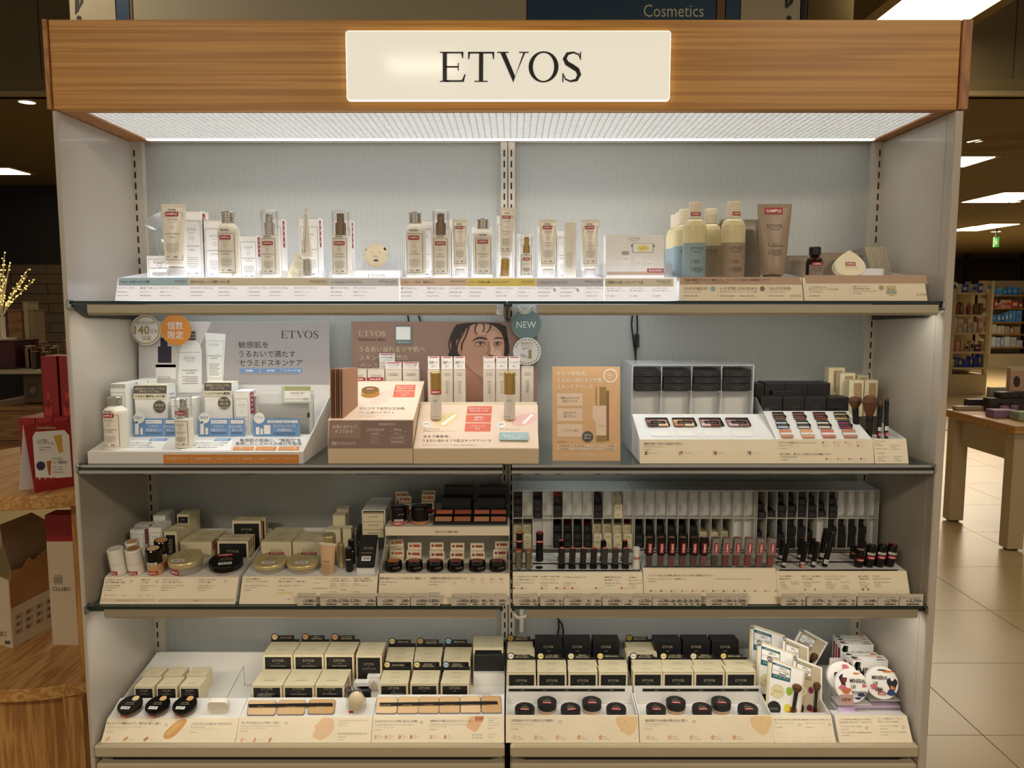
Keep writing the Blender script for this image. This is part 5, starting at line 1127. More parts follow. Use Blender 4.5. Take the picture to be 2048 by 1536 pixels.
brush('wide kabuki make-up brush leaning beside black powder boxes',1714,793,876,27,1.69,.3,-3)
brush('tallest kabuki make-up brush with brown domed bristles',1740,790,877,30,1.665,.5)
brush('slim dark eyeliner brush with angled tip beside kabuki brush',1759,801,877,9,1.66,.15,2,True,True)
brush('slim pointed eyeshadow brush, last one nearest the grey end panel',1774,792,877,9,1.655,.12,0,True,True)
# ================================================================ third shelf
Z3=S3+.0006
cA,cB,cC,cD=(180,950,4.654),(600,950,4.654),(1000,950,4.654),(1420,950,4.452)
def stand(px,yt,yb,w_,pl):
 """base centre, radius and height of a round thing on a sloping tray from its outline in the photo"""
 p=pl.h(px,yb);v=(p-CAM).normalized();nv=abs(pl.n.dot(v));f=math.sqrt(1-nv*nv)
 ry=w_/2*nv;p=pl.h(px,yb-ry,1.5);s=(p-CAM).dot(Vector((0,cp,-sp)))/F
 return p,w_/2*s,max(.003,(yb-yt-2*ry)*s/f)
def angx(pl):return math.atan2(-pl.n.y,pl.n.z)
TRAYW=M('tray_white',(236,234,228),.3,var=.02)
def deck_tray(label,x0,x1,zb,ybot,ytop,yplat,Yplat,ywell,back,lines=None,Ya=1.612,Yb_=1.640,well=.022,wings=True,name='tester_tray',lip=0):
 """white tester tray: cream label panel, sloping tester platform, a well for the boxes and a back wall"""
 a,b=X(x0,Ya,zb),X(x1,Ya,zb);zl=Zr(ytop,Yb_);zp=Zr(yplat,Yplat)
 t=thing(name,label,'display tray',((a+b)/2,1.75,zb))
 G().ext([(Ya,zb),(Yb_,zl),(Yb_+.002,zl),(Ya+.003,zb)],a,b,CREAMP).build('label_panel',t)
 pf=[(Yb_+.0025,zl),(Yplat,zp)]if not lip else[(Yb_+.0025,zl),(Yb_+.0032,zl-lip),(Yplat,zl-lip+.003)]
 G().ext([(Ya+.0035,zb),*pf,(Yplat,zp-well),(1.882,zp-well),(1.882,zb)],a+.0005,b-.0005,TRAYW).build('tray_base',t)
 zk=Zr(back,1.884);G().box(a+.0005,b-.0005,1.8825,1.885,zb,zk,TRAYW).build('back_wall',t)
 if wings:
  for x in(a+.0002,b-.0022):G().ext([(Ya+.006,zb),(Yb_+.004,zl+.001),(1.8822,zk),(1.8822,zb)],x,x+.002,TRAYW).build('side_wall',t)
 return t,slope(Ya,zb,Yb_,zl),slope(Yb_+.003,zl-lip+.0002,Yplat,(zl-lip+.003 if lip else zp)+.0002),zp-well+.0005
# --- powder tray nearest the left panel
tA,lpA,ppA,zfA=deck_tray('white tester tray with cream labels for setting powders beside grey left panel',199,470,Z3,1206,1154,1115,1.73,0,1057)
P=Pc(lpA,*cA)
for x,a,b,c,d,w_ in((150,'うるおいベールで','ゆらぎ季節も麗しい肌に','モイストバリアEX','¥4,180(税込)',190),(480,'陶器のような','フローレス肌に','ミネラルフローレス リキッドファンデーション','¥4,400(税込)',110),(675,'メイクしたての','エアリー肌へ導くパウダー','ミネラルルーセントパウダー','¥3,300(税込)',205),(1018,'ひと塗りでメイクしたての','サラサラ肌へ','ミネラルシルキーベール','¥2,750(税込)',200)):
 P.t(a,x,967,x+w_*.75,982,INK).t(b,x-3,992,x+w_*(.95 if len(b)>7 else .6),1007,INK).t(c,x-8,1024,x+w_*.7+(60 if len(c)>12 else 0),1037,INK).t('SPF20 PA++',x-14,1046,x+w_*.6,1054,DIMINK).t(d,x-18,1068,x+60,1078,DIMINK)
for x in(445,645,990):P.r(x,965,x+1,1140,PCRM)
for x,y in((385,992),(622,992),(1260,992)):P.ring(x,y,9,11,GREYINK).r(x-4,y-14,x+4,y-9,GREYINK)
P.q([(105,1150),(616,1150),(610,1180),(95,1180)],M('print_band',(222,200,170),.6,var=0)).q([(636,1152),(1345,1150),(1340,1180),(630,1182)],MATS['print_band']).t('リキッドファンデーション',262,1161,440,1176,INK).t('仕上げ',960,1163,1010,1176,INK)
for x in(145,205,303,460,540):P.ring(x,1121,5,7,GREYINK).t('ライト',x+14,1117,x+50,1126,GREYINK)
P.done('lettering',tA)
BEIGED=M('stick_beige',(206,160,112),.5,var=0);BROWND2=M('stick_brown',(176,126,82),.5,var=0);CLEARJ=clear('clear_jar',(.95,.93,.9),.2,.4,(.86,.78,.68),.08);OPAL=M('opal_plastic',(232,222,200),.35)
def stick(label,px,yt,yb,w_,pl,capm,basem,dot,split=.45,tst=True,sam=True,rz=0,ry=0,name='foundation_stick',cat='make-up stick',rot=False,ax=0,tz=None):
 p,r,h=stand(px,yt,yb,w_,pl)
 t=thing(name,label,cat,p,(angx(pl)+ax,ry,rz))
 G().lathe([(0,0),(r*.95,0),(r,.002),(r,split*h)],basem,24).build('base',t,False)
 g=G().lathe([(r,split*h+.0004),(r,h*.97),(r*.93,h),(0,h)],capm,24);g.build('cap',t,False)
 if dot:G().lathe([(r*.78,h+.0003),(0,h+.0003)],dot,24).build('colour_dot',t,False)
 yf=cyl(r)
 if sam:sample(t,-r*.1,h*(.12 if sam is True else sam),r*1.45,yf)
 if tst:tester(t,0,h*(split+.04 if tz is None else tz),r*1.3,yf)
 return t
T_=lambda c,x,y:(c[0]+x/c[2],c[1]+y/c[2])
WST=M('stick_white',(238,232,218),.35)
stick('plain white foundation stick without colour dot, nearest the left panel',240,1091,1152,31,ppA,WST,WST,None,tst=False,rz=R(-25))
stick('white foundation stick with brown colour dot in the front row',273.5,1091,1152,31,ppA,WST,WST,BROWND2,tst=False,rz=R(-6))
stick('white foundation stick with beige colour dot standing in the second row',270,1078,1137,26,ppA,WST,WST,BEIGED,tst=False,sam=False)
stick('black capped foundation stick with TESTER and SAMPLE stickers in front row',312.5,1091,1152,30,ppA,BLKGLOSS,BEIGED,M('stick_pale',(226,194,148),.5,var=0))
stick('black capped foundation stick with beige dot in second row',326,1075,1136,29,ppA,BLKGLOSS,BEIGED,BEIGED,rz=R(20))
def compact(label,px,yt,yb,w_,pl,lidm,basem,lidh=.45,words=True,tst=(0,-.45),sam=None,samside=True,dot=None,rz=0,name='powder_compact',inkm=None):
 p,r,h=stand(px,yt,yb,w_,pl)
 t=thing(name,label,'compact',p,(angx(pl),0,rz));z0=h*(1-lidh)
 G().lathe([(0,0),(r*.88,0),(r*.92,.002),(r*.92,z0)],basem,36).build('jar_base',t,False)
 G().lathe([(r*.96,z0+.0003),(r,z0+.002),(r,h-.002),(r*.97,h),(0,h)],lidm,40).build('lid',t,False)
 g=G();ik=inkm or(CREAMINK if lidm in(BLKGLOSS,BLACK)else DIMINK);zt=h+.0004
 def lidtext(s_,x,y,w2,h2,m,bold=False,dz=0):
  v,f,a_=tgeo(s_,bold);g.mesh([(x-w2/2+w2*q[0],y-h2/2+h2*q[1],zt+dz)for q in v],f,m)
 if words:lidtext('ETVOS',0,r*.12,r*.62,r*.13,ik);g.face([(-r*.4,-r*.06,zt),(r*.4,-r*.06,zt),(r*.4,-r*.04,zt),(-r*.4,-r*.04,zt)],ik);g.face([(-r*.1,r*.42,zt),(r*.1,r*.42,zt),(r*.1,r*.45,zt),(-r*.1,r*.45,zt)],ik)
 if dot:g.face([(r*.2+r*.28*math.cos(q),r*.62+r*.28*math.sin(q),zt)for q in[2*math.pi*k/20 for k in range(20)]],dot)
 g.build('lid_print',t,False)
 if tst:
  g=G();x,y=tst[0]*r,tst[1]*r;w2,h2=r*.38,r*.15;g.face([(x-w2,y-h2,zt+.0002),(x+w2,y-h2,zt+.0002),(x+w2,y+h2,zt+.0002),(x-w2,y+h2,zt+.0002)],WPAPER);lidtext('TESTER',x,y,w2*1.6,h2*.9,INK,True,.0005);g.build('tester_sticker',t,False)
 if sam:
  g=G();x,y=sam[0]*r,sam[1]*r;w2,h2=r*.46,r*.15;g.face([(x-w2,y-h2,zt+.0002),(x+w2,y-h2,zt+.0002),(x+w2,y+h2,zt+.0002),(x-w2,y+h2,zt+.0002)],RED);lidtext('SAMPLE',x,y,w2*1.6,h2*1.0,WINK,True,.0005);g.build('sample_sticker',t,False)
 if samside:
  sample(t,-r*.3 if samside is True else samside*r,z0*.5,r*.6,cyl(r*.925),h_=z0*.7)
 return t
compact('gold lidded powder compact with SAMPLE sticker on its clear jar',374,1099,1153,67,ppA,LIDGOLD,CLEARJ,.42,samside=-.4,tst=(-.25,-.5))
compact('black lidded powder compact leaning on a clear ring in setting powder tray',453,1105,1152,66,ppA,BLKGLOSS,CLEARJ,.7,sam=(-.1,.6),samside=False,tst=(0,-.5),rz=R(14))
def cb(label,x0,yt,x1,Y,zb,D,kind='cream',**kw):return carton(label,x0,yt,x1,Y,zb,D=D,kind=kind,**kw)
cb('white stick box with red seal in front row nearest left panel',260,1059,287.5,1.75,zfA,.028,'white',names=('MOIST','BARRIER'),seal=True)
cb('white stick box with red seal behind the first one near left panel',269,1050,296,1.782,zfA,.028,'white',names=('MOIST','BARRIER'),seal=True,mini=False)
cb('white foundation box in front row behind white sticks',297,1055,322,1.75,zfA,.028,'white',names=('MINERAL','FLAWLESS'))
cb('white foundation box in second row behind white sticks',309,1048,332,1.782,zfA,.028,'white',mini=False)
cb('tall white foundation box at the back beside slotted post',306,1031,330,1.82,zfA,.03,'white',mini=False)
cb('tall white foundation box in last row beside slotted post',317,1024,340,1.852,zfA,.026,'white',mini=False)
t=cb('cream box with black front and sideways logo behind black sticks',328,1063,353,1.752,zfA,.028,'cream',top=False,mini=False,logo=3)
def sidepanel(t,W,h,D,m=BLACK):
 g=G();yf=lambda x,z:-D/2;patch(g,0,h*.46,W*.74,h*.86,m,yf,.0004,1);ftext(g,'ETVOS',0,h*.55,W*1.1,W*.22,CREAMINK,yf,.0008,rot=True);g.build('front_panel',t,False)
sidepanel(t,wpx(25,1.752,1.0),Zr(1063,1.752)-zfA,.028)
cb('plain cream box second in row behind black sticks',342,1054,366,1.784,zfA,.028,'cream',logo=3,mini=False)
t=cb('tall cream box with black window at back of setting powder tray',354,1029,377,1.815,zfA,.03,'cream',logo=3,mini=False)
P=Pc(vert(1.8146),*cA);P.r(820,388,912,448,BLACK).r(855,414,875,416,CREAMINK,3).done('front_print',t)
cb('tall plain cream box in last row of setting powder tray',362,1023,390,1.849,zfA,.028,'cream',logo=3,mini=False)
cb('wide cream powder box behind gold compact, front one',360,1083,422,1.748,zfA,.05,'cream',logo=.38,seal=True)
cb('wide cream powder box behind gold compact, rear one',376,1072,438,1.80,zfA,.05,'cream',mini=False,seal=True)
cb('cream box with black front panel behind the black compact, front one',434.5,1082,496,1.748,zfA,.016,'creamblack',logo=.45,seal=True)
cb('cream box with black front panel behind the black compact, second one',438,1076,500,1.766,zfA,.016,'creamblack',mini=False,seal=True)
cb('cream box with black front panel behind the black compact, third one',442,1072,505,1.784,zfA,.016,'creamblack',mini=False,seal=True)
cb('tall cream box with black front and ETVOS logo standing upright at back',464,1041,521,1.83,zfA,.014,'creamblack',logo=.28,seal=True)
cb('tall cream box with black front hidden behind the upright one',474,1036,531,1.85,zfA,.014,'creamblack',mini=False,seal=True)
# --- primer and concealer tray
tB,lpB,ppB,zfB=deck_tray('white tester tray with cream labels for primers and concealers',478,752,Z3,1206,1153,1114,1.73,0,1055)
P=Pc(lpB,*cA)
P.t('つけたまま眠れる',1448,961,1580,976).t('ミネラルトリートメントパウダー',1443,985,1668,999).t('ナイトミネラルファンデーション',1438,1023,1655,1037).t('(下地・仕上げ)5.5g',1436,1045,1540,1053,DIMINK).t('¥2,750(税込)',1432,1068,1500,1078,DIMINK)
P.t('うるおってサラサラ',1768,960,1908,974).t('軽いのに崩れにくい化粧下地',1760,985,1998,999).t('スムースシルキープライマー',1757,1023,1965,1037).t('¥2,750(税込)',1750,1068,1815,1078,DIMINK).r(1742,960,1743,1120,PCRM).r(1748,1088,1890,1108,M('print_pale_yellow',(236,216,150),.6,var=0)).t('下地',1833,1153,1865,1165,INK)
P.done('lettering',tB)
P=Pc(lpB,*cB)
for x,y,a,w_ in((128,960,'アクアミネラルベース',130),(118,1048,'ミネラルCCクリーム',138),(292,960,'ひと塗りで',72),(290,980,'毛穴レス肌',74),(286,1008,'ミネラル',50),(284,1025,'ポアレス',50),(282,1043,'スティック',66),(384,960,'気になる',60),(382,979,'部分をカバー',96),(378,1008,'ミネラル',48),(376,1026,'コンシーラー',84),(506,958,'自分に合った肌色に',150),(504,979,'補正して肌悩みをカバー',182),(500,1008,'ミネラル',52),(498,1025,'コンシーラーパレット',138)):
 P.t(a,x,y,x+w_,y+13,INK)
for x,y in((122,1002),(278,1084),(372,1066),(494,1084)):P.t('¥2,750(税込)',x,y,x+62,y+9,DIMINK)
for x in(108,272,366,488):P.r(x,955,x+1,1100,PCRM)
P.done('lettering',tB)
compact('gold lidded night powder compact with red and white stickers, first in primer tray',542,1104,1150,65,ppB,LIDGOLD,CLEARJ,.5,sam=(.15,.75),samside=False)
compact('gold lidded silky primer compact beside the beige cream tube',608,1104,1150,65,ppB,LIDGOLD,CLEARJ,.5,sam=(.15,.75),samside=False)
loc,h=place(655,1087,1149,1.655)
CCM=M('cc_tube',(226,186,146),.3)
p=ppB.h(656,1146)
t=thing('cream_tube','small beige cream tube with clear top standing beside gold compact','tube',p+Vector((0,0,.001)),(angx(ppB),R(4),R(-6)))
r=wpx(26,p.y,p.z)/2;hh=.072;n=20
def el(a,b,z):return[(a*math.cos(2*math.pi*i/n),b*math.sin(2*math.pi*i/n),z)for i in range(n)]
G().loft([el(r,r*.8,0),el(r,r*.8,.012),el(r*1.1,r*.55,hh*.5),el(r*1.3,.0015,hh*.93)],CCM).build('tube_body',t,False)
G().loft([el(r*1.32,.0014,hh*.93),el(r*1.34,.001,hh)],OPAL).build('crimp',t,False)
g=G();yf=lambda x,z:-r*.84;ftext(g,'TESTER',0,hh*.46,r*1.1,.004,INK,yf);bars(g,0,hh*.36,r*1.4,7,.004,INK,yf);g.build('printed_label',t,False)
stick('wide gold cylinder stick bottle behind the beige cream tube',662,1065,1131,25,ppB,PALEGOLD,PALEGOLD,None,tst=False,sam=False)
stick('slim pale gold pore stick beside black concealer sticks',684,1085,1137,14,ppB,PALEGOLD,PALEGOLD,None,.25,tst=False,sam=False)
stick('slim black concealer stick with white TESTER sticker in front',699.5,1094,1145,14,ppB,BLKGLOSS,BLACK,M('dot_grey',(110,108,104),.4,var=0),.5,tst=True,sam=False,tz=.55)
stick('slim black concealer stick in second row beside leaning palette',705,1078,1129,13,ppB,BLKGLOSS,BLACK,MATS['dot_grey'],.5,tst=True,sam=False,tz=.55)
p0,p1=ppB.h(714,1147,2),ppB.h(750,1147,2);wd=(p1-p0).x;ctr=(p0+p1)/2
t=thing('palette_stand','white wedge holding a leaning black concealer palette','holder',(ctr.x,ctr.y,ctr.z),(angx(ppB),0,0))
G().ext([(0,0),(0,.012),(.055,.055),(.055,0)],-wd/2,wd/2,TRAYW).build('wedge',t,False)
t=thing('concealer_palette','black concealer palette with TESTER sticker leaning on white wedge','palette',(ctr.x+.0,ctr.y,ctr.z),(angx(ppB),0,R(0)))
g=G();L=.078;g.box(-wd/2,wd/2,0,.006,0,L,BLACK,.002);g.xf(Matrix.Translation((0,-.002,.0135))@Matrix.Rotation(R(-52),4,'X')@Matrix.Translation((0,-.0065,0)));g.build('case',t,False)
g=G();yf=lambda x,z:-.0001;ftext(g,'ETVOS',.003,L*.56,wd*.5,.005,CREAMINK,yf);patch(g,0,L*.42,wd*.6,.0006,CREAMINK,yf,.0004,1);patch(g,0,L*.25,wd*.5,.011,WPAPER,yf,.0004,1);ftext(g,'TESTER',0,L*.25,wd*.4,.006,INK,yf,.0009,True)
g.xf(Matrix.Translation((0,-.002,.0135))@Matrix.Rotation(R(-52),4,'X')@Matrix.Translation((0,-.0065,0)));g.build('case_print',t,False)
cb('low cream powder box with ETVOS behind first gold compact',522,1083,582,1.75,zfB,.05,'cream',logo=.4)
cb('low cream powder box in second row behind first gold compact',532,1073,590,1.802,zfB,.05,'cream',mini=False)
cb('low cream powder box turned slightly at back of primer tray',547,1060,600,1.856,zfB,.022,'cream',rz=R(-4),mini=False)
for i in range(3):cb(f'cream primer box behind second gold compact, {ORD[i]} from front',585+5*i,1083-6*i,647+4*i,1.75+.036*i,zfB,.034,'cream',mini=i==0)
for i,(x0,x1,yt,Y)in enumerate(((652,680,1058,1.78),(665.5,690,1030,1.83),(673,697,1017,1.858),(685,702,1057,1.79))):
 cb(['tall cream stick box behind the wide gold cylinder','taller cream stick box with gold print behind it','tallest cream stick box in last row of primer tray','narrow cream box behind black concealer sticks'][i],x0,yt,x1,Y,zfB,.026,'cream',mini=i<2)
for i in range(2):
 t=cb(f'narrow black box with sideways logo, {ORD[i]} from front beside white drawer',712.5+2*i,1060-5*i,723,1.775+.032*i,zfB,.03,'black',logo=3,mini=False)
 sidepanel(t,.011,Zr(1060,1.775)-zfB,.03)
a,b=X(725,1.76,1.0),X(771,1.76,1.0);zt=Zr(1022,1.76)
t=thing('palette_organizer','white acrylic box holding three stacked cream palette boxes','holder',((a+b)/2,1.82,zfB))
for x in(a,b-.002):G().box(x,x+.002,1.76,1.88,zfB,zt,TRAYW).build('side_wall',t)
G().box(a,b,1.76,1.88,zt+.0003,zt+.002,TRAYW).build('top_panel',t)
zz=Zr(1073,1.755);hh=(zt-zz-.004)/3
G().box(a+.002,b-.002,1.77,1.88,zz-.004,zz-.002,TRAYW).build('shelf_panel',t)
for i in range(3):t=thing('palette_box',f'cream palette box, {["lowest", "middle one", "topmost"][i]} of three inside white acrylic box','box',((a+b)/2,1.80,zz+hh*i));G().box(a+.0025,b-.003,1.752+.003*i,1.86,zz-.0015+hh*i,zz-.0025+hh*(i+1),CREAM).build('box_body',t);g=G();y=1.752+.003*i-.0004;g.box((a+b)/2-.011,(a+b)/2+.011,y,y+.0002,zz+hh*(i+.45),zz+hh*(i+.52),GREYINK);g.build('printed_text',t)
# --- cheek display, two tiers
xa,xb=X(755.5,1.612,Z3),X(1019,1.612,Z3);zl=Zr(1147,1.640)
tC=thing('cheek_display','two tier white display of black cheek colour jars beside the centre post','display tray',((xa+xb)/2,1.75,Z3))
G().ext([(1.612,Z3),(1.640,zl),(1.642,zl),(1.615,Z3)],xa,xb,CREAMP).build('label_panel',tC)
G().ext([(1.6155,Z3),(1.6425,zl-.008),(1.78,zl-.006),(1.78,Z3)],xa,xb,TRAYW).build('tray_base',tC)
yu=1.725;zu0,zu1=Zr(1071,yu),Zr(1053.5,yu)
G().box(xa,xb,yu,yu+.002,zu0,zu1,CREAMP).build('tier_panel',tC);G().box(xa,xb,yu+.0025,1.884,zu1-.003,zu1,TRAYW).build('tier_top',tC)
for x in(xa,xb-.002):G().ext([(1.65,Z3),(1.65,zl-.004),(yu+.002,zu0),(yu+.002,zu1-.0035),(1.884,zu1-.0035),(1.884,Z3)],x,x+.002,FROST).build('side_wall',tC)
G().box(xa,xb,1.882,1.885,Z3,Zr(1006,1.885),TRAYW).build('back_wall',tC)
P=Pc(lpB,*cB);lpC=slope(1.612,Z3,1.640,zl);P=Pc(lpC,*cB)
P.t('敏感な頬をやさしくメイクするパワー体型チーク',742,951,1166,974).t('ポンポンミネラルチーク',736,989,900,1004).t('¥2,090(税込)',736,1016,806,1027,DIMINK).t('立体感を与え肌を守るミネラルチーク',1210,950,1546,973).t('ミネラルプレストチーク',1204,988,1364,1003).t('¥3,850(税込)',1204,1015,1276,1026,DIMINK)
for i,c in enumerate(((236,170,150),(226,186,160),(226,140,140),(220,120,130))):x=1592+89*i;P.r(x,960,x+16,976,cm(c)).r(x+17,960,x+35,976,cm((238,190,170)));P.t('ピンク',x,986,x+32,995,GREYINK).t('ベージュ',x,999,x+36,1007,GREYINK)
P.ring(1440,1006,10,12,GREYINK).r(1187,940,1188,1045,PCRM).done('lettering',tC)
P=Pc(vert(yu-.0004),*cB);P.t('天然ミネラルで艶めく頬に',1256,518,1475,537).done('tier_lettering',tC)
ppC=slope(1.6425,zl-.0075,1.78,zl-.0055)
JCOL=((206,130,70),(176,110,90),(160,96,84),(150,84,80),(140,90,84),(130,66,84))
for i,(x0,x1)in enumerate(((775,940),(972,1135),(1168,1328),(1363,1522),(1565,1727),(1757,1915))):
 cx=cB[0]+(x0+x1)/2/cB[2];w_=(x1-x0)/cB[2]
 p,r,h=stand(cx,1122,1152,w_,ppC);p=Vector((p.x,1.685,zl-.0066))
 t=thing('cheek_jar',f'squat black cheek colour jar, {ORD[i]} in the lower row counted from palette wedge','jar',p)
 G().lathe([(0,0),(r*.96,0),(r,.002),(r,.015),(r*.95,.0195),(r*.7,.021)],BLKGLOSS,32).build('jar_body',t,False)
 G().lathe([(r*.69,.0206),(r*.62,.0196),(0,.0196)],cm(JCOL[i])).build('powder_window',t,False)
 g=G();ftext(g,'ETVOS',r*.45,.009,r*.7,r*.16,CREAMINK,cyl(r*1.0));g.build('lettering',t,False)
HC=((206,110,60),(176,60,60),(150,50,50),(140,50,46),(150,54,60),(160,40,70))
def hangbox(label,x0,y0,x1,Y,zb,col,ry=0,red=False,win=True):
 Zt=Zr(cB[1]+y0/cB[2],Y);a,b=X(cB[0]+x0/cB[2],Y,Zt),X(cB[0]+x1/cB[2],Y,Zt);W,h=b-a,Zt-zb
 t=thing('cheek_box',label,'box',((a+b)/2,Y+.008,zb),(0,ry,0));yf=lambda x,z:-.008
 G().box(-W/2,W/2,-.008,.008,0,h-.016,CREAMP).build('box_body',t,False);G().box(-W/2,W/2,.003,.0038,h-.016,h,CREAMP).build('header_card',t,False)
 g=G();yh=lambda x,z:.003
 patch(g,W*.14,h-.008,W*.52,.006,col,yh,.0003,1);patch(g,-W*.3,h-.008,W*.18,.0055,col,yh,.0003,1);ftext(g,'ピンク',W*.14,h-.008,W*.36,.003,CREAMINK,yh,.0006);g.build('header_print',t,False)
 if win:g=G();patch(g,0,h-.032,W*.72,.024,BLACK,yf,.0004,1);patch(g,0,h-.030,W*.2,.001,CREAMINK,yf,.0007,1);g.build('window',t,False)
 if red:g=G();patch(g,0,.012,W,.006,RED,yf,.0005,1);g.build('sample_sticker',t,False)
 return t
for i,(x0,x1,y0)in enumerate(((828,960,710),(985,1120,717),(1205,1340,724),(1393,1522,726),(1587,1717,726),(1797,1925,708))):
 hangbox(f'white cheek colour box with coloured header, {ORD[i]} in front row of lower tier',x0,y0,x1,1.735,zl-.0055,cm(HC[i]),R((0,2,0,0,0,0)[i]))
for i,(x0,x1,y0)in enumerate(((840,968,612),(998,1125,642),(1205,1332,640),(1400,1527,645),(1585,1710,647),(1815,1940,630))):
 hangbox(f'white cheek colour box with coloured header, {ORD[i]} in rear row of lower tier',x0,y0,x1,1.762,zl-.0055,cm(HC[i]),R((-5,0,0,0,0,0)[i]))
zt=zu1+.0004
for i,(x0,x1,y0,Y)in enumerate(((910,1030,205,1.82),(886,1004,165,1.85),(1127,1247,190,1.82),(1135,1257,155,1.85))):hangbox(['white cheek box with orange header behind first tall jar, front one','white cheek box with orange header behind first tall jar, rear one','white cheek box with orange header beside second tall jar, front one','white cheek box with orange header beside second tall jar, rear one'][i],x0,y0,x1,Y,zt,cm((206,110,60)),red=i in(0,2))
ppU=slope(yu,zt,1.88,zt+.00001)
for i,(px,w_,lab)in enumerate(((798,34,True),(840,34,False))):
 p,r,h=stand(px,1006.5,1051,w_,ppU)
 t=thing('powder_jar',['tall black powder jar with TESTER and SAMPLE stickers on upper tier','tall black powder jar with beige base and no sticker on upper tier'][i],'jar',p)
 G().lathe([(0,0),(r*.98,0),(r,.002),(r,.2*h)],cm((190,130,96)),30).build('jar_base',t,False)
 G().lathe([(r,.2*h+.0004),(r,.85*h),(r*.93,.96*h),(r*.7,h),(0,h-.001)],BLKGLOSS,32).build('lid',t,False)
 if lab:G().lathe([(r*.66,h+.0002),(0,h+.0002)],cm((90,92,88)),24).build('window',t,False);sample(t,0,.10*h,r*1.3,cyl(r));tester(t,.1*r,.26*h,r*1.0,cyl(r));g=G();ftext(g,'ETVOS',r*.4,.6*h,r*.6,r*.14,CREAMINK,cyl(r));g.build('lettering',t,False)
for i,(x0,x1)in enumerate(((1328,1590),(1662,1908))):
 Y=1.80;Zt=Zr(cB[1]+215/cB[2],Y);a,b=X(cB[0]+(x0-12)/cB[2],Y,Zt),X(cB[0]+x1/cB[2],Y,Zt)
 t=thing('palette_box',['large black palette box standing on upper tier, nearer the tall jars','large black palette box standing on upper tier beside centre post'][i],'box',((a+b)/2,Y,zt))
 G().box(a,b,Y,Y+.03,zt,Zt,BLACK).build('box_body',t);g=G();ftext(g,'ETVOS',(a+b)/2+.004,zt+(Zt-zt)*.45,.018,.004,DIMINK,lambda x,z:Y);g.build('lettering',t)
 t=thing('palette_box',['second black palette box rising behind the nearer one','second black palette box rising behind the one beside centre post'][i],'box',((a+b)/2+.003,Y+.035,zt))
 Zt2=Zr(cB[1]+110/cB[2],Y+.035);G().box(a+.004,b+.003,Y+.032,Y+.062,zt,Zt2,BLACK).build('box_body',t)
for i,(x0,x1)in enumerate(((1240,1600),(1605,1930))):
 Y=1.738;a,b=X(cB[0]+x0/cB[2],Y,zt),X(cB[0]+x1/cB[2],Y,zt);z1=zt+.006;y2=1.785;z2=zt+.024
 t=thing('cheek_palette',['cheek palette with four orange brown pans in front of first black palette box','cheek palette with four orange brown pans beside the centre post'][i],'palette',((a+b)/2,Y,zt))
 G().ext([(Y,zt),(Y,z1),(y2,z2),(y2,zt)],a,b,BLACK).build('case',t)
 pl=slope(Y,z1+.0003,y2,z2+.0003);n=pl.n*.0004;g=G()
 for r_ in range(2):
  for c_ in range(2):
   u0,u1=a+(b-a)*(.04+.49*c_),a+(b-a)*(.47+.49*c_);v0,v1=.06+.52*r_,.42+.52*r_
   q=lambda u,v:Vector((u,Y+(y2-Y)*v,z1+.0003+(z2-z1)*v))+n
   g.face([q(u0,v0),q(u1,v0),q(u1,v1),q(u0,v1)],cm(((206,150,110),(190,120,84),(200,116,90),(176,90,70))[r_*2+c_]))
 g.build('powder_pans',t)
 g=G();n=pl.n*.0015;g.face([q(a,.46)+n,q(b,.46)+n,q(b,.56)+n,q(a,.56)+n],BLACK);g.build('name_band',t)
# ---- lip racks
def lab_tray(label,x0,x1,ytop,yplat,Yp=1.765):
 a,b=X(x0,1.612,Z3),X(x1,1.612,Z3);zl=Zr(ytop,1.640);zp=Zr(yplat,Yp)
 t=thing('tester_tray',label,'display tray',((a+b)/2,1.69,Z3))
 G().ext([(1.612,Z3),(1.640,zl),(1.642,zl),(1.615,Z3)],a,b,CREAMP).build('label_panel',t)
 G().ext([(1.6155,Z3),(1.6425,zl),(Yp,zp),(Yp,Z3)],a+.0005,b-.0005,TRAYW).build('tray_base',t)
 return t,slope(1.612,Z3,1.640,zl),slope(1.6425,zl+.0002,Yp,zp+.0002)
tL,lpL,ppL=lab_tray('white lipstick tester tray with cream labels beside centre post',1025.5,1288,1144.5,1102)
tM,lpM,ppM=lab_tray('white lip plumper tester tray with cream label panel, middle of the three',1289,1557,1136.5,1102)
tN,lpN,ppN=lab_tray('white eyeliner and mascara tester tray with cream labels nearest end panel',1558,1823,1142,1102)
P=Pc(lpL,*cC)
for x,y,a,w_ in((120,938,'シアーに透けるセミマットな質感',230),(120,966,'しっとり発色する新ルージュ',205),(122,995,'ミネラルシアーマットルージュ',190),(380,938,'ひと塗りで、縮びない唇',172),(380,966,'ソフトマットルージュ',140),(380,996,'ミネラルクレヨンルージュ',165),(590,944,'つけるほどうるおうルージュ',218),(590,998,'ミネラルルージュ',112),(974,944,'繊細な唇のための',155),(974,970,'透け感ルージュ',130),(976,1000,'ミネラルシアールージュ',158),(1198,946,'1本3役の',70),(1198,972,'3Dリップバーム',122),(1198,1002,'ミネラルトリートメント',124),(1198,1019,'リップバーム',72)):
 P.t(a,x,y,x+w_,y+15)
for x,y in((120,1021),(380,1022),(590,1022),(974,1025),(1198,1045)):P.t('¥3,520(税込)',x,y,x+70,y+10,DIMINK)
for x,c in((122,(196,60,60)),(194,(110,76,56)),(380,(160,70,50)),(518,(190,60,56)),(592,(196,50,50)),(664,(170,40,40)),(882,(180,90,80)),(1122,(196,60,50))):P.r(x,1046,x+18,1062,cm(c)).t('レッド',x+24,1045,x+60,1052,GREYINK).t('ブラウン',x+24,1056,x+66,1063,GREYINK)
for x in(366,573,960,1182):P.r(x,930,x+1,1085,PCRM)
P.done('lettering',tL)
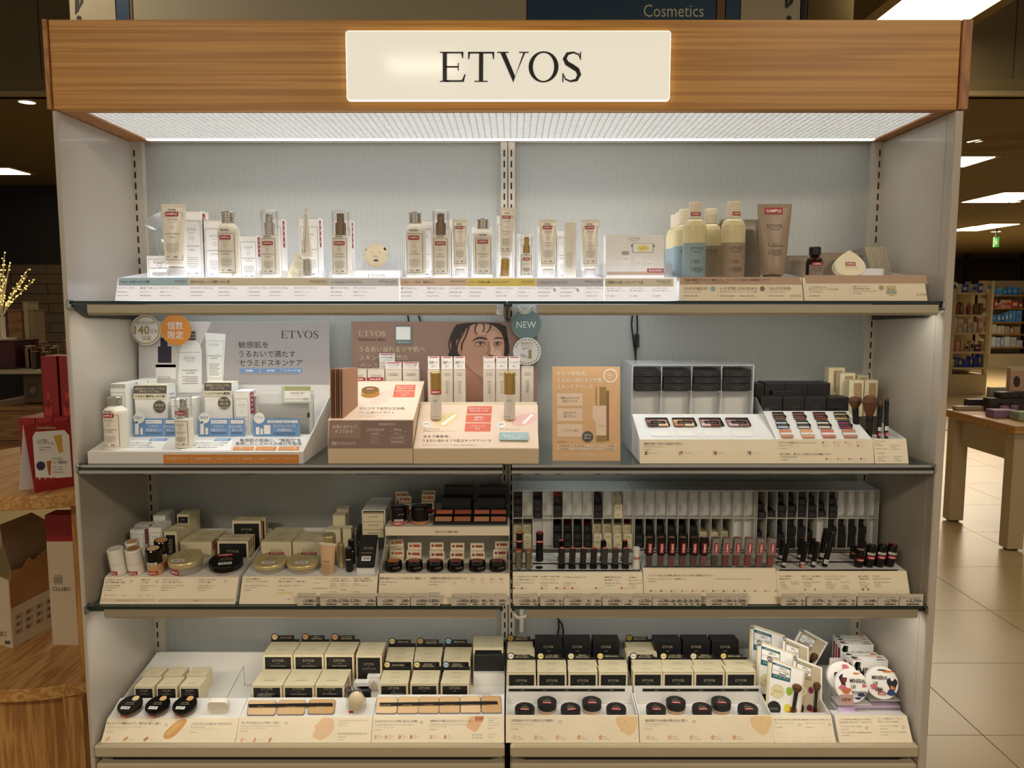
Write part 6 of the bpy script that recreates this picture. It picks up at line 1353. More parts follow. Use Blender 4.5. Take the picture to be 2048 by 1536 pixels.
P=Pc(lpM,*cC);P.t('ニュアンスあふれる発色 透けるようにツヤめく美容液プランパー',1378,925,1992,945).t('ミネラルリッププランパー ディープ(高発色タイプ)',1378,960,1732,977).t('¥3,300(税込)',1378,986,1450,998,DIMINK).t('ミネラルリッププランパー シアー(シアータイプ)',2005,960,2330,977)
for i in range(13):x=1395+97*i;P.r(x,1073,x+15,1087,cm(((90,60,50),(70,50,50),(190,60,50),(190,130,100),(150,90,70),(190,70,60),(60,40,60),(70,50,90),(190,70,60),(130,50,40),(190,70,60),(190,110,100),(190,90,90))[i])).t('ピンク',x+22,1073,x+55,1081,GREYINK)
P.r(1975,965,1976,1085,PCRM).done('lettering',tM)
P=Pc(lpN,*cD)
for x,y,a,w_ in((612,895,'くっきり高発色で',122),(614,919,'印象的な目元へ',112),(622,948,'ミネラル',46),(624,966,'ペンシル',46),(626,984,'アイライナー',74),(720,948,'カートリッジ',76),(814,895,'「筆ペン」で◎な質感と',178),(820,919,'やりしき秘設立',98),(828,948,'ミネラルスムースリキッド',156),(830,966,'アイライナー',80),(1020,895,'ペンシル・ブラシ・パウダー',188),(1024,919,'3 in 1のアイブロウ',132),(1032,948,'ミネラル',50),(1034,966,'デザイニング',86),(1036,984,'アイブロウ',70),(1164,948,'カートリッジ',76),(1322,895,'眉に立体感',84),(1328,919,'高発色が続く',92),(1330,948,'ミネラル',50),(1334,966,'カラーリング',78),(1336,984,'アイブロウ',68),(1446,895,'にじまない',66),(1450,919,'上向きロングマスカラ',154),(1458,948,'ミネラルロングラッシュ',152),(1460,966,'マスカラ',54)):P.t(a,x,y,x+w_,y+13)
for x,y in((630,1004),(722,966),(832,987),(1040,1004),(1170,984),(1175,1005),(1342,1002),(1464,987)):P.t('¥2,750(税込)',x,y,x+66,y+9,DIMINK)
for x,c in((838,(150,120,130)),(928,(190,120,100)),(1354,(70,60,56)),(1402,(130,96,80))):P.r(x,1012,x+16,1028,cm(c))
P.done('lettering',tN)
g=G()
for tr,pl,cr,lns in((tL,ppL,cC,((716,120,1290),(825,120,1300),(890,120,1305))),(tM,ppM,cC,((722,1335,2300),(853,1340,2520))),(tN,ppN,cD,((687,560,1240),(775,590,1390),(848,618,1672)))):
 P=Pc(pl,*cr)
 for y,x0,x1 in lns:P.r(x0,y-6,x1,y+6,BLACK)
 P.done('shade_strip',tr)
for x,y,m in((365,862,BLACK),(465,860,PGREY),(465,790,PGREY)):Pc(ppL,*cC).d(x,y,35,m,2,15).done('tester_hole',tL)
LIPC=[(214,84,44),(170,84,60),(226,120,110),(222,104,100),(224,120,90),(214,92,52),(206,120,104),(206,84,90),(206,80,100)]
GRAPH=M('graphite_case',(96,94,96),.25,.7);DGR=M('dark_case',(56,50,48),.3,.3)
def lip(label,px,yt,yb,w_,pl,body,dot,kind='round',ry=0,base=BLKGLOSS,stick_=None,name='lipstick_tester',sidet=None):
 p,r,h=stand(px,yt,yb,w_,pl);t=thing(name,label,'lipstick',p,(angx(pl),ry,0))
 if kind=='round':
  G().lathe([(0,0),(r*.9,0),(r,.002),(r*.92,h*.35),(r*.9,h*.85),(r*.95,h*.97),(r*.9,h)],body,22).build('case',t,False)
  G().lathe([(r*.88,h+.0002),(r*.8,h+.001),(0,h+.001)],dot,20).build('colour_dot',t,False);yf=cyl(r*1.02)
 else :
  g=G().box(-r,r,-r*.8,r*.8,0,h*.18,base,.001);g.build('holder_base',t,False)
  G().box(-r*.82,r*.82,-r*.7,r*.7,h*.182,h,body,.002).build('case',t,False)
  G().lathe([(r*.74,h+.0003),(r*.6,h+.0012),(0,h+.0012)],dot,20,sy=.85).build('colour_dot',t,False);yf=lambda x,z:-r*.72
 if stick_:sample(t,0,stick_*h,r*1.7,yf)
 return t
lip('chrome lipstick tester with bright orange dot nearest the centre post',1037,1099,1140,16,ppL,CHROME,cm(LIPC[0]))
lip('chrome lipstick tester with brownish orange dot, second from the centre post',1057,1100,1140,15,ppL,CHROME,cm(LIPC[1]))
lip('tall black lip crayon tester with orange dot behind chrome lipstick',1038.7,1064,1122,14.5,ppL,BLKGLOSS,cm((226,140,60)),stick_=.72)
lip('tall black lip crayon tester with red dot and SAMPLE band',1079,1064,1124,16,ppL,BLKGLOSS,cm((170,52,60)),stick_=.72)
for i,x in enumerate((570,668,768,866,966,1066,1163)):lip(f'flat {"brown black" if i < 4 else "graphite grey"} lipstick tester, {ORD[i]} in the front row from lip crayons',1000+x/cC[2],1095,1139,14.5,ppL,DGR if i<4 else GRAPH,cm(LIPC[2+i]),'flat',R(2))
for i,x in enumerate((565,957,1155)):lip(['flat lipstick tester with coral dot standing in second row','flat black lipstick tester with capped top in second row','flat black lipstick tester with red orange dot in second row'][i],1000+x/cC[2],1080,1124,13,ppL,BLKGLOSS,cm(((196,96,90),(50,44,42),(206,80,50))[i]),'flat',R(1))
lip('white lip balm tester with SAMPLE band at end of lipstick row',1272,1094,1140,15,ppL,WST,WST,stick_=.55)
PLX=(1297,1320,1341,1363,1385,1404.5,1427,1448.5,1470,1493,1515.5,1538)
PLD=((150,96,64),(180,70,60),(214,150,90),(190,130,90),(150,70,74),(180,120,116),(110,60,66),(206,136,80),(180,84,60),(214,130,90),(110,104,104),(120,114,114))
PLT=((60,34,28),(84,30,26),(110,40,40),(90,40,34),(70,30,30),(120,60,64),(50,34,34),(110,30,36),(110,36,34),(130,34,40),(130,60,60),(130,50,30))
SCAP=M('silver_cap',(170,164,160),.25,.7)
for i,px in enumerate(PLX):
 p,r,h=stand(px,1074,1136,16.5,ppM)
 t=thing('lip_plumper',f'lip plumper tester with {"black" if i < 6 else "silver"} cap and sideways SAMPLE sticker, {ORD[i]} from lipsticks','lip gloss',p,(angx(ppM),R(1+i*.35),0))
 G().box(-r*.72,r*.72,-r*.6,r*.6,0,h*.40,CLEAR).build('bottle',t,False);G().box(-r*.64,r*.64,-r*.5,r*.5,h*.04,h*.38,cm(PLT[i])).build('gloss',t,False)
 G().box(-r*.95,r*.95,-r*.8,r*.8,h*.402,h,BLKGLOSS if i<6 else SCAP,.0015).build('cap',t,False)
 if i<10:G().lathe([(r*.66,h+.0003),(0,h+.0006)],cm(PLD[i]),18).build('colour_dot',t,False)
 g=G();yf=lambda x,z:-r*.81;patch(g,r*.1,h*.66,r*1.0,h*.34,RED,yf,.0004,1);ftext(g,'SAMPLE',r*.1,h*.66,h*.28,r*.5,WINK,yf,.0008,True,True);g.build('sample_sticker',t,False)
def pen(label,x,w_,yt,yb,dot=None,lean=8,band=True,red=False,mas=False):
 px=cD[0]+x/cD[2];yb_=cD[1]+yb/cD[2];yt_=cD[1]+yt/cD[2];w_=w_/cD[2]
 p,r,h=stand(px,yt_,yb_,w_,ppN);t=thing('mascara_tester' if mas else 'eyeliner_pen',label,'mascara' if mas else 'eye pencil',p,(angx(ppN),R(lean),0))
 G().lathe([(0,0),(r*.95,0),(r,.002),(r,h*.5)],BLKGLOSS,18).build('barrel',t,False);G().lathe([(r,h*.502),(r*.96,h*.96),(r*.85,h),(0,h)],BLKGLOSS,18).build('cap',t,False)
 if dot:G().lathe([(r*.74,h+.0004),(0,h+.0008)],cm(dot),16).build('colour_dot',t,False)
 yf=cyl(r)
 if band:
  g=G();zz=h*(.62 if mas else .16);patch(g,0,zz,r*1.75,h*(.1 if mas else .12),WPAPER,yf,.0004);ftext(g,'TESTER',0,zz,r*1.3,h*.05,INK,yf,.0008,True);g.build('tester_sticker',t,False)
 if red:g=G();zz=h*(.45 if mas else .06);patch(g,0,zz,r*1.75,h*.15,RED,yf,.0004);ftext(g,'SAMPLE',0,zz,r*1.3,h*.07,WINK,yf,.0008,True);g.build('sample_sticker',t,False)
for a in(('black pencil eyeliner in rear row, nearest the lip plumpers',622,42,565,758,None,5),('black liquid liner with crimson dot in rear row',790,42,555,755,(150,20,70),6),('black liquid liner with orange dot in rear row',890,44,557,752,(196,110,50),6),('tallest black brow pencil standing in rear row',985,50,475,758,None,7),
('black pencil eyeliner with white band in front row, nearest lip plumpers',650,44,612,828,None,8),('black liquid liner with red sticker in front row',815,46,595,828,None,7,True,True),('black liquid liner with beige tip in front row',915,44,592,825,(170,120,90),8),('tall dark brown brow pencil leaning in front row',1018,48,508,822,(170,120,90),11)):pen(*a)
for a in(('short black mascara in rear row behind the brown dotted one',1270,62,620,752,(60,44,36),4,False,True,True),('short mascara with beige dot and TESTER label low on barrel',1318,80,655,826,(190,150,110),5,False,True,True),('black mascara with white TESTER and red SAMPLE bands',1408,84,610,826,None,6,True,True,True),('brown mascara with TESTER and SAMPLE bands, second from end panel',1500,84,605,824,(66,50,44),7,True,True,True),('dark red mascara with bright red dot nearest the end panel',1590,84,605,822,(150,24,36),8,True,True,True)):pen(*a)
# rack of cells
yR=1.785;zR0,zRm,zR1=Zr(1097,yR),Zr(1037,yR),Zr(983,yR)
RACKA=milky('rack_acrylic',(238,236,228))
for nm,c0,c1,n,lb in(('lip',1025,1267,12,'frosted acrylic rack of lipstick boxes beside the centre post'),('plumper',1268.5,1511,11,'frosted acrylic rack, middle of the three, upper cells empty'),('eye',1513,1757,12,'frosted acrylic rack full of black eyeliner boxes nearest end panel')):
 a,b=X(c0,yR,1.05),X(c1,yR,1.05)
 t=thing('box_rack',lb,'rack',((a+b)/2,1.83,Z3))
 G().box(a,b,yR,1.882,zR1,zR1+.003,FROST).build('top_panel',t);G().box(a,b,1.8795,1.882,Z3,zR1,RACKA).build('back_wall',t)
 G().box(a,b,yR+.001,1.879,zRm-.001,zRm+.001,RACKA).build('mid_shelf',t);G().box(a,b,yR+.001,1.879,zR0-.002,zR0,RACKA).build('floor_panel',t)
 for x in(a,b-.002):G().box(x,x+.002,yR,1.879,Z3,zR1-.0002,RACKA).build('side_wall',t)
 g0=[]
 for i in range(1,n):x=a+(b-a)*i/n;G().box(x-.0008,x+.0008,yR,1.879,zR0+.0003,zR1-.0003,RACKA).build('divider',t)
 cw=(b-a)/n;rackn={'lip':'first lip rack','plumper':'middle rack','eye':'end rack'}[nm]
 FILL={'lip':({0:('k',4),2:('k',4),4:('r',3),8:('k',3),10:('c',3)},{0:('c',3),1:('c',3),4:('k',3),5:('r',3),6:('k',3),7:('r',3),8:('c',3),9:('c',3),10:('c',3),11:('y',3)}),
'plumper':({},{0:('k',3),1:('k',3),2:('k',3),3:('k',3),4:('k',3),5:('k',3),6:('c',2),7:('c',2),8:('c',2)}),
'eye':({0:('k',2),1:('k',1),2:('k',3),3:('k',3),4:('k',4),5:('k',3),6:('k',2),7:('k',4)},{0:('k',2),1:('k',1),2:('k',3),3:('k',4),4:('k',4),5:('k',2),7:('k',4),8:('k',4),9:('k',4),10:('k',4)})}[nm]
 for row,(fd,zb,zt_)in enumerate(((FILL[0],zRm+.0015,zR1-.001),(FILL[1],zR0+.0005,zRm-.0015))):
  for ci in range(n):
   if ci not in fd:G().box(a+cw*ci+.001,a+cw*(ci+1)-.001,yR+.022,yR+.0235,zb,zt_-.0005,WHITE).build('cell_back',t)  # white panel added close behind the opening so an empty cell looks brighter
  for ci,(k,m)in fd.items():
   hh=(zt_-zb)/4.15
   for j in range(m):
    x=a+cw*(ci+.5)+random.uniform(-.0006,.0006);yy=yR-.004+random.uniform(0,.012)+(.018 if j==m-1 and m>1 else 0)
    mat=BLACK if k in 'kr' else CREAM
    w2=min(cw/2-.0016,.0095)
    t2=thing('lip_box' if nm!='eye' else 'liner_box',f'{"black" if k in "kr" else "cream"} box, {ORD[j]} from below, {ORD[ci]} {["upper", "lower"][row]} cell of {rackn}','box',(x,yy+.045,zb+hh*j))
    G().box(x-w2,x+w2,yy,min(yy+.088,1.878),zb+hh*j+.0001,zb+hh*(j+1)-.0002,mat).build('box_body',t2)
    if row==0 or nm!='eye':
     g=G();ik=DIMINK if k in 'kr' else GREYINK;zz=zb+hh*j
     g.box(x-w2*.5,x+w2*.5,yy-.0004,yy-.0002,zz+hh*.55,zz+hh*.62,ik);g.box(x-w2*.7,x+w2*.7,yy-.0004,yy-.0002,zz+hh*.3,zz+hh*.34,ik)
     if k in 'ry' and j==m-1:g.box(x-w2,x+w2,yy+.012,yy+.06,zz+hh,zz+hh+.0003,RED)
     g.build('printed_text',t2)
# price tags clipped to the shelf edge
TAGP=M('price_paper',(208,198,180),.6,var=.02)
TAGS=[(594.7,632,'3,080','アクアミネラルベース'),(641,677,'2,750','ミネラルポアレススティック'),(677.3,700,'2,750','コンシーラー'),(700.3,722,'2,750','コンシーラー'),(722.5,751.5,'4,950','コンシーラーパレット'),(754.7,790,'2,090','ポンポンミネラルチーク'),(790.3,820,'2,090','ミネラルチーク'),(822,857,'3,850','ミネラルプレストチーク'),(857.3,880,'3,850','プレストチーク'),(903,939.5,'3,850','ミネラルプレストチーク'),(940,958,'850','チーク'),(958.3,975,'90',''),(975.3,990,'90',''),(990.3,1013,'090',''),
(1028,1064,'3,520','シアーマットルージュ'),(1064.3,1076,'20',''),(1080.6,1115,'3,300','クレヨンルージュ'),(1115.3,1126,'0',''),(1128,1165,'3,300','ミネラルルージュ'),(1165.3,1183,'0',''),(1183.3,1202,'00',''),(1205,1243,'3,300','シアールージュ'),(1243.3,1265.5,'0',''),(1266,1303,'2,750','トリートメントリップバーム'),(1305,1341.6,'3,300','リッププランパーディープ'),(1342,1354,'00','ディープ'),(1354.3,1366.5,'00','ディープ'),(1366.8,1377.5,'00','ディープ'),(1377.8,1389,'00','ディープ'),(1389.3,1402,'00','ディープ'),
(1412,1448.5,'3,300','リッププランパーシアー'),(1448.8,1467,'3,300','シアー'),(1467.3,1476,'0',''),(1476.3,1494.8,'300','シアー'),(1562,1598,'2,750','ペンシルアイライナー'),(1598.3,1610.5,'0',''),(1613.6,1650,'2,970','リキッドアイライナー'),(1650.3,1664.5,'0',''),(1664.8,1698.5,'3,850','デザイニングアイブロウ'),(1698.8,1712,'0',''),(1715,1755,'1,540','ペンシルカートリッジ'),(1756,1797,'2,750','カラーリングアイブロウ'),(1798.5,1845.6,'2,750','ロングラッシュマスカラ')]
YT3=YF-.0012
for i,(x0,x1,pr,nm)in enumerate(TAGS):
 y0,y1=1186.5+(i*7%5)*.4-(1.5 if 820<x0<880 else 0),1211.5
 side='under the powder trays' if x0<753 else('under the cheek display' if x0<1020 else('under the lipstick tray' if x0<1304 else('under the plumper tray' if x0<1500 else 'under the mascara tray')))
 base=[q for q,tg in enumerate(TAGS)if(tg[0]<753)==(x0<753)and(753<=tg[0]<1020)==(753<=x0<1020)and(1020<=tg[0]<1304)==(1020<=x0<1304)and(1304<=tg[0]<1500)==(1304<=x0<1500)]
 k=base.index(i);nth=ORD[k]if k<12 else 'thirteenth'
 lb=f'grey price tag reading {pr} yen, {nth} in the row {side}' if len(nm)else f'partly covered grey price tag, {nth} in the row {side}'
 t=thing('price_tag',lb,'price tag',(X((x0+x1)/2,YT3,S3),YT3,Zr(y1,YT3)))
 a,b=X(x0,YT3,S3),X(x1,YT3,S3);G().box(a,b,YT3,YT3+.0009,Zr(y1,YT3),Zr(y0,YT3),TAGP).build('card',t)
 P=Pc(vert(YT3-.0004),0,0,1);w_=x1-x0
 if nm:
  if w_>30:P.t('エトヴォス',x0+1.5,y0+3.4,x0+8,y0+5,DIMINK,1).t('税込',x0+w_*.30,1200.6,x0+w_*.44,1204,INK,1)
  P.t(nm,x0+1,y0+6.2,x1-w_*.12,y0+9,INK,1)
  P.t(pr,x0+w_*.44 if w_>28 else x0+1,1198.5,x1-4.5,1205.5,INK,1,True)
 else :P.t(pr,max(x0+1,x1-4.8-3.3*len(pr)),1198.8,x1-4.5,1204.8,INK,1,True)
 P.t('円',x1-4,1201,x1-.8,1204.8,INK,1)
 r=random.Random(i);x=x0+w_*.32
 while x<x1-w_*.15:d=r.uniform(.5,1.6);P.r(x,1207,min(x+d,x1-2),1210,INK,1);x+=d+r.uniform(.4,1)
 P.done('printed_price',t)
# ================================================================ base deck
ZD=SD+.0006
cE,cF,cG,cH=(180,1230,4.654),(600,1230,4.654),(1000,1230,4.267),(1440,1230,4.654)
FOUND=[(224,188,142),(216,178,130),(206,164,114),(230,198,152),(210,170,120),(198,156,110)]
def swatch(P,pts,c,lv=1):return P.q(pts,cm(c),lv)
def blobs(P,y,xs,c=(214,160,116)):
 for i,x in enumerate(xs):P.q([(x,y+18),(x+8,y-12),(x+24,y-22),(x+34,y-14),(x+22,y+12),(x+8,y+24)],cm(tuple(int(q-6*i)for q in c)),1)
 return P
def tab(label,x0,x1,y0,y1,Y,cr,col,txt,words,cxr=None):
 """black shade card with a round colour disc standing behind a row of boxes"""
 X0,X1,yy0,yy1=cr[0]+x0/cr[2],cr[0]+x1/cr[2],cr[1]+y0/cr[2],cr[1]+y1/cr[2];zb=Zr(yy1,Y)-.012;zt=Zr(yy0+3,Y);a,b=X(X0,Y,zt),X(X1,Y,zt)
 t=thing('shade_card',label,'card',((a+b)/2,Y,zb));rr=(b-a)*.13
 n=16;cz=zt-rr+.004
 pts=[(a,zb),(b,zb),(b,zb+.012+(zt-zb-.012)*.25),(b-(b-a)*.17,zb+.012+(zt-zb-.012)*.25),(b-(b-a)*.17,zt-.001),(a+2*rr,zt-.001)]+[(a+rr+rr*math.cos(R(q)),cz+rr*math.sin(R(q)))for q in range(20,181,20)]
 G().ext(pts,Y,Y+.0008,BLACK,'y').build('card',t)
 g=G();g.face([(a+rr+rr*.78*math.cos(2*math.pi*k/20),Y-.0003,cz+rr*.78*math.sin(2*math.pi*k/20))for k in range(20)],cm(col));ftext(g,txt,a+rr,cz,rr*1.1,rr*.42,INK,lambda x,z:Y,.0006);g.build('shade_disc',t)
 g=G();zz=zb+.012+(zt-zb-.012)*.55
 for k,wd in enumerate(words):ftext(g,wd,a+2*rr+(b-a)*.28,zz+.0022*(len(words)-1)-.0048*k,min((b-a)*.5,.0045*len(wd)),.0036,CREAMINK,lambda x,z:Y,.0004)
 g.build('lettering',t);return t
def dtray(label,x0,x1,ytop,yplat,Yplat,back,**kw):return deck_tray(label,x0,x1,ZD,1490,ytop,yplat,Yplat,0,back,Ya=1.606,Yb_=1.637,**kw)
# --- comfort cream foundation tray
t1,lp,pp,zf1=dtray('white cream foundation tray with cream labels, nearest the left panel on base deck',202,469.5,1437,1396,1.695,1304)
P=Pc(lp,*cE)
P.t('肌にとけこむ薄膜仕立てで、隙のない美しい肌へ',160,997,664,1020).t('ミネラルコンフォートクリームファンデーション',155,1036,478,1050).t('(クリームファンデーション) SPF20 PA++',150,1060,362,1068,DIMINK).t('¥4,950(税込)',147,1083,216,1094,DIMINK)
P.t('ムラなくキレイに塗れる ツヤ仕上げパフ',945,1001,1322,1024).t('モイストタッチパフ',940,1038,1074,1053).t('(クリームファンデーション/リキッドファンデーション対応)',935,1062,1218,1070,DIMINK).t('¥880(税込)',931,1088,990,1098,DIMINK).r(905,985,906,1190,PCRM)
for i,x in enumerate((138,304,494)):P.sm([(x,1172),(x+10,1150),(x+40,1132),(x+55,1134),(x+48,1152),(x+16,1180)],cm(((226,186,140),(212,160,104),(196,136,84))[i])).t(('ライト','ナチュラル','オークル')[i],x+58,1158,x+62+24*(1+(i==1)),1168,GREYINK)
P.sm([(682,1125),(700,1085),(780,1010),(850,966),(908,966),(890,1015),(820,1100),(760,1145),(710,1158),(685,1145)],cm((214,162,96))).sm([(700,1110),(780,1030),(850,980),(870,985),(800,1060),(720,1130)],cm((226,178,112)),2).ring(710,1024,9,12,GREYINK)
P.done('lettering',t1)
for i,(cx,c)in enumerate(((263,(232,206,158)),(318,(222,176,116)),(372,(216,166,104)))):
 compact(f'black cream foundation jar with {["pale", "sand", "honey"][i]} lid dot, {ORD[i]} from the left panel',cx,1392.5,1435,47,pp,BLKGLOSS,M('clear_jar_dark',(120,96,84),.2,coat=.5),.48,dot=cm(c),tst=(-.15,-.45),samside=-.15,name='foundation_jar',rz=R(-4))
for r_,(y,Y,nm)in enumerate(((1373,1.702,'front'),(1352,1.754,'rear'))):
 for c_,(x0,x1)in enumerate((((268.5,307),(312.6,353),(359,399))if r_==0 else((284,320),(326,362),(372,409)))):
  carton(f'small cream box with black front, {ORD[c_]} of {nm} row behind black jars',x0,y,x1,Y,zf1,D=.047,kind='creamblack',logo=.22,names=('CREAM FOUNDATION',),mini=r_==0)
p=pp.h(438,1425,1);t=thing('makeup_puff','white wedge shaped make-up puff standing in cream foundation tray','sponge',p,(angx(pp),0,0))
hw=wpx(40,p.y,p.z)/2;G().ext(rrect(-hw,0,hw,.030,.009),0,.012,M('puff_foam',(240,234,216),.8),'y').build('puff',t,False)
WIRE=M('wire_grey',(130,128,124),.3,.6)
p=Vector((X(478,1.80,zf1),1.80,zf1));t=thing('wire_easel','thin clear bent easel standing empty in cream foundation tray','holder',p)
g=G();g.tube([(X(452,1.725,zf1+.001),1.725,zf1+.0016),(X(487,1.79,.68),1.79,Zr(1332,1.79)),(X(489,1.79,zf1),1.792,Zr(1370,1.792)),(X(503,1.79,zf1),1.793,Zr(1370,1.793))],.0007,WIRE,6);g.build('wire',t)
# --- creamy tap foundation tray
t2,lp,pp,zf2=dtray('white creamy foundation tray with three round cornered swatches under black strip',470.5,741,1434,1395,1.695,1310)
P=Pc(lp,*cE)
P.t('タップするほどしっとり輝くツヤ肌へ',1412,993,1768,1014).t('クリーミィタップミネラルファンデーション リフィル',1405,1028,1762,1041).t('(クリームファンデーション) ツヤ SPF42 PA+++',1404,1053,1644,1062,DIMINK).t('¥5,280(税込)',1402,1077,1470,1088,DIMINK).ring(1827,1004,9,12,GREYINK)
for i,x in enumerate((1396,1515,1658)):P.sm([(x,1180),(x+4,1160),(x+22,1138),(x+34,1142),(x+30,1172),(x+12,1190)],cm(((232,192,150),(222,172,128),(206,150,110))[i])).t(('ライト','ナチュラル','オークル')[i],x+42,1158,x+66+22*(i==1),1168,GREYINK)
P.done('lettering',t2)
P=Pc(lp,*cF)
P.sm([(200,955),(310,955),(322,1040),(300,1090),(235,1150),(185,1170),(120,1140),(115,1120),(150,1060),(125,1030),(170,1010)],cm((232,196,154))).t('クリームタイプミネラルファンデーション',362,976,640,990).t('ブラックケース',360,998,455,1011).t('¥880(税込)',358,1022,414,1031,DIMINK).r(352,1074,632,1075,PCRM).t('タップするだけでツヤがアップ',350,1095,622,1116).t('マカロンパフ',348,1130,432,1144).t('¥1,320(税込)',344,1158,408,1167,DIMINK).r(338,965,339,1180,PCRM)
P.done('lettering',t2)
SW=[]
def swt(label,x0,x1,y0,y1,pl,cr,c,sk=18):
 T=lambda x,y:(cr[0]+x/cr[2],cr[1]+y/cr[2]);r_=18
 pts=[(x0+sk+r_,y0),(x1-r_*.6,y0),(x1,y0+r_),(x1-sk*.6,y1-r_),(x1-sk-r_*.5,y1),(x0+r_*.3,y1),(x0,y1-r_*.6),(x0+sk*.7,y0+r_)]
 t=thing('foundation_pan',label,'pan',pl.h(*T((x0+x1)/2,(y0+y1)/2)))
 g=G();a=[pl.h(*T(*q),.6)for q in pts[::-1]];n=pl.n*.0025;k=len(a)
 g.mesh([*a,*[q+n for q in a]],[tuple(range(k-1,-1,-1)),tuple(range(k,2*k))]+[(i,(i+1)%k,k+(i+1)%k,k+i)for i in range(k)],cm((150,140,130),.5));g.build('pan_rim',t)
 g=G();cx,cy=(x0+x1)/2,(y0+y1)/2;g.face([pl.h(*T(cx+(q[0]-cx)*.955,cy+(q[1]-cy)*.955),12)for q in pts],cm(c));g.build('powder',t)
def strip(label,pl,cr,x0,x1,y0,y1,words,tray,sl=0):
 T=lambda x,y:(cr[0]+x/cr[2],cr[1]+y/cr[2])
 t=thing('name_strip',label,'label strip',pl.h(*T((x0+x1)/2,y0)))
 quadbox('strip',t,Pl(pl.p+pl.n*.0042,pl.n),[T(x0+6,y1),T(x1+6,y1+sl),T(x1,y0+sl),T(x0,y0)],.004,BLACK)
 P=Pc(Pl(pl.p+pl.n*.0085,pl.n),*cr)
 for wd,x,w_ in words:P.t(wd,x,y0+(y1-y0)*.3,x+w_,y0+(y1-y0)*.75,WINK,1)
 P.done('lettering',t)
swt('round cornered light beige foundation pan, nearest the cream jars',1462,1740,803,940,pp,cE,FOUND[0]);swt('round cornered natural beige foundation pan, middle of three',1742,2010,798,936,pp,cE,FOUND[1]);swt('round cornered ochre foundation pan beside the bagged puff',70,332,792,930,pp,cF,FOUND[2])
strip('short black name strip lying across three round cornered pans',pp,cE,1475,2254,842,860,(('ライト',1565,50),('ナチュラル',1825,85),('オークル',2105,70)),t2,-12)
for r_,(y,Y,xs,nm)in enumerate(((1371,1.702,((503,563.5),(566,628),(630,688)),'front'),(1308,1.79,((526,585),(587,647),(649,707.5)),'tall rear'))):
 for c_,(x0,x1)in enumerate(xs):
  carton(f'large cream box with black front, {ORD[c_]} of {nm} row in creamy foundation tray',x0,y,x1,Y,zf2,D=(.08,.068)[r_],kind='creamblack',logo=(.16,.2)[r_],names=('CREAMY TAP FOUNDATION',),seal=c_==2)
for i,(x0,x1,c,s_,wd)in enumerate(((1685,1945,(236,206,156),'LIGHT',('明るめの肌色',)),(1972,2226,(214,160,106),'NATURAL',('自然な','標準的な肌色')),(2246,2509,(206,156,110),'OCHRE',('オークル系の','標準的な肌色')))):
 tab(f'black shade card with beige disc, {ORD[i]} above the tall cream boxes',x0,x1,172,240,1.862,cE,c,s_,wd)
for i in range(3):carton(f'cream case box with black front, {ORD[i]} from front beside tall rear row',712+3*i,1309-8*i,763+3*i,1.78+.027*i,zf2,D=.025,kind='creamblack',logo=.28,names=('BLACK CASE',),seal=True,mini=i==0)
for i,(x0,x1,yt,yb,Y,W_)in enumerate(((625,745,572,740,1.765,1),(503,633,630,690,1.745,0))):
 zt=Zr(cF[1]+yt/cF[2],Y);a,b=X(cF[0]+x0/cF[2],Y,zt),X(cF[0]+x1/cF[2],Y,zt)
 t=thing('puff_box',['white box printed with tall beige sponge behind the bagged puff','white box printed with sponge tip half behind black case'][i],'box',((a+b)/2,Y,zf2));G().box(a,b,Y,Y+.018,zf2,zt,WPAPER).build('box_body',t)
 P=Pc(vert(Y-.0004),*cF);P.t('MACARON PUFF',x0+14,yt+8,x1-10,yt+16,GREYINK)
 cx=(x0+x1)/2;SPG=cm((200,180,160))
 P.q([(cx,yt+34),(cx+20,yt+55),(cx+36,yt+95),(cx+34,yt+140),(cx+15,yt+165),(cx-15,yt+165),(cx-34,yt+140),(cx-36,yt+95),(cx-20,yt+55)]if W_ else[(cx,yt+32),(cx+22,yt+50),(cx+34,yt+60),(cx-34,yt+60),(cx-20,yt+50)],SPG);P.done('front_print',t)
Y=1.706;zt=Zr(1380,Y);a,b=X(686,Y,zt),X(741,Y,zt)
t=thing('black_case','open flat black compact case standing behind the bagged puff','case',((a+b)/2,Y,zf2));G().box(a,b,Y,Y+.010,zf2-.0,zt,BLACK,.002).build('case_lid',t);G().box(a+.006,b-.006,Y+.0102,Y+.014,zf2,zt+.002,BLKGLOSS).build('mirror_frame',t)
p,r,h=stand(713,1392,1432,34,pp);t=thing('bagged_puff','cream egg shaped puff in a crinkled clear bag with red sticker','sponge',p)
g=G();blob(g,(0,0,.022),r*.95,r*.8,.021,M('egg_foam',(246,228,186),.75),20,12);g.build('puff',t,False)
rr=random.Random(5);rings=[]
for q,z,dx in((.020,.0005,0),(.022,.012,0),(.0215,.026,-.001),(.019,.040,-.004),(.015,.050,-.008),(.012,.058,-.011),(.010,.064,-.012)):
 rings.append([(dx+q*math.cos(2*math.pi*j/18)*(1+rr.uniform(-.12,.12)),q*.75*math.sin(2*math.pi*j/18)*(1+rr.uniform(-.12,.12)),z)for j in range(18)])
G().loft(rings,clear('crinkle_film',(1,1,.99),.05,.02,(1,1,1),.06),caps=False,sm=False).build('bag_film',t,False)
g=G();patch(g,-.008,.006,.010,.005,RED,lambda x,z:-.0185,.0004,1);g.build('sticker',t,False)
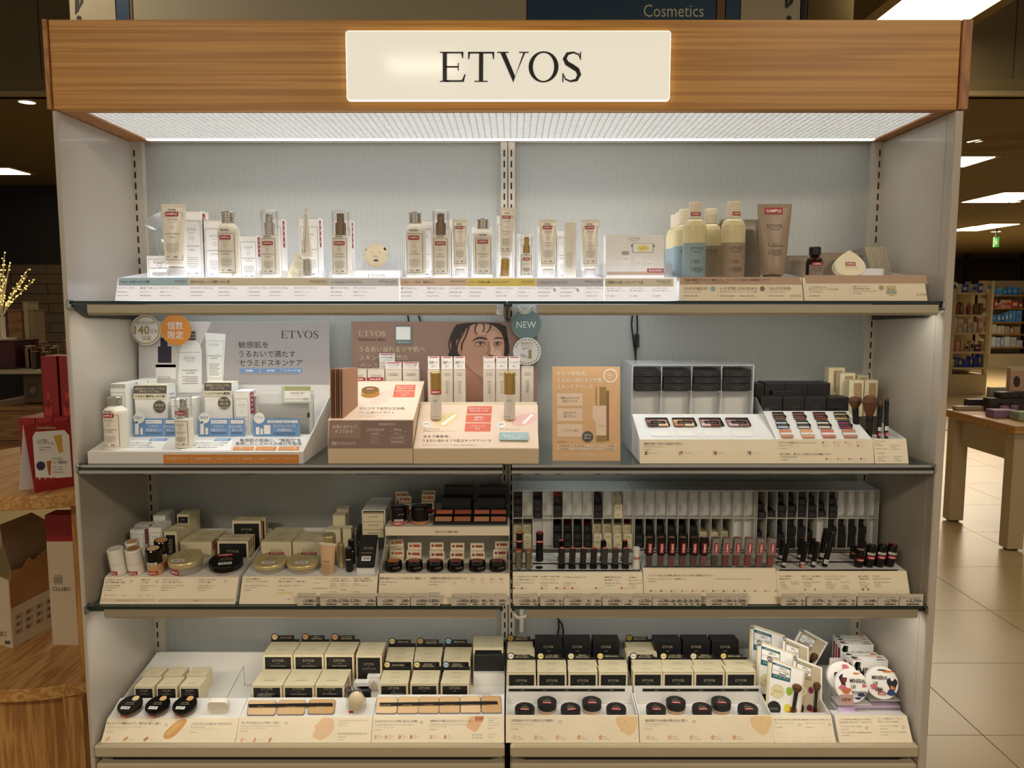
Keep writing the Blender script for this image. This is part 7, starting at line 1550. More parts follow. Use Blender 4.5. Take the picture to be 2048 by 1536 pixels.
# --- timeless foundation tray
t3,lp,pp,zf3=dtray('white pressed foundation tray with six swatches beside centre post',742,1008.5,1432,1389,1.695,1300)
P=Pc(lp,*cF)
P.t('ふんわりセミマットが続く毛穴レスな肌',694,976,1092,1000).t('タイムレスフォギーミネラルファンデーション リフィル',694,1014,1060,1028).t('(ファンデーション) セミマット SPF40',692,1040,878,1048,DIMINK).t('¥4,180(税込)',690,1065,758,1075,DIMINK).t('立体的なツヤ肌に仕上がるファンデーション',1210,974,1606,998).t('タイムレスシマーミネラルファンデーション リフィル',1206,1012,1546,1026).t('(ファンデーション) ツヤ SPF30',1204,1037,1365,1046,DIMINK).t('¥4,180(税込)',1204,1061,1270,1071,DIMINK)
for i,(y,s_)in enumerate(((958,'プレストタイプ'),(978,'ミネラル'),(998,'ファンデーション'),(1020,'ブラックケース'),(1105,'シフォンパフ'))):P.t(s_,1748,y,1748+13.5*len(s_),y+13)
for y in(1050,1134):P.t('¥880(税込)',1745,y,1805,y+10,DIMINK)
P.sm([(1570,940),(1720,940),(1700,990),(1640,1095),(1600,1075),(1535,1035),(1575,990)],cm((232,186,138)))
for i in range(9):P.q([(1630+9*i,950),(1636+9*i,938),(1640+9*i,960),(1628+8*i,1000+4*(i%3))],cm((190,120,80)),2)
for i,x in enumerate((688,785,912,1018,1205,1335)):P.sm([(x,1150),(x+12,1112),(x+28,1120),(x+32,1140),(x+14,1158)],cm(((222,178,140),(214,170,128),(206,156,116),(200,146,104),(222,172,136),(206,150,110))[i])).t('02N',x+42,1115,x+62,1122,GREYINK).t('明るめの肌色',x+42,1130,x+86,1138,GREYINK).t('肌色',x+42,1145,x+62,1153,GREYINK)
for i in range(6):x,y=1600+36*(i%3),1105+28*(i//3);P.r(x,y,x+30,y+20,PCRM).t('02N',x+6,y+6,x+24,y+14,GREYINK)
P.r(1188,965,1189,1165,PCRM).r(1733,955,1734,1170,PCRM).ring(1130,998,10,13,GREYINK).done('lettering',t3)
SX=((697,920),(900,1115),(1095,1305),(1290,1497),(1488,1687),(1685,1880))
for i,(x0,x1)in enumerate(SX):swt(f'pressed foundation pan under black strip, {ORD[i]} from bagged puff',x0+6,x1-8,770-i*2,925-i,pp,cF,FOUND[(3,0,1,1,3,2)[i]],14-5*i)
strip('long black name strip lying across six pressed foundation pans',pp,cF,740,1835,828,846,[(('フォギー02N','フォギー03N','フォギー04N','フォギー05N','シマー03N','シマー04N')[i],757+198*i,86)for i in range(6)],t3,-15)
for c_,(x0,x1)in enumerate(((740,1003),(1025,1285),(1310,1572))):
 for k in range(3):carton(f'flat cream foundation box with black front, {ORD[k]} from front in {["first", "second", "third"][c_]} front column',cF[0]+(x0+10*k)/cF[2],1367.5-8.5*k,cF[0]+(x1+10*k-4*k)/cF[2],1.703+.027*k,zf3,D=.0255,kind='creamblack',logo=.23,mini=False,seal=True)
for c_,(x0,x1)in enumerate(((797,1050),(1062,1312),(1335,1585))):
 for k in range(3):carton(f'flat cream foundation box, {ORD[k]} from front of raised rear column, {["first", "second", "third"][c_]} beside post',cF[0]+(x0+6*k)/cF[2],1319-8.5*k,cF[0]+(x1+6*k)/cF[2],1.795+.024*k,zf3,D=.0225,kind='creamblack',logo=.3,mini=False,seal=True)
for i,(x0,x1,c,s_,wd)in enumerate(((778,1030,(232,214,150),'02N',('明るめの肌色',)),(1055,1310,(236,212,150),'03N',('明るめの','標準的な肌色')),(1325,1580,(170,196,226),'03N',('明るめの','標準的な肌色')))):tab(f'black shade card reading {s_} with {["yellow", "cream", "blue"][i]} disc in front row',x0,x1,432,490,1.7865,cF,c,s_,wd)
for i,(x0,x1,c,s_,wd)in enumerate(((825,1075,(232,210,140),'04N',('標準的な肌色',)),(1088,1335,(196,160,90),'05N',('オークル系の','標準的な肌色')),(1350,1598,(150,190,216),'04N',('標準的な肌色',)))):tab(f'black shade card reading {s_} with {["yellow", "tan", "blue"][i]} disc in rear row',x0,x1,212,278,1.87,cF,c,s_,wd)
for k in range(3):carton(f'cream case box, {ORD[k]} from front behind the plain black case beside post',cF[0]+(1612)/cF[2],1294-7*k,cF[0]+1892/cF[2],1.808+.023*k,zf3,D=.022,kind='creamblack',logo=3,mini=False)
Y=1.79;zt=Zr(1311,Y);a,b=X(948,Y,zt),X(1006,Y,zt);t=thing('black_case','plain black foundation case standing before cream boxes beside centre post','case',((a+b)/2,Y,zf3));G().box(a,b,Y,Y+.014,zf3,zt,BLACK,.001).build('case_lid',t)
G().box(a-.001,b+.002,Y-.012,Y-.0005,zf3,Zr(1347,Y-.012),TRAYW).build('support',t)
# --- loose mineral foundation trays
def loose(label,x0,x1,head,sub,first,jars,rows,tabsr,tabsf,cr2,seed):
 t,lp,pp,zf=deck_tray(label,x0,x1,ZD,1490,1431,1383,1.705,0,1298,Ya=1.606,Yb_=1.628,well=.025,lip=.0185)
 a,b=X(x0,1.606,ZD),X(x1,1.606,ZD)
 P=Pc(lp,*cG);ox=first
 P.t(head,ox,888,ox+364,912).t(sub,ox,924,ox+198,938).t('(ファンデーション) ツヤ SPF25 PA++',ox,948,ox+110,955,DIMINK).t('¥3,300(税込)',ox,969,ox+64,979,DIMINK).ring(ox+418,910,9,12,GREYINK)
 for i in range(5):x=ox+6+184*i;Pc(lp,*cG).sm([(x,1046),(x+10,1026),(x+28,1022),(x+40,1040),(x+34,1060),(x+14,1070)],cm(((236,204,160),(230,192,144),(226,190,140),(222,180,126),(220,176,122))[i])).done('powder_swatch',t);P.t('#20',x+48,1033,x+68,1041,GREYINK).t('ピンク系の',x+48,1046,x+86,1054,GREYINK).t('明るめのお肌に',x+48,1059,x+102,1067,GREYINK)
 P.done('lettering',t);P=Pc(lp,*cG);rr=random.Random(seed);q=ox+890
 P.sm([(q,858),(q+185,858),(q+195,920),(q+160,1000),(q+120,1030),(q+60,1000),(q+10,940)],cm((238,204,150)))
 for i in range(40):u,v=q+rr.uniform(-30,120),870+rr.uniform(0,160);s_=rr.uniform(3,9);P.q([(u,v),(u+s_,v+2),(u+s_*.6,v+s_)],cm(((206,156,96),(226,186,128),(190,136,80))[i%3]),2+i%3)
 P.done('powder_picture',t)
 yb_=Yr(1379.5,0.665)
 pb=slope(1.7045,Zr(1383,1.7045),1.7046,Zr(1374,1.7046))
 zs=Zr(1384,1.7055);G().box(a+.001,b-.001,1.7056,1.708,zs-.04,zs+.014,TRAYW).build('riser',t)
 P=Pc(vert(1.7054),*cG);P.r(ox-22,628,ox+970,652,BLACK)
 for i in range(5):P.t(('#20','#30','#35','#40','#50')[i],ox+80+190*i,636,ox+112+190*i,644,CREAMINK)
 P.done('shade_strip',t)
 return t,pp,zf
tD,ppD,zf4=loose('white loose mineral foundation tray beside centre post with powder picture label',1011.5,1278.5,'天然由来のミネラル成分でツヤ美肌に','ディアミネラルファンデーション',96,None,0,0,0,0,3)
tE,ppE,zf5=loose('white matte mineral foundation tray with powder picture label next to starter kits',1280,1549.5,'接近戦でも余裕の隙のない肌へ','マットスムースミネラルファンデーション',1238,None,0,0,0,0,9)
JARB=M('jar_powder',(206,170,140),.2,coat=.5)
for nm,pp,js in(('first loose',ppD,((1049.5,1409.5,0),(1094,1390,1),(1141,1410,0),(1183.5,1390,1),(1232.5,1409.5,0))),('matte',ppE,((1312,1409,0),(1351.5,1389.5,1),(1404,1409,0),(1442,1389.5,1),(1495.5,1409,0)))):
 for i,(cx,yt,back)in enumerate(js):
  t=compact(f'round black {nm} powder jar, {ORD[i]} in zigzag row {"raised at the back" if back else "low at front"}',cx,1390,1427,39,pp,BLACK,JARB,.66,tst=None,sam=(.0,-.35),samside=False,name='powder_jar',rz=R(((-3,-4,14,2,-8),(0,-6,2,-3,3))[nm=='matte'][i]))
  Y=1.680 if back else 1.6535;z=pp.p.z+(Y-pp.p.y)*.04;t.location=(X(cx,Y,z+.02),Y,z+.0003)
def gx(x):return cG[0]+x/cG[2]
def frow(nm,xs,zf,Y0,yt,dy):
 for c_,(x0,x1)in enumerate(xs):
  for k in range(2):carton(f'cream mineral powder box with black front, {ORD[c_]} of {["front", "second"][k]} row in {nm} tray',gx(x0),yt-dy*k,gx(x1),Y0+.033*k,zf,D=.032,kind='creamblack',logo=.3 if k==0 else 3,names=('MINERAL FOUNDATION',),mini=k==0)
frow('first loose',((62,306),(320,568),(585,832),(847,1090)),zf4,1.712,1344,12)
frow('matte',((1137,1388),(1392,1653),(1660,1918),(1930,2186)),zf5,1.712,1343.5,12)
for nm,zf,x0,x1 in(('first loose',zf4,62,296),('matte',zf5,1078,1340)):
 for k in range(2):carton(f'cream mineral powder box {["in front", "behind"][k]} under the dark tan shade card in {nm} tray',gx(x0+2*k),(1307 if nm=='matte' else 1306)-12*k,gx(x1-14*k),1.80+.034*k,zf,D=.032,kind='creamblack',logo=3,mini=False)
def blk(label,x0,x1,zf,wd):
 Y=1.815;zt=Zr(1283,Y);a,b=X(gx(x0),Y,zt),X(gx(x1),Y,zt);t=thing('powder_case_box',label,'box',((a+b)/2,Y,zf));W=b-a
 G().box(a,b,Y,Y+.04,zf,zt,BLACK).build('box_body',t)
 g=G();yf=lambda x,z:Y;ftext(g,'ETVOS',(a+b)/2-.001,zt-.0135,W*.36,.0056,CREAMINK,yf);patch(g,(a+b)/2,zt-.024,W*.14,.0006,CREAMINK,yf,.0004,1);g.build('lettering',t)
for i,(x0,x1)in enumerate(((303,530),(548,777),(795,1020))):blk(f'all black mineral box with ETVOS logo, {ORD[i]} in rear row of first loose tray',x0,x1,zf4,0)
for i,(x0,x1)in enumerate(((1320,1547),(1563,1792),(1810,2040))):blk(f'all black mineral box with ETVOS logo, {ORD[i]} in rear row of matte tray',x0,x1,zf5,0)
SH=(('#50',(176,140,56),('オークル系の','標準的なお肌に')),('#30',(232,214,150),('イエロー系の','明るめのお肌に')),('#35',(232,222,180),('明るめの','標準的なお肌に')),('#40',(232,206,130),('標準的なお肌に',)))
SF=(('#20',(236,228,220),('ピンク系の','明るめのお肌に')),)+SH[1:]
for nm,rx,fxs in(('first loose',((58,300),(303,528),(548,775),(793,1018)),((62,300),(316,556),(575,815),(825,1062))),('matte',((1073,1300),(1318,1546),(1562,1790),(1808,2038)),((1108,1350),(1365,1604),(1620,1860),(1878,2108)))):
 for i,(x0,x1)in enumerate(rx):tab(f'black shade card with {("dark tan", "pale yellow", "ivory", "bright yellow")[i]} disc in rear row of {nm} tray',x0,x1,168,215,1.868,cG,SH[i][1],SH[i][0],SH[i][2])
 for i,(x0,x1)in enumerate(fxs):tab(f'black shade card with {("white", "pale yellow", "ivory", "bright yellow")[i]} disc in front row of {nm} tray',x0,x1,322,370,1.7805,cG,SF[i][1],SF[i][0],SF[i][2])
# clear flap covers with hinges on the trays
for i,(x0,x1,lb)in enumerate(((1560,1690,0),(840+2*0,965,1),(1660,1780,1))):
 cr=(cE,cF,cF)[i];y=(1390.5,1389,1387.5)[i];Y=1.698;z=Zr(y,Y);a,b=X(cr[0]+x0/cr[2],Y,z),X(cr[0]+x1/cr[2],Y,z)
 t=thing('clear_hinge',['clear plastic hinge of flap above round cornered pans','clear plastic hinge above first pressed pans','clear plastic hinge above the last pressed pans'][i],'hinge',((a+b)/2,Y,z));G().box(a,b,Y-.006,Y+.002,z-.0015,z+.004,CLEAR).build('hinge',t)
# --- starter kits
t6,lp,pp,zf6=dtray('white starter kit tray with cream label holding envelopes with brushes',1550.5,1672.5,1432,1425,1.665,1298,wings=True)
P=Pc(lp,*cH);P.t('軽いつけ心地でお湯と石けんで落ちる 肌への負担を抑えたミネラルメイクをお試しのキット',505,966,1030,982).t('スターターキット(ツヤ)',512,1001,684,1014).t('スターターキット(マット)',790,1001,972,1014).t('¥2,200(税込)',515,1042,586,1053,DIMINK).t('¥2,200(税込)',795,1042,866,1053,DIMINK).r(775,995,776,1180,PCRM).ring(738,1022,10,13,GREYINK).ring(1018,1022,10,13,GREYINK)
for x,y in((530,1108),(535,1140),(540,1172),(672,1140),(676,1172),(818,1140),(822,1172),(952,1140),(956,1172)):P.d(x,y,7,cm((232,204,160))).t('ファンデーション',x+14,y-5,x+90,y+4,GREYINK)
P.done('lettering',t6)
KPET=((150,190,60),(226,180,40),(196,90,40),(226,206,60));KPUR=((110,30,70),(150,130,60),(196,90,40),(90,20,50))
def kit(label,pts,Y,dark=False,num='#20',zb=None,lean=.022):
 """envelope given by its four photo corners TL, TR, BR, BL on a plane leaning back"""
 T=lambda q:(cH[0]+q[0]/cH[2],cH[1]+q[1]/cH[2])
 z0=Zr(T(pts[2])[1],Y);pl=Pl((0,Y,z0),(0,-1,.22));C=[pl.h(*T(q))for q in pts]
 for q,w_ in((2,1),(3,0)):
  if C[q].z<zf6+.0008:C[q]=C[w_]+(C[q]-C[w_])*((C[w_].z-zf6-.0008)/(C[w_].z-C[q].z))
 mid=(C[2]+C[3])/2;t=thing('starter_kit',label,'kit',mid)
 n=-pl.n*.004;rim=CREAM if not dark else GP2
 g=G();a=[C[3],C[2],C[1],C[0]];g.mesh([*a,*[q+n for q in a]],[(0,1,2,3),(7,6,5,4),(1,0,4,5),(2,1,5,6),(3,2,6,7),(0,3,7,4)],rim);g.build('envelope',t)
 def B(u,v,lv=1):return(C[0]*(1-u)+C[1]*u)*(1-v)+(C[3]*(1-u)+C[2]*u)*v+pl.n*(lv*3e-4)
 g=G()
 def qd(u0,v0,u1,v1,m,lv=1):g.face([B(u0,v1,lv),B(u1,v1,lv),B(u1,v0,lv),B(u0,v0,lv)],m)
 def tx(s_,u0,v0,u1,v1,m,lv=3):O=B(u0,v1,lv);g.text(s_,O,B(u1,v1,lv)-O,B(u0,v0,lv)-O,m)
 def dd(u,v,r,m,lv=2,as_=1):asp=(C[1]-C[0]).length/(C[3]-C[0]).length;g.face([B(u+r*math.cos(q),v+r*as_*asp*math.sin(q),lv)for q in[-2*math.pi*k/18 for k in range(18)]],m)
 TE=cm((24,96,110))if not dark else cm((142,130,98));bg=GP2 if not dark else cm((190,176,146))
 qd(.07,.03,.95,.995,bg);qd(.1,.06,.62,.34,TE,2);qd(.12,.10,.60,.26,GP2,3);tx('2週間分の',.3,.115,.5,.15,INK,4);tx('ベースメイク体感!!',.14,.165,.58,.215,INK,4);tx('スターターキット',.16,.275,.58,.315,WINK,4);tx('毎日使えるミネラル',.2,.07,.55,.09,WINK,4);qd(.3,.225,.5,.245,INK,4)
 for i,(u,v,r)in enumerate(((.62,.52,.09),(.2,.62,.09),(.75,.9,.14),(.6,.86,.1))):dd(u,v,r,cm((KPET if not dark else KPUR)[i]),2,(1.4,.7,.8,1.2)[i])
 dd(.3,.56,.19,cm((226,216,170)),3);tx('ETVOS',.2,.545,.4,.575,DIMINK,4);dd(.22,.88,.2,BLACK,3);tx('ETVOS',.12,.87,.32,.895,CREAMINK,4)
 dd(.04,.03,.075,cm((110,104,104)),5);tx(num,-.01,.015,.09,.045,WINK,6)
 g.build('front_print',t)
 g=G();H_=(C[3]-C[0]).length;W_=(C[1]-C[0]).length;off=pl.n*.003
 p0,p1=B(.76,.98)+off,B(.80,.5)+off;g.tube([p0,p0+(p1-p0)*.5,p1],W_*.05,BRB,8);b_=g.build('brush_handle',t)
 g=G();p2=B(.82,.33)+off;g.tube([p1,p1+(p2-p1)*.25,p1+(p2-p1)*.6,p1+(p2-p1)*.88,p2],[W_*q for q in(.06,.10,.125,.10,.04)],BRH,12);g.build('brush_bristles',t)
 G().face([B(.64,.30,1)+off*2.3,B(.95,.30,1)+off*2.3,B(.93,.985,1)+off*2.3,B(.64,.985,1)+off*2.3],CLEAR)
kit('front starter kit envelope with beige rim and orange yellow petals',((450,388),(795,520),(750,932),(425,932)),1.668)
kit('second beige rimmed starter kit standing behind the front one',((350,235),(692,360),(660,900),(330,900)),1.715,num='#30')
kit('rearmost beige rimmed starter kit with teal heading',((283,78),(604,190),(570,800),(262,800)),1.765,num='#50')
kit('front white rimmed starter kit with tan heading and purple petals',((690,385),(952,492),(945,932),(660,932)),1.690,True,'#20')
kit('second white rimmed starter kit standing behind the tan one',((590,200),(826,300),(820,860),(560,860)),1.74,True,'#30')
kit('white rimmed starter kit leaning sideways at the back',((760,120),(1006,258),(792,638),(546,500)),1.80,True,'#40')
# --- mineral UV display
t7,lp,pp,zf7=dtray('white UV powder display tray with cream label nearest the grey end panel',1679,1826,1432,1420,1.67,1330,wings=False)
P=Pc(lp,*cH)
P.t('メイク直後の高い密着性とカバー力を両立',1112,965,1402,978).t('自然な発色へ導きながら、しっかりUVケア',1114,992,1408,1006).t('ミネラルUVパウダー(SPF50)',1122,1032,1312,1045).t('¥3,850(税込)',1126,1060,1198,1070,DIMINK).t('ミネラルUVパウダー(詰め替え用)(SPF50)',1130,1088,1412,1101).t('¥3,300(税込)',1134,1117,1206,1127,DIMINK).t('タナーレスの軽着用にヴェールのように',1466,958,1698,972).t('飲めにくいなめらかな美肌へ',1470,986,1668,999).t('ミネラルUVベール(SPF50)',1482,1028,1660,1040).t('¥3,850(税込)',1486,1056,1556,1066,DIMINK).t('ミネラルUVベール リフィル(SPF50)',1490,1084,1730,1097).t('¥3,300(税込)',1494,1111,1568,1121,DIMINK)
P.r(1470,955,1471,1170,PCRM).ring(1364,1050,10,13,GREYINK).ring(1706,1045,10,13,GREYINK).done('lettering',t7)
ART=[cm((216,130,40)),cm((30,60,110)),cm((206,110,130)),cm((120,30,40)),cm((24,50,40)),cm((24,26,44))]
def art(g,B,seed,lv=1):
 rr=random.Random(seed)
 for u0,v0,du,dv,m in((.62,.86,.2,.05,0),(.3,.9,.25,.02,5),(.85,.6,.1,.14,0),(.12,.2,.14,.1,2),(.8,.12,.16,.09,1),(.1,.55,.1,.2,4)):
  pts=[(u0+du*math.cos(q)*(1+.3*math.sin(3*q+seed)),v0+dv*math.sin(q))for q in[2*math.pi*k/14 for k in range(14)]];g.face([B(u,v,lv)for u,v in pts],ART[m])
def uvbox(label,x0,y0,x1,Y,D,zb,words,seed,dx=0):
 zt=Zr(cH[1]+y0/cH[2],Y);a,b=X(cH[0]+x0/cH[2],Y,zt),X(cH[0]+x1/cH[2],Y,zt);h=zt-zb
 t=thing('uv_box',label,'box',((a+b)/2,Y,zb));G().box(a,b,Y,Y+D,zb,zt,GP2).build('box_body',t)
 g=G();B=lambda u,v,lv=1:Vector((a+(b-a)*u,Y-.0003*lv,zb+h*v))
 art(g,lambda u,v,lv=1:Vector((a+(b-a)*min(.98,max(.02,u)),Y+D*min(.95,max(.05,v)),zt+.0003*lv)),seed)
 def tx(s_,u0,v0,u1,v1):O=B(u0,v0,3);g.text(s_,O,B(u1,v0,3)-O,B(u0,v1,3)-O,INK,True)
 for i,wd in enumerate(words):tx(wd,.2+.06*i,.62-.3*i,.92 if i!=1 else .5,.86-.3*i)
 for k in range(2):g.face([B(.02+.06*k,.9-.1*k),B(.1+.1*k,.8),B(.16+.06*k,.97),B(.08,.98)],ART[4])
 g.build('front_print',t)
 g=G();g.face([(a-.0004,Y+D*.15,zb+h*.3),(a-.0004,Y+D*.7,zb+h*.3),(a-.0004,Y+D*.7,zb+h*.9),(a-.0004,Y+D*.15,zb+h*.9)],REDSEAL);g.build('red_seal',t)
uvbox('UV veil box with painted lid in front, behind the veil compact',1240,425,1566,1.715,.028,zf7,('MINERAL','UV','VEIL'),2)
uvbox('UV veil box second from the front behind veil compact',1190,395,1500,1.745,.028,zf7,('MINERAL',),3)
for i in range(3):uvbox(f'UV powder box of raised rear stack, {ORD[i]} from front',1128-22*i,275-28*i,1432-24*i,1.79+.024*i,.022,zf7,('MINERAL','UV')if i==0 else(),4+i)
G().box(X(1672,1.735,.65),XR-.003,1.776,1.7785,zf7,Zr(1316,1.777),TRAYW).build('riser',t7)
def uvcomp(label,cx,cy,r_,Y,words,seed,face=True,grey=False):
 pl=Pl((0,Y,0),(0,-1,.35));c=Pl((0,Y,Zr(cH[1]+cy/cH[2],Y)),pl.n).h(cH[0]+cx/cH[2],cH[1]+cy/cH[2]);rr=wpx(r_/cH[2],Y,c.z)
 t=thing('uv_compact',label,'compact',c,(R(90)-math.atan(.35),0,R(-6)))
 G().lathe([(rr*.9,-.018),(rr*.98,-.017),(rr,-.004),(rr,-.001),(rr*.97,0),(0,0)],GP2 if not grey else cm((150,148,150)),40).build('lid',t,False)
 G().lathe([(0,-.026),(rr*.9,-.026),(rr*.94,-.0185)],CLEARJ,36).build('jar_base',t,False)
 if face:
  g=G();z=.0004
  def blobp(u,v,du,dv,m,k=0):g.face([(rr*(u+du*math.cos(q)*(1+.25*math.sin(3*q+k))),rr*(v+dv*math.sin(q)),z+.0002*(k%4))for q in[2*math.pi*i/16 for i in range(16)]],m)
  if 'POWDER' in words:
   for a_ in((-.5,.35,.22,.35,ART[5],0),(-.45,.3,.14,.2,ART[3],1),(-.35,.6,.2,.12,GP2,2),(-.55,-.1,.25,.14,ART[2],3),(-.35,-.3,.3,.2,cm((200,110,60)),0),(.3,.75,.2,.06,ART[0],1),(.75,.05,.14,.12,ART[2],2),(.55,-.5,.22,.12,ART[1],3),(.35,-.72,.2,.08,ART[1],0),(-.5,.05,.12,.16,ART[4],2)):blobp(*a_)
  elif words:
   for a_ in((.6,-.05,.3,.42,ART[5],0),(.62,.32,.14,.18,GP2,1),(.58,-.28,.14,.14,ART[0],2),(.5,-.55,.26,.2,ART[1],3),(-.55,-.25,.22,.16,ART[2],1),(-.2,-.45,.16,.12,cm((190,110,110)),0),(.35,.7,.34,.07,ART[0],1),(0,.78,.3,.04,ART[5],2)):blobp(*a_)
  else :blobp(.2,.6,.22,.25,ART[2],1);blobp(-.4,.0,.2,.3,ART[5],2)
  def tx(s_,u0,v0,u1,v1):v,f,a_=tgeo(s_,True);g.mesh([(rr*(u0+(u1-u0)*p),rr*(v0+(v1-v0)*q),z+.0012)for p,q in v],f,INK)
  if words:
   x0=-.1 if 'POWDER' in words else-.62
   for i,wd in enumerate(words):tx(wd,x0+.05*i,.2-.36*i,x0+(1.0 if len(wd)>4 else(.36 if len(wd)==2 else .7)),.44-.36*i)
  g.build('lid_art',t,False)
  if words==('MINERAL','UV','VEIL'):g=G();v,f,a_=tgeo('SAMPLE',True);g.box(-.011,.006,-rr*.72,-rr*.55,.0016,.0018,RED);g.mesh([(-.009+.013*p,-rr*.69+rr*.1*q,.0021)for p,q in v],f,WINK);g.build('sample_sticker',t,False)
 return t
uvcomp('white UV compact with pink brush stroke leaning behind the powder one',1140,575,135,1.70,(),4)
uvcomp('white round compact painted MINERAL UV POWDER with flowers and NEW tag',1225,660,148,1.668,('MINERAL','UV','POWDER'),5)
uvcomp('white round compact painted MINERAL UV VEIL with night figure and SAMPLE sticker',1510,632,146,1.672,('MINERAL','UV','VEIL'),6)
LILAC=M('lilac_puff',(206,184,214),.7);PINKP=M('pink_card',(238,200,190),.55)
def hx(x,Y,z):return X(cH[0]+x/cH[2],Y,z)
Y=1.668;zc1=Zr(1430,Y)
t=thing('compact_stand','stepped clear and white stand carrying the two round UV compacts','display stand',(hx(1400,Y,zc1),1.69,zc1))
for i,(x0,x1,y0)in enumerate(((1098,1410,833),(1098,1685,900))):
 Y_=(1.672,1.668)[i];z=Zr(cH[1]+y0/cH[2],Y_);G().box(hx(x0,Y_,z),hx(x1,Y_,z),Y_,1.71,z-.002,z,WHITE).build('ledge',t)
z=Zr(cH[1]+795/cH[2],1.68);G().box(hx(1400,1.68,z),hx(1675,1.68,z),1.68,1.72,z-.002,z,WHITE).build('ledge',t)
for x,top in((1090,700),(1400,760),(1658,760)):G().ext([(1.667,zc1),(1.667,Zr(cH[1]+890/cH[2],1.667)),(1.725,Zr(cH[1]+top/cH[2],1.712)),(1.712,zc1)],hx(x,1.68,zc1),hx(x,1.68,zc1)+.002,FROST).build('side_wall',t)
for i,(x0,x1,y0,y1,m)in enumerate(((1100,1690,845,880,LILAC),(1105,1700,905,935,PINKP))):
 Y_=1.674;za,zb=Zr(cH[1]+y1/cH[2],Y_),Zr(cH[1]+y0/cH[2],Y_);t=thing('puff_pack',['lilac powder puff pack lying under the UV compacts','pink paper pack lying at the bottom of the compact stand'][i],'pack',(hx((x0+x1)/2,Y_,za),Y_,za));G().box(hx(x0+10,Y_,za),hx(x1-6,Y_,za),Y_,1.706,za+.0005,zb,m,.002).build('pack',t)
for i,(pts,m)in enumerate((((1112,890,1270,930),LILAC),((1235,925,1395,965),PINKP))):
 Y_=1.655;za,zb=Zr(cH[1]+pts[3]/cH[2],Y_),Zr(cH[1]+pts[1]/cH[2],Y_);t=thing('paper_tab',['lilac paper tab sticking out over the UV label','pink paper tab sticking out over the UV label'][i],'card',(hx((pts[0]+pts[2])/2,Y_,za),Y_,za));G().ext([(Y_-.006,za),(Y_+.012,zb),(Y_+.012,zb+.001),(Y_-.006,za+.001)],hx(pts[0],Y_,za),hx(pts[2],Y_,za),m).build('tab',t)
Y_=1.640;za,zb=Zr(cH[1]+833/cH[2],Y_),Zr(cH[1]+740/cH[2],Y_);a,b=hx(1112,Y_,za),hx(1243,Y_,za);t=thing('new_tag','pink rounded tag reading NEW in front of UV powder compact','tag',((a+b)/2,Y_,za));G().ext(rrect(a,za,b,zb,.003),Y_,Y_+.0012,M('tag_pink',(236,196,186),.4),'y').build('plate',t)
P=Pc(vert(Y_-.0004),*cH);P.t('NEW',1135,772,1222,802).done('lettering',t)
t=thing('white_riser','white plastic riser beside UV display near end panel','holder',(hx(1810,1.65,ZD),1.65,ZD));G().box(hx(1804,1.65,ZD),hx(1815,1.65,ZD),1.64,1.72,ZD,ZD+.05,WHITE).build('riser',t)
# ================================================================ the store around
TILE=M('floor_tile',(196,172,126),.3,var=.10,sc=2.2);GROUT=M('grout',(120,98,68),.8)
fl=struct(G().box(-14,17,-3,24,-.05,-.004,GROUT).build('floor'))
ys=[1.5,2.09,2.655,3.22,3.80,4.46,5.16,5.88,6.6,7.32,8.04,8.76,9.5];xs=[.975+.727*i for i in range(-7,7)]
for i in range(len(xs)-1):
 for j in range(len(ys)-1):G().box(xs[i]+.002,xs[i+1]-.002,ys[j]+.002,ys[j+1]-.002,-.004,0,TILE).build('tile',fl)
G().box(-14,17,9.5,24,-.004,-.0005,TILE).build('far_tiling',fl)['kind']='stuff'
CEIL=M('ceiling_paint',(128,112,76),.8,var=.03,sc=1);WALLB=M('wall_brown',(84,66,42),.7,var=.05,sc=2);BULK=M('bulkhead_panel',(120,106,76),.7,var=.03,sc=1);BLKF=M('black_frame',(22,20,18),.5)
struct(G().box(-14,17,5.2,24,2.9,3.0,CEIL).build('ceiling'))
wb=struct(G().box(-14,17,5.23,5.3,2.9,3.8,DARK).build('wall_upper'))
for i in range(38):x=-8+.45*i;G().box(x+.003,x+.447,5.205,5.229,2.92,3.8,BULK).build('panel',wb)
struct(G().box(-14,17,5.17,5.204,2.888,2.918,M('trim_paint',(170,150,110),.6)).build('trim_1'))
struct(G().box(-14,17,23.5,23.7,0,2.9,WALLB).build('wall_far'));struct(G().box(-14.1,-14,-3,24,0,3.8,WALLB).build('wall_left'));struct(G().box(17,17.1,-3,24,0,3.8,WALLB).build('wall_right'))
struct(G().box(-8,1.0,5.21,5.2999,3.8,3.9,CEIL).build('trim_2'));struct(G().box(-14,17,-3,5.2,3.55,3.65,CEIL).build('ceiling_2'))
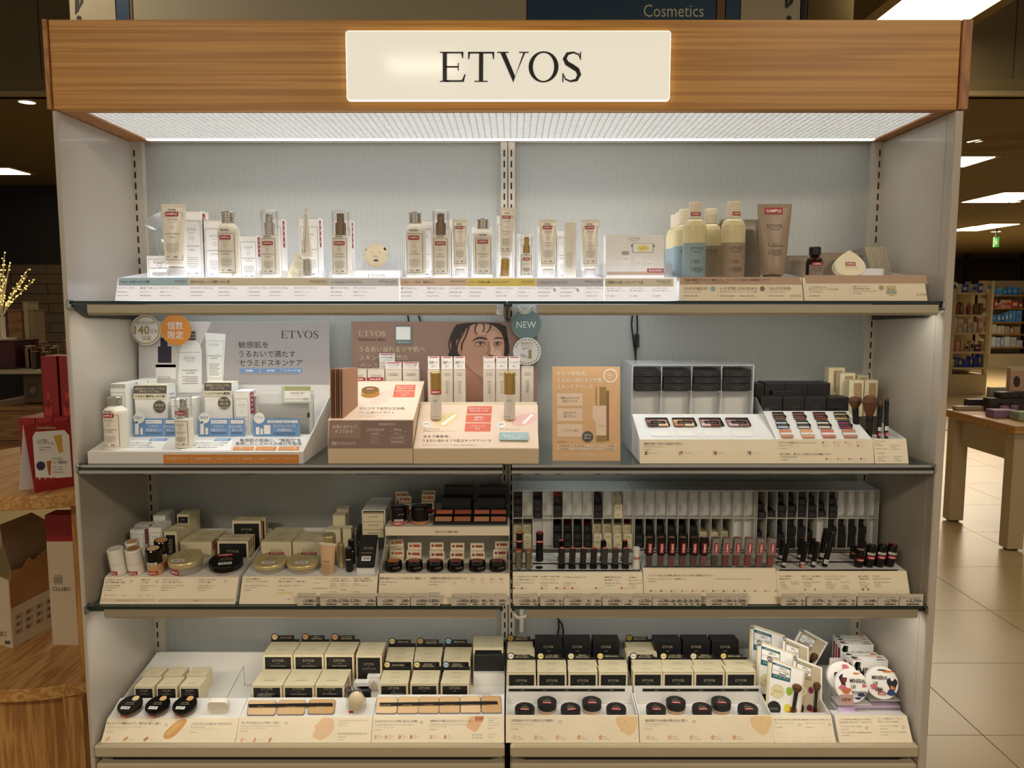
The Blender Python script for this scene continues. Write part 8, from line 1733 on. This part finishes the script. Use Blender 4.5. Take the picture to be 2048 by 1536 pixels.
# ceiling lamps
LT=M('troffer_light',(255,236,196),.5,emit=7,var=0,ec=(255,236,196));LFR=M('troffer_frame',(150,130,92),.6)
def troffer(label,px,py,w_,l_,z=2.9,em=LT):
 t=(768-py)/F;Y=(z-H)*(cp+t*sp)/(t*cp-sp);x=X(px,Y,z)
 o=thing('ceiling_light',label,'ceiling light',(x,Y,z));G().box(x-w_/2-.06,x+w_/2+.06,Y-l_/2-.06,Y+l_/2+.06,z-.008,z-.0005,LFR).build('frame',o);G().box(x-w_/2,x+w_/2,Y-l_/2,Y+l_/2,z-.014,z-.0085,em).build('diffuser',o)
def down(label,px,py,r,z=2.9):
 t=(768-py)/F;Y=(z-H)*(cp+t*sp)/(t*cp-sp);x=X(px,Y,z);o=thing('downlight',label,'ceiling light',(x,Y,z))
 G().lathe([(0,-.006),(r,-.006),(r,-.0005)],LT,20).build('lens',o,False);G().lathe([(r*1.01,-.007),(r*1.2,-.004),(r*1.2,-.0004)],LFR,20).build('ring',o,False)
for a in(('ceiling troffer beside the oak canopy end, above the gondola',1922,322,.34,.5),('wide ceiling troffer over the aisle at picture edge',2012,394,.6,.9),('distant ceiling troffer above the exit sign',1967,454,.5,1.2),('most distant ceiling troffer just clear of end panel',1928,457,.22,.9),('ceiling troffer above dark aisle on far side, cut by the picture edge',8,341,.32,.35),('long ceiling troffer above the lit twig tree',40,434,.6,1.2),('ceiling troffer partly hidden by the white side panel',92,437,.4,1.0),('far low ceiling troffer above dark shelves',26,487,.35,1.0)):troffer(*a)
for a in(('small round downlight beside the canopy end panel',1950,281,.06),('small far downlight above exit sign',1966,403,.07),('small far downlight over blue boxes',2029,403,.07),('tiny far downlight above the black beam',1992,463,.08),('oval downlight near the bulkhead trim above dark aisle',54,203,.05),('tiny downlight above long aisle troffer',27,406,.06)):down(*a)
z=3.5;Y=4.15;o=thing('ceiling_light','large bright recessed troffer above the oak canopy corner','ceiling light',(2.35,4.75,3.26))
zq=3.26;xa,xb=X(1775,4.75,zq),X(1965,4.75,zq)
G().box(xa,xb,4.45,4.98,zq,zq+.02,LT).build('diffuser',o)
for q in((xa-.08,xa-.001,4.4,5.03),(xb+.001,xb+.08,4.4,5.03)):G().box(*q,zq-.004,zq+.2,LFR).build('frame',o)
o=thing('ceiling_vent','round ceiling air diffuser with rings beside the canopy end','vent',(X(2000,6.7,2.9),6.7,2.9))
for r in(.16,.24,.32):G().lathe([(r,-.0005),(r+.03,-.014),(r+.06,-.0005)],CEIL,32).build('ring',o,False)
down2=0
# overhead sign boards behind the canopy
SNB=M('sign_blue',(24,66,96),.4);SNG=M('sign_grey',(176,166,140),.6,var=.02,sc=1);SNW=M('sign_white',(188,176,146),.5);SNO=M('sign_bronze',(120,90,44),.5)
def board(label,x0,x1,m,text=None,deps=.04,Y=3.0):
 a,b=X(x0,Y,2.6),X(x1,Y,2.6);t=thing('sign_board',label,'sign',((a+b)/2,Y,2.45));G().box(a+.001,b-.001,Y,Y+deps,2.45,3.0,m).build('panel',t)
 P=Pc(vert(Y-.001),0,0,1)
 for q in text or():q(P)
 if text:P.done('lettering',t)
board('overhead cream board with cropped black letter above oak canopy, over the dark aisle',140,232,SNW,(lambda P:P.q([(150,-30),(158,-30),(158,20),(152,28),(150,28)],INK,1).q([(150,-30),(166,-10),(166,4),(152,28),(158,16),(161,0),(158,-20)],INK,2).d(158,36,5,INK,1),))
board('narrow dark blue board beside cream lettered board over canopy',233,260,SNB);board('thin bronze strip between dark blue and grey overhead boards',260.5,266,SNO)
board('long plain grey overhead board behind canopy sign',267,1053,SNG)
board('dark blue overhead board reading Cosmetics in pale letters',1054,1432,SNB,(lambda P:P.t('Cosmetics',1287,9,1407,34,M('sign_pale',(214,216,186),.5)),))
board('bronze overhead strip right beside the Cosmetics board',1433,1450,SNO);board('narrow dark blue overhead board past bronze strip',1451,1480,SNB)
board('overhead cream board with cropped black letter, past the Cosmetics board',1481,1600,SNW,(lambda P:P.q([(1570,-30),(1576,-30),(1576,14),(1570,16)],INK,1).q([(1570,-30),(1588,-10),(1586,6),(1572,18),(1578,4),(1580,-8)],INK,2).d(1578,36,5,INK,1),))
board('thin dark overhead board edge beside the bright troffer',1601,1611,BLKF)
# ---- round two tier table on the far side of the left panel
OAKT=wood('table_oak',(176,124,66),(214,166,100),(30,2.2,30));OAKV=wood('table_oak_side',(160,110,58),(200,150,88),(30,30,2))
tcx,tcy,tr=-1.40,2.49,.47
zt1,zt2=1.036,.50
t=thing('round_table','round two tier oak display table standing beside the white fixture panel','table',(tcx,tcy,0))
for nm,z in(('table_top',zt1),('lower_shelf',zt2)):G().lathe([(0,z-.036),(tr-.002,z-.036),(tr,z-.034),(tr,z-.002),(tr-.002,z),(0,z)],OAKT,64,(tcx,tcy,0)).build(nm,t)
for a in(-62,62,180):x,y=tcx+.40*math.cos(R(a)),tcy+.40*math.sin(R(a));G().box(x-.02,x+.02,y-.02,y+.02,zt2+.0005,zt1-.037,OAKV).build('post',t)
G().lathe([(tr-.05,0),(tr-.05,zt2-.037)],OAKV,48,(tcx,tcy,0)).build('base_drum',t)
x,y=X(155,2.06,.25),2.07;G().box(x-.024,x+.03,y-.02,y+.02,0,zt2-.037,OAKV).build('leg',t)
REDB=M('red_box',(150,26,24),.45);REDD=M('red_box_print',(120,14,16),.5);REDL=M('red_box_light',(196,60,44),.5)
def redbox(label,x0,yt,x1,Y,zb,D,motif=True):
 zt=Zr(yt,Y);a,b=X(x0,Y,zt),X(x1,Y,zt);t=thing('gift_box',label,'box',((a+b)/2,Y+D/2,zb));G().box(a,b,Y,Y+D,zb,zt,REDB).build('box_body',t)
 if motif:
  P=Pc(vert(Y-.0006),0,0,1);w_=x1-x0;P.r(x0+w_*.3,802,x1-w_*.25,835,REDL).r(x0+w_*.4,785,x1-w_*.4,802,REDL).ring(x0+w_*.5,808,4,7,REDD);P.r(x0+w_*.48,796,x0+w_*.53,822,REDD,3).r(x0+w_*.25,807,x1-w_*.25,809.5,REDD,3).done('front_print',t)
zl=Zr(836,2.33)
redbox('tall red gift box standing on red boxes, nearer the twig tree',81,712,112,2.33,zl,.07);redbox('tall red gift box standing on red boxes against the white panel edge',117,712,152,2.33,zl,.07)
for i,(x0,x1)in enumerate(((37,69),(71,104),(106,136),(138,168))):redbox(f'low red gift box in bottom row, {ORD[i]} from the picture edge',x0,836,x1,2.285,zt1,.115,False)
# tent card
TCR=M('tent_red',(158,30,34),.5);on=lambda px,py,z:Pl((0,0,z),(0,0,1)).h(px,py);f0,f1,b0=on(70,986,zt1+.0006),on(147,972,zt1+.0006),on(38,982,zt1+.0006)
mid=(f0+b0)/2;up=Pl(mid,(0,-1,0)).h(47,850);ap=Vector((mid.x+(up.x-mid.x),mid.y,up.z));rd=f1-f0
t=thing('tent_card','red tent card with white hand cream advert standing on round table','sign',(f0+f1)/2);nf=rd.cross(ap-f0).normalized();nf=-nf if nf.y>0 else nf
def sheet(nm,p,q,r,s_,n,m):g=G();a_=[p,q,r,s_];g.mesh([*a_,*[w_+n for w_ in a_]],[(0,1,2,3),(7,6,5,4),(0,4,5,1),(1,5,6,2),(2,6,7,3),(3,7,4,0)],m);return g.build(nm,t)
sheet('front_panel',f0,f0+rd*1.15,ap+rd*1.15,ap,nf*-.0012,TCR);sheet('back_panel',b0,b0+rd*1.15,ap+rd*1.15-nf*.002,ap-nf*.002,nf*.0012,WPAPER);pl=Pl(f0,nf)
P=Pc(pl,0,380,2.65);WV=GP2
P.q([(172,1310),(186,1282),(340,1272),(366,1300),(382,1520),(190,1536)],WV).t('Country&Stream',192,1250,296,1272,CREAMINK).t('しっとり潤う',196,1320,250,1336).t('ハンドクリーム',200,1332,284,1350)
P.q([(284,1302),(326,1296),(334,1388),(312,1394)],cm((222,180,70)),2).t('・うるおい美容成分',204,1360,270,1368,DIMINK).t('・3種のボタニカル',204,1374,260,1382,DIMINK).t('うるおい濃ちゅ',274,1418,332,1430,DIMINK).t('リップ美容液',274,1434,352,1452)
P.d(216,1462,24,cm((70,60,90)),2).q([(246,1440),(270,1432),(268,1508),(258,1514)],cm((196,110,50)),2).t('・ぷるんとした唇へ',276,1464,330,1472,DIMINK).t('・シアバター配合',278,1478,330,1486,DIMINK).t('・持ち運びに便利',278,1492,334,1500,DIMINK)
for i in range(4):P.r(184+30*i,1524,206+30*i,1552,cm((170,40,40)),2)
P.done('advert_print',t)
# cardboard carton and bag on the lower tier
KRAFT=M('kraft_card',(176,126,72),.7);CW=M('carton_white',(214,196,166),.6,var=.02)
c0,R1=on(25,1297,zt2+.0006),on(111,1250,zt2+.0006);t=thing('display_carton','white cardboard shipping carton torn open with brown inside on lower tier','box',c0)
e=Vector((-.9,.42,0)).normalized()*.17;nw=Vector((0,0,1));wp=Pl(c0,(R1-c0).cross(nw));wp.n=-wp.n if wp.n.y>0 else wp.n
ph=lambda x,y,d=0:Pl(wp.p-wp.n*d,wp.n).h(x/2.03,780+y/2.03)
def prism(nm,pts,n,m):k=len(pts);g=G();g.mesh([*pts,*[q+n for q in pts]],[tuple(range(k)),tuple(range(2*k-1,k-1,-1))]+[(i,k+i,k+(i+1)%k,(i+1)%k)for i in range(k)],m);return g.build(nm,t)
prism('carton_side',[c0,R1,ph(222,800),ph(45,890)],-wp.n*.004,CW);hh=ph(45,890).z-c0.z
fl_=[c0,c0+Vector((0,0,hh*1.75)),c0+e+Vector((0,0,hh*1.9)),c0+e];fn=e.cross(nw).normalized();fn=fn if fn.y<0 else-fn;prism('carton_front',fl_,-fn*.004,CW)
prism('carton_back',[R1+Vector((0,0,0)),R1+e,R1+e+Vector((0,0,hh*1.8)),R1+Vector((0,0,hh*1.2))],fn*-.004,KRAFT)
prism('inner_flap',[ph(*q,.006)for q in((46,892),(222,802),(222,700),(213,655),(196,640),(140,690),(120,680),(95,720),(42,735))],-wp.n*.003,KRAFT)
prism('top_flap',[ph(*q,.03)for q in((50,745),(95,735),(110,690),(160,690),(205,640),(190,530),(130,497),(0,548),(10,620))],-wp.n*.003,M('card_grey',(140,116,88),.7))
P=Pc(wp,0,780,2.03)
for i in range(3):
 for k in range(4):x,y=62+42*k,915-21*k+36*i-6*i;P.q([(x,y),(x+30,y-15),(x+30,y+6),(x,y+21)],cm((176,156,130))).q([(x+6,y+4),(x+16,y-2),(x+14,y+10),(x+8,y+13)],DIMINK,2)
P.done('side_print',t);P=Pc(Pl(c0,fn),0,780,2.03);P.t('CI:LABO',-44,980,27,1000,DIMINK).r(20,1018,42,1032,DIMINK).done('lettering',t)
Y=2.30;a,b=X(98,Y,.7),X(150,Y,.7);t=thing('paper_bag','white paper carton with red upper band behind oak post on lower tier','bag',((a+b)/2,Y,zt2));z1,z2=Zr(1083,Y),Zr(1030,Y)
G().box(a,b,Y,Y+.06,zt2+.0005,z1,CW).build('bag_body',t);G().box(a,b,Y,Y+.06,z1+.0003,z2,TCR).build('red_band',t);P=Pc(vert(Y-.0005),0,780,2.03);P.t('CI:LABO',214,800,286,816,DIMINK)
for k in range(5):P.r(222+7*k,750,224+7*k,790,DIMINK);
P.r(214,765,252,767,DIMINK,2).r(214,776,252,778,DIMINK,2).done('lettering',t)
# ---- dark aisle behind: twig tree, counter, plank wall
PLK=M('plank_dark',(92,76,54),.6,var=.12,sc=6);wd=struct(G().box(-8,-2.2,9.05,9.1,0,2.9,DARK).build('wall_back'))
for i in range(13):
 z0=.55+.112*i
 for j in range(4):G().box(-6.6+.62*j+(.2 if i%2 else 0),-6.6+.62*(j+1)-.01+(.2 if i%2 else 0),9.02,9.049,z0,z0+.105,PLK).build('plank',wd)
CTR=wood('counter_wood',(120,84,44),(160,116,64),(2,20,20));CTOP=M('counter_top',(170,158,130),.5);DKR=M('dark_red',(66,14,16),.5)
Yc=4.6
def bx(nm,par,x0,y0,x1,y1,Y,D,m):g=G();zt,zb=Zr(y0,Y),Zr(y1,Y);g.box(X(x0,Y,zt),X(x1,Y,zt),Y,Y+D,zb,zt,m,.0);return g.build(nm,par)
t=thing('wood_counter','dark wooden shop counter with pale top in the far dim aisle','counter',(X(30,Yc,.5),Yc+.3,0))
bx('counter_top',t,-60,740,81,748,Yc,.9,CTOP);bx('shelf',t,-60,812,84,821,Yc,.8,CTR);bx('drawer',t,-60,822,85,880,Yc+.02,.7,CTR);bx('back_panel',t,-60,748,82,812,Yc+.6,.05,DARK);bx('plinth',t,-60,881,86,1010,Yc+.05,.6,CTR)
t=thing('storage_box','dim carton with picture print lying inside the wooden counter','box',(X(62,Yc+.1,1),Yc+.1,Zr(805,Yc+.1)));bx('box_body',t,46,750,82,805,Yc+.1,.2,M('dim_card',(90,72,48),.7));P=Pc(vert(Yc+.099),0,0,1);P.r(55,765,76,795,cm((60,44,30))).d(66,780,7,cm((110,90,60)),2).done('front_print',t)
zct=Zr(740,Yc)+.0005
def cbx(label,x0,y0,x1,Y,D,m,cat='box',nm='storage_box'):z=Zr(y0,Y);a,b=X(x0,Y,z),X(x1,Y,z);t=thing(nm,label,cat,((a+b)/2,Y,zct));G().box(a,b,Y,Y+D,zct,z,m,.004).build('box_body',t);G().box(a-.002,b+.002,Y-.002,Y+D+.002,z+.0003,z+.006,m).build('lid',t);return t
cbx('dark red plinth box on the counter under the twig tree',-25,683,28,4.68,.25,DKR);cbx('tan wooden box standing behind twig tree',14,622,41,4.98,.2,CTR);cbx('tall pale box beside the tan one on counter',44.5,605,54,5.0,.12,CTOP);cbx('second pale box lower than its neighbour on counter',55.5,621,66,5.0,.12,M('counter_pale',(140,122,90),.6))
rr=random.Random(11)
for i in range(16):
 x=47+rr.uniform(0,78);h_=rr.uniform(8,24);cbx(f'tiny dim jar among counter goods, number {i+1} counted toward white panel' if 0 else f'tiny dim {["amber", "cream", "brown", "rose"][i % 4]} pot in jumbled counter goods, {["front", "middle", "rear", "last"][i//4]} rank',x,722-h_-5*(i//4),x+rr.uniform(6,11),4.66+.07*(i//4),.05,cm(((120,80,40),(170,150,110),(70,50,34),(140,90,80))[i%4]),'jar','small_pot')
Y=4.76;zb=Zr(683,4.68)+.007;t=thing('twig_tree','white branched twig tree with glowing yellow lights on dark red box','decoration',(X(6,Y,zb),Y+.02,zb))
TW=M('twig_white',(226,214,186),.6);TWL=M('twig_light',(255,232,130),.5,emit=2.2,var=0,ec=(255,214,120));xb_=X(7,Y,zb)
G().box(xb_-.05,xb_+.05,Y-.05,Y+.05,zb+.0003,zb+.012,TW).build('base',t);g=G();gl=G()
g.tube([(xb_,Y,zb+.01),(xb_,Y,zb+.14)],.016,TW,8);g.build('trunk',t)
for i in range(20):
 a_=rr.uniform(-1,1);d_=rr.uniform(-1,1);L=rr.uniform(.22,.42);g=G();P0=Vector((xb_,Y,zb+.135));Q=[P0+Vector((a_*.16*k**1.3,d_*.12*k**1.3,L*k))for k in(0,.25,.5,.75,1)];g.tube(Q,.0032,TW,5);g.build('branch',t)
 for k in range(9):s_=.3+.7*k/8;p=P0+Vector((a_*.16*s_**1.3+rr.uniform(-.015,.015),d_*.12*s_**1.3-.006,L*s_+rr.uniform(-.01,.01)));blob(gl,p,.0045,.0045,.0045,TWL,6,4)
gl.build('fairy_lights',t)['kind']='stuff'
# ---- right aisle: table with goods, gondolas, beams, exit sign
WLEG=M('leg_white',(196,178,142),.5,var=.02,sc=3);x0=3.10;y0,y1=4.72,5.52;zt=.80
t=thing('side_table','white table with thick oak top standing in the aisle beyond end panel','table',(3.7,5.1,0))
G().box(x0,4.7,y0,y1,zt-.05,zt,wood('table_top_oak',(178,128,70),(212,166,104),(2,30,30)),.004).build('table_top',t);G().box(x0+.08,4.6,y0+.06,y0+.08,zt-.24,zt-.051,WLEG).build('apron',t);G().box(x0+.07,x0+.09,y0+.081,y1-.06,zt-.24,zt-.051,WLEG).build('apron',t)
for x,y in((x0+.02,y0+.03),(x0+.02,y1-.12),(4.5,y0+.03),(4.5,y1-.12)):G().box(x,x+.10,y,y+.09,.012,zt-.051,WLEG,.003).build('leg',t);G().box(x+.02,x+.08,y+.02,y+.07,0,.0118,DARK).build('foot_pad',t)
zz=zt+.0006
def gd(label,xa,xb,yt_,yb_,D,m,nm='goods_box',cat='box',rz=0,zb=zz):
 Y=Yr(yb_,zb);z=Zr(yt_,Y);a,b=X(xa,Y,zb),X(xb,Y,zb);t=thing(nm,label,cat,((a+b)/2,Y+D/2,zb),(0,0,rz));W=(b-a)/2;G().box(-W,W,-D/2,D/2,0,z-zb,m,.004).build('box_body',t,False)
 G().box(-W*.96,W*.96,-D*.48,D*.48,z-zb+.0004,z-zb+.003,m).build('lid',t,False);return t,Y
PUR=M('goods_purple',(150,116,150),.5);MNT=M('goods_mint',(150,166,136),.5);CHAR=M('goods_charcoal',(58,52,50),.5)
gd('pale paper sheet pack lying on the table corner nearest end panel',1913,1968,814,821,.06,CTOP,'paper_pack','pack');gd('flat charcoal tray behind pale paper pack at table corner',1936,1976,800,818,.06,CHAR,'display_tray','tray')
def cass(label,xa,xb,yt_,yb_,zb=zz):
 Y=5.36 if zb<.81 else 5.37;z=Zr(yt_,Y);a,b=X(xa,Y,zb),X(xb,Y,zb);t=thing('palette_case',label,'case',((a+b)/2,Y,zb));G().box(a,b,Y,Y+.09,zb,z,CHAR,.006).build('case_body',t)
 for k in(.3,.6):x=a+(b-a)*k;G().box(x-.015,x+.015,Y-.002,Y-.0004,zb+(z-zb)*.35,zb+(z-zb)*.65,DARK).build('slot',t)
 return z
z1=cass('dark case with two slots, lower one on the aisle table',1979,2052,797,821);cass('dark case with two slots resting on the lower one',2002,2064,785,800,z1+.001)
gd('long purple box at front of the aisle table',1988,2036,822,836,.1,PUR);gd('mint green box beside purple one at the table front',2038,2100,826,842,.1,MNT)
for i,(px,py)in enumerate(((2008,827),(2027,825),(2046,823))):Y=Yr(py,zz)+.03;t=thing('round_tin',f'round mauve tin on the aisle table, {ORD[i]} from end panel','tin',(X(px,Y,zz),Y,zz));G().lathe([(0,0),(.026,0),(.026,.03)],PUR,24).build('tin_body',t,False);G().lathe([(.028,.0305),(.028,.045),(.02,.05),(0,.05)],M('goods_mauve',(160,126,160),.5),24).build('lid',t,False)
t,Y=gd('clear topped carton with dark oval print at back of the aisle table',2017,2075,735,817,.05,cm((200,166,140)),'display_carton');P=Pc(vert(Y-.001),1780,380,2.65);P.d(672,1015,18,cm((60,50,50)),1,30).r(640,935,710,960,cm((206,190,160))).done('front_print',t)
gd('translucent grey carton lying behind dark cases on aisle table',1979,2012,776,817,.05,cm((160,152,136)),'display_carton')
WS=M('gondola_white',(176,160,124),.5)
def gondola(label,xl,xr,ytop,ybase,Y,D,rows,wooden=None):
 zt=Zr(ytop,Y);a,b=X(xl,Y,1.2),X(xr,Y,1.2);zb=Zr(rows[-1]+14,Y);t=thing('shelf_unit',label,'shelf unit',((a+b)/2,Y+D/2,0));s_=zc(Y,1.2)/F
 G().box(a,b,Y,Y+D,0,zb,WS).build('base_cabinet',t);G().box(a,b,Y+D-.02,Y+D,zb,zt,WS).build('back_panel',t)
 for x in(a,b-.05):G().box(x,x+.05,Y+.02,Y+.07,zb,zt-.02,WS).build('upright',t)
 for r in rows:z=Zr(r,Y);G().box(a+.051,b-.051,Y+.01,Y+D-.021,z-.035,z,wooden or WS).build('shelf_board',t)
 return t
rw1=[585,629,665,703,735];gondola('far white gondola of boxed goods just past end panel',1905,1980,575,787,13.3,.5,rw1)
GC=[(40,60,150),(180,150,130),(160,70,50),(200,190,176),(150,160,40),(160,110,90),(60,50,130),(190,120,110)]
def goods(xl,xr,y,hpx,n,Y,seed,where,cols):
 r=random.Random(seed);x=xl;k=0;dz=Zr(y,Y)
 while x<xr-4 and k<n:
  w_=r.uniform(5,12);h_=hpx*r.uniform(.55,1);a,b=X(x,Y,dz),X(min(x+w_,xr),Y,dz);t=thing('packaged_item',f'far boxed item, {ORD[k]} from end panel on {where}','box',((a+b)/2,Y,dz+.001));m=cm(cols[r.randrange(len(cols))]);h2=h_*zc(Y,1.2)/F
  G().box(a,b-.01,Y+.09,Y+.2,dz+.001,dz+h2,m).build('box_body',t);G().box(a+.01,b-.02,Y+.088,Y+.0895,dz+h2*.3,dz+h2*.7,cm(cols[(r.randrange(len(cols)))])).build('label_patch',t);x+=w_+r.uniform(.6,2);k+=1
for i,(y,hp)in enumerate(((585,24),(629,26),(665,30),(703,24),(735,27))):goods(1909,1976,y,hp,9,13.3,i,f'the {["top board", "second shelf", "third shelf", "fourth shelf", "lowest shelf"][i]} of nearer gondola',([(40,60,150),(190,180,160),(150,140,120)],[(150,60,40),(110,80,50),(196,180,150)],[(200,180,166),(180,130,110),(190,180,170)],[(40,34,32),(190,130,120),(180,150,120)],[(150,160,50),(60,56,140),(50,60,150),(160,170,60)])[i])
gondola('farthest gondola with wooden shelf boards and blue packs',1982,2075,560,730,19.0,.6,[590,616,644,668,694],CTR)
for i,(y,hp)in enumerate(((590,22),(616,18),(644,24),(668,20),(694,22))):goods(1986,2050,y,hp,9,19.0,20+i,f'the {["top board", "second shelf", "third shelf", "fourth shelf", "lowest shelf"][i]} of farthest gondola',([(60,120,180),(90,150,200)],[(196,180,150),(190,150,120),(170,60,50)],[(60,110,170),(180,190,200),(80,140,190)],[(190,180,160),(160,140,110)],[(190,200,206),(190,180,160),(150,170,190)])[i])
Yb=21.0;t=struct(G().box(X(1905,Yb,2),X(2150,Yb,2),Yb,Yb+.1,Zr(528,Yb),Zr(517,Yb),BLKF).build('trim_3'));struct(G().box(X(1928,Yb,2),X(1935,Yb,2),Yb-.02,Yb+.08,0,2.9,BLKF).build('trim_4'));struct(G().box(X(2042,Yb,2),X(2050,Yb,2),Yb-.02,Yb+.08,0,2.9,BLKF).build('trim_5'))
Yx=14.0;a,b=X(1987,Yx,2.3),X(1996,Yx,2.3);z0,z1=Zr(494,Yx),Zr(474,Yx);t=thing('exit_sign','small green running man exit sign hanging below the ceiling','sign',((a+b)/2,Yx,z0));G().box(a,b,Yx,Yx+.05,z0,z1,M('exit_green',(60,150,70),.5,emit=.5,var=0)).build('sign_box',t);G().box((a+b)/2-.01,(a+b)/2+.01,Yx+.02,Yx+.04,z1+.001,2.899,BLKF).build('hanger',t)
P=Pc(vert(Yx-.004),1780,380,2.65);P.d(564,262,4,GP2,1).q([(556,268),(568,268),(570,280),(562,292),(556,290),(560,280)],GP2).done('pictogram',t)
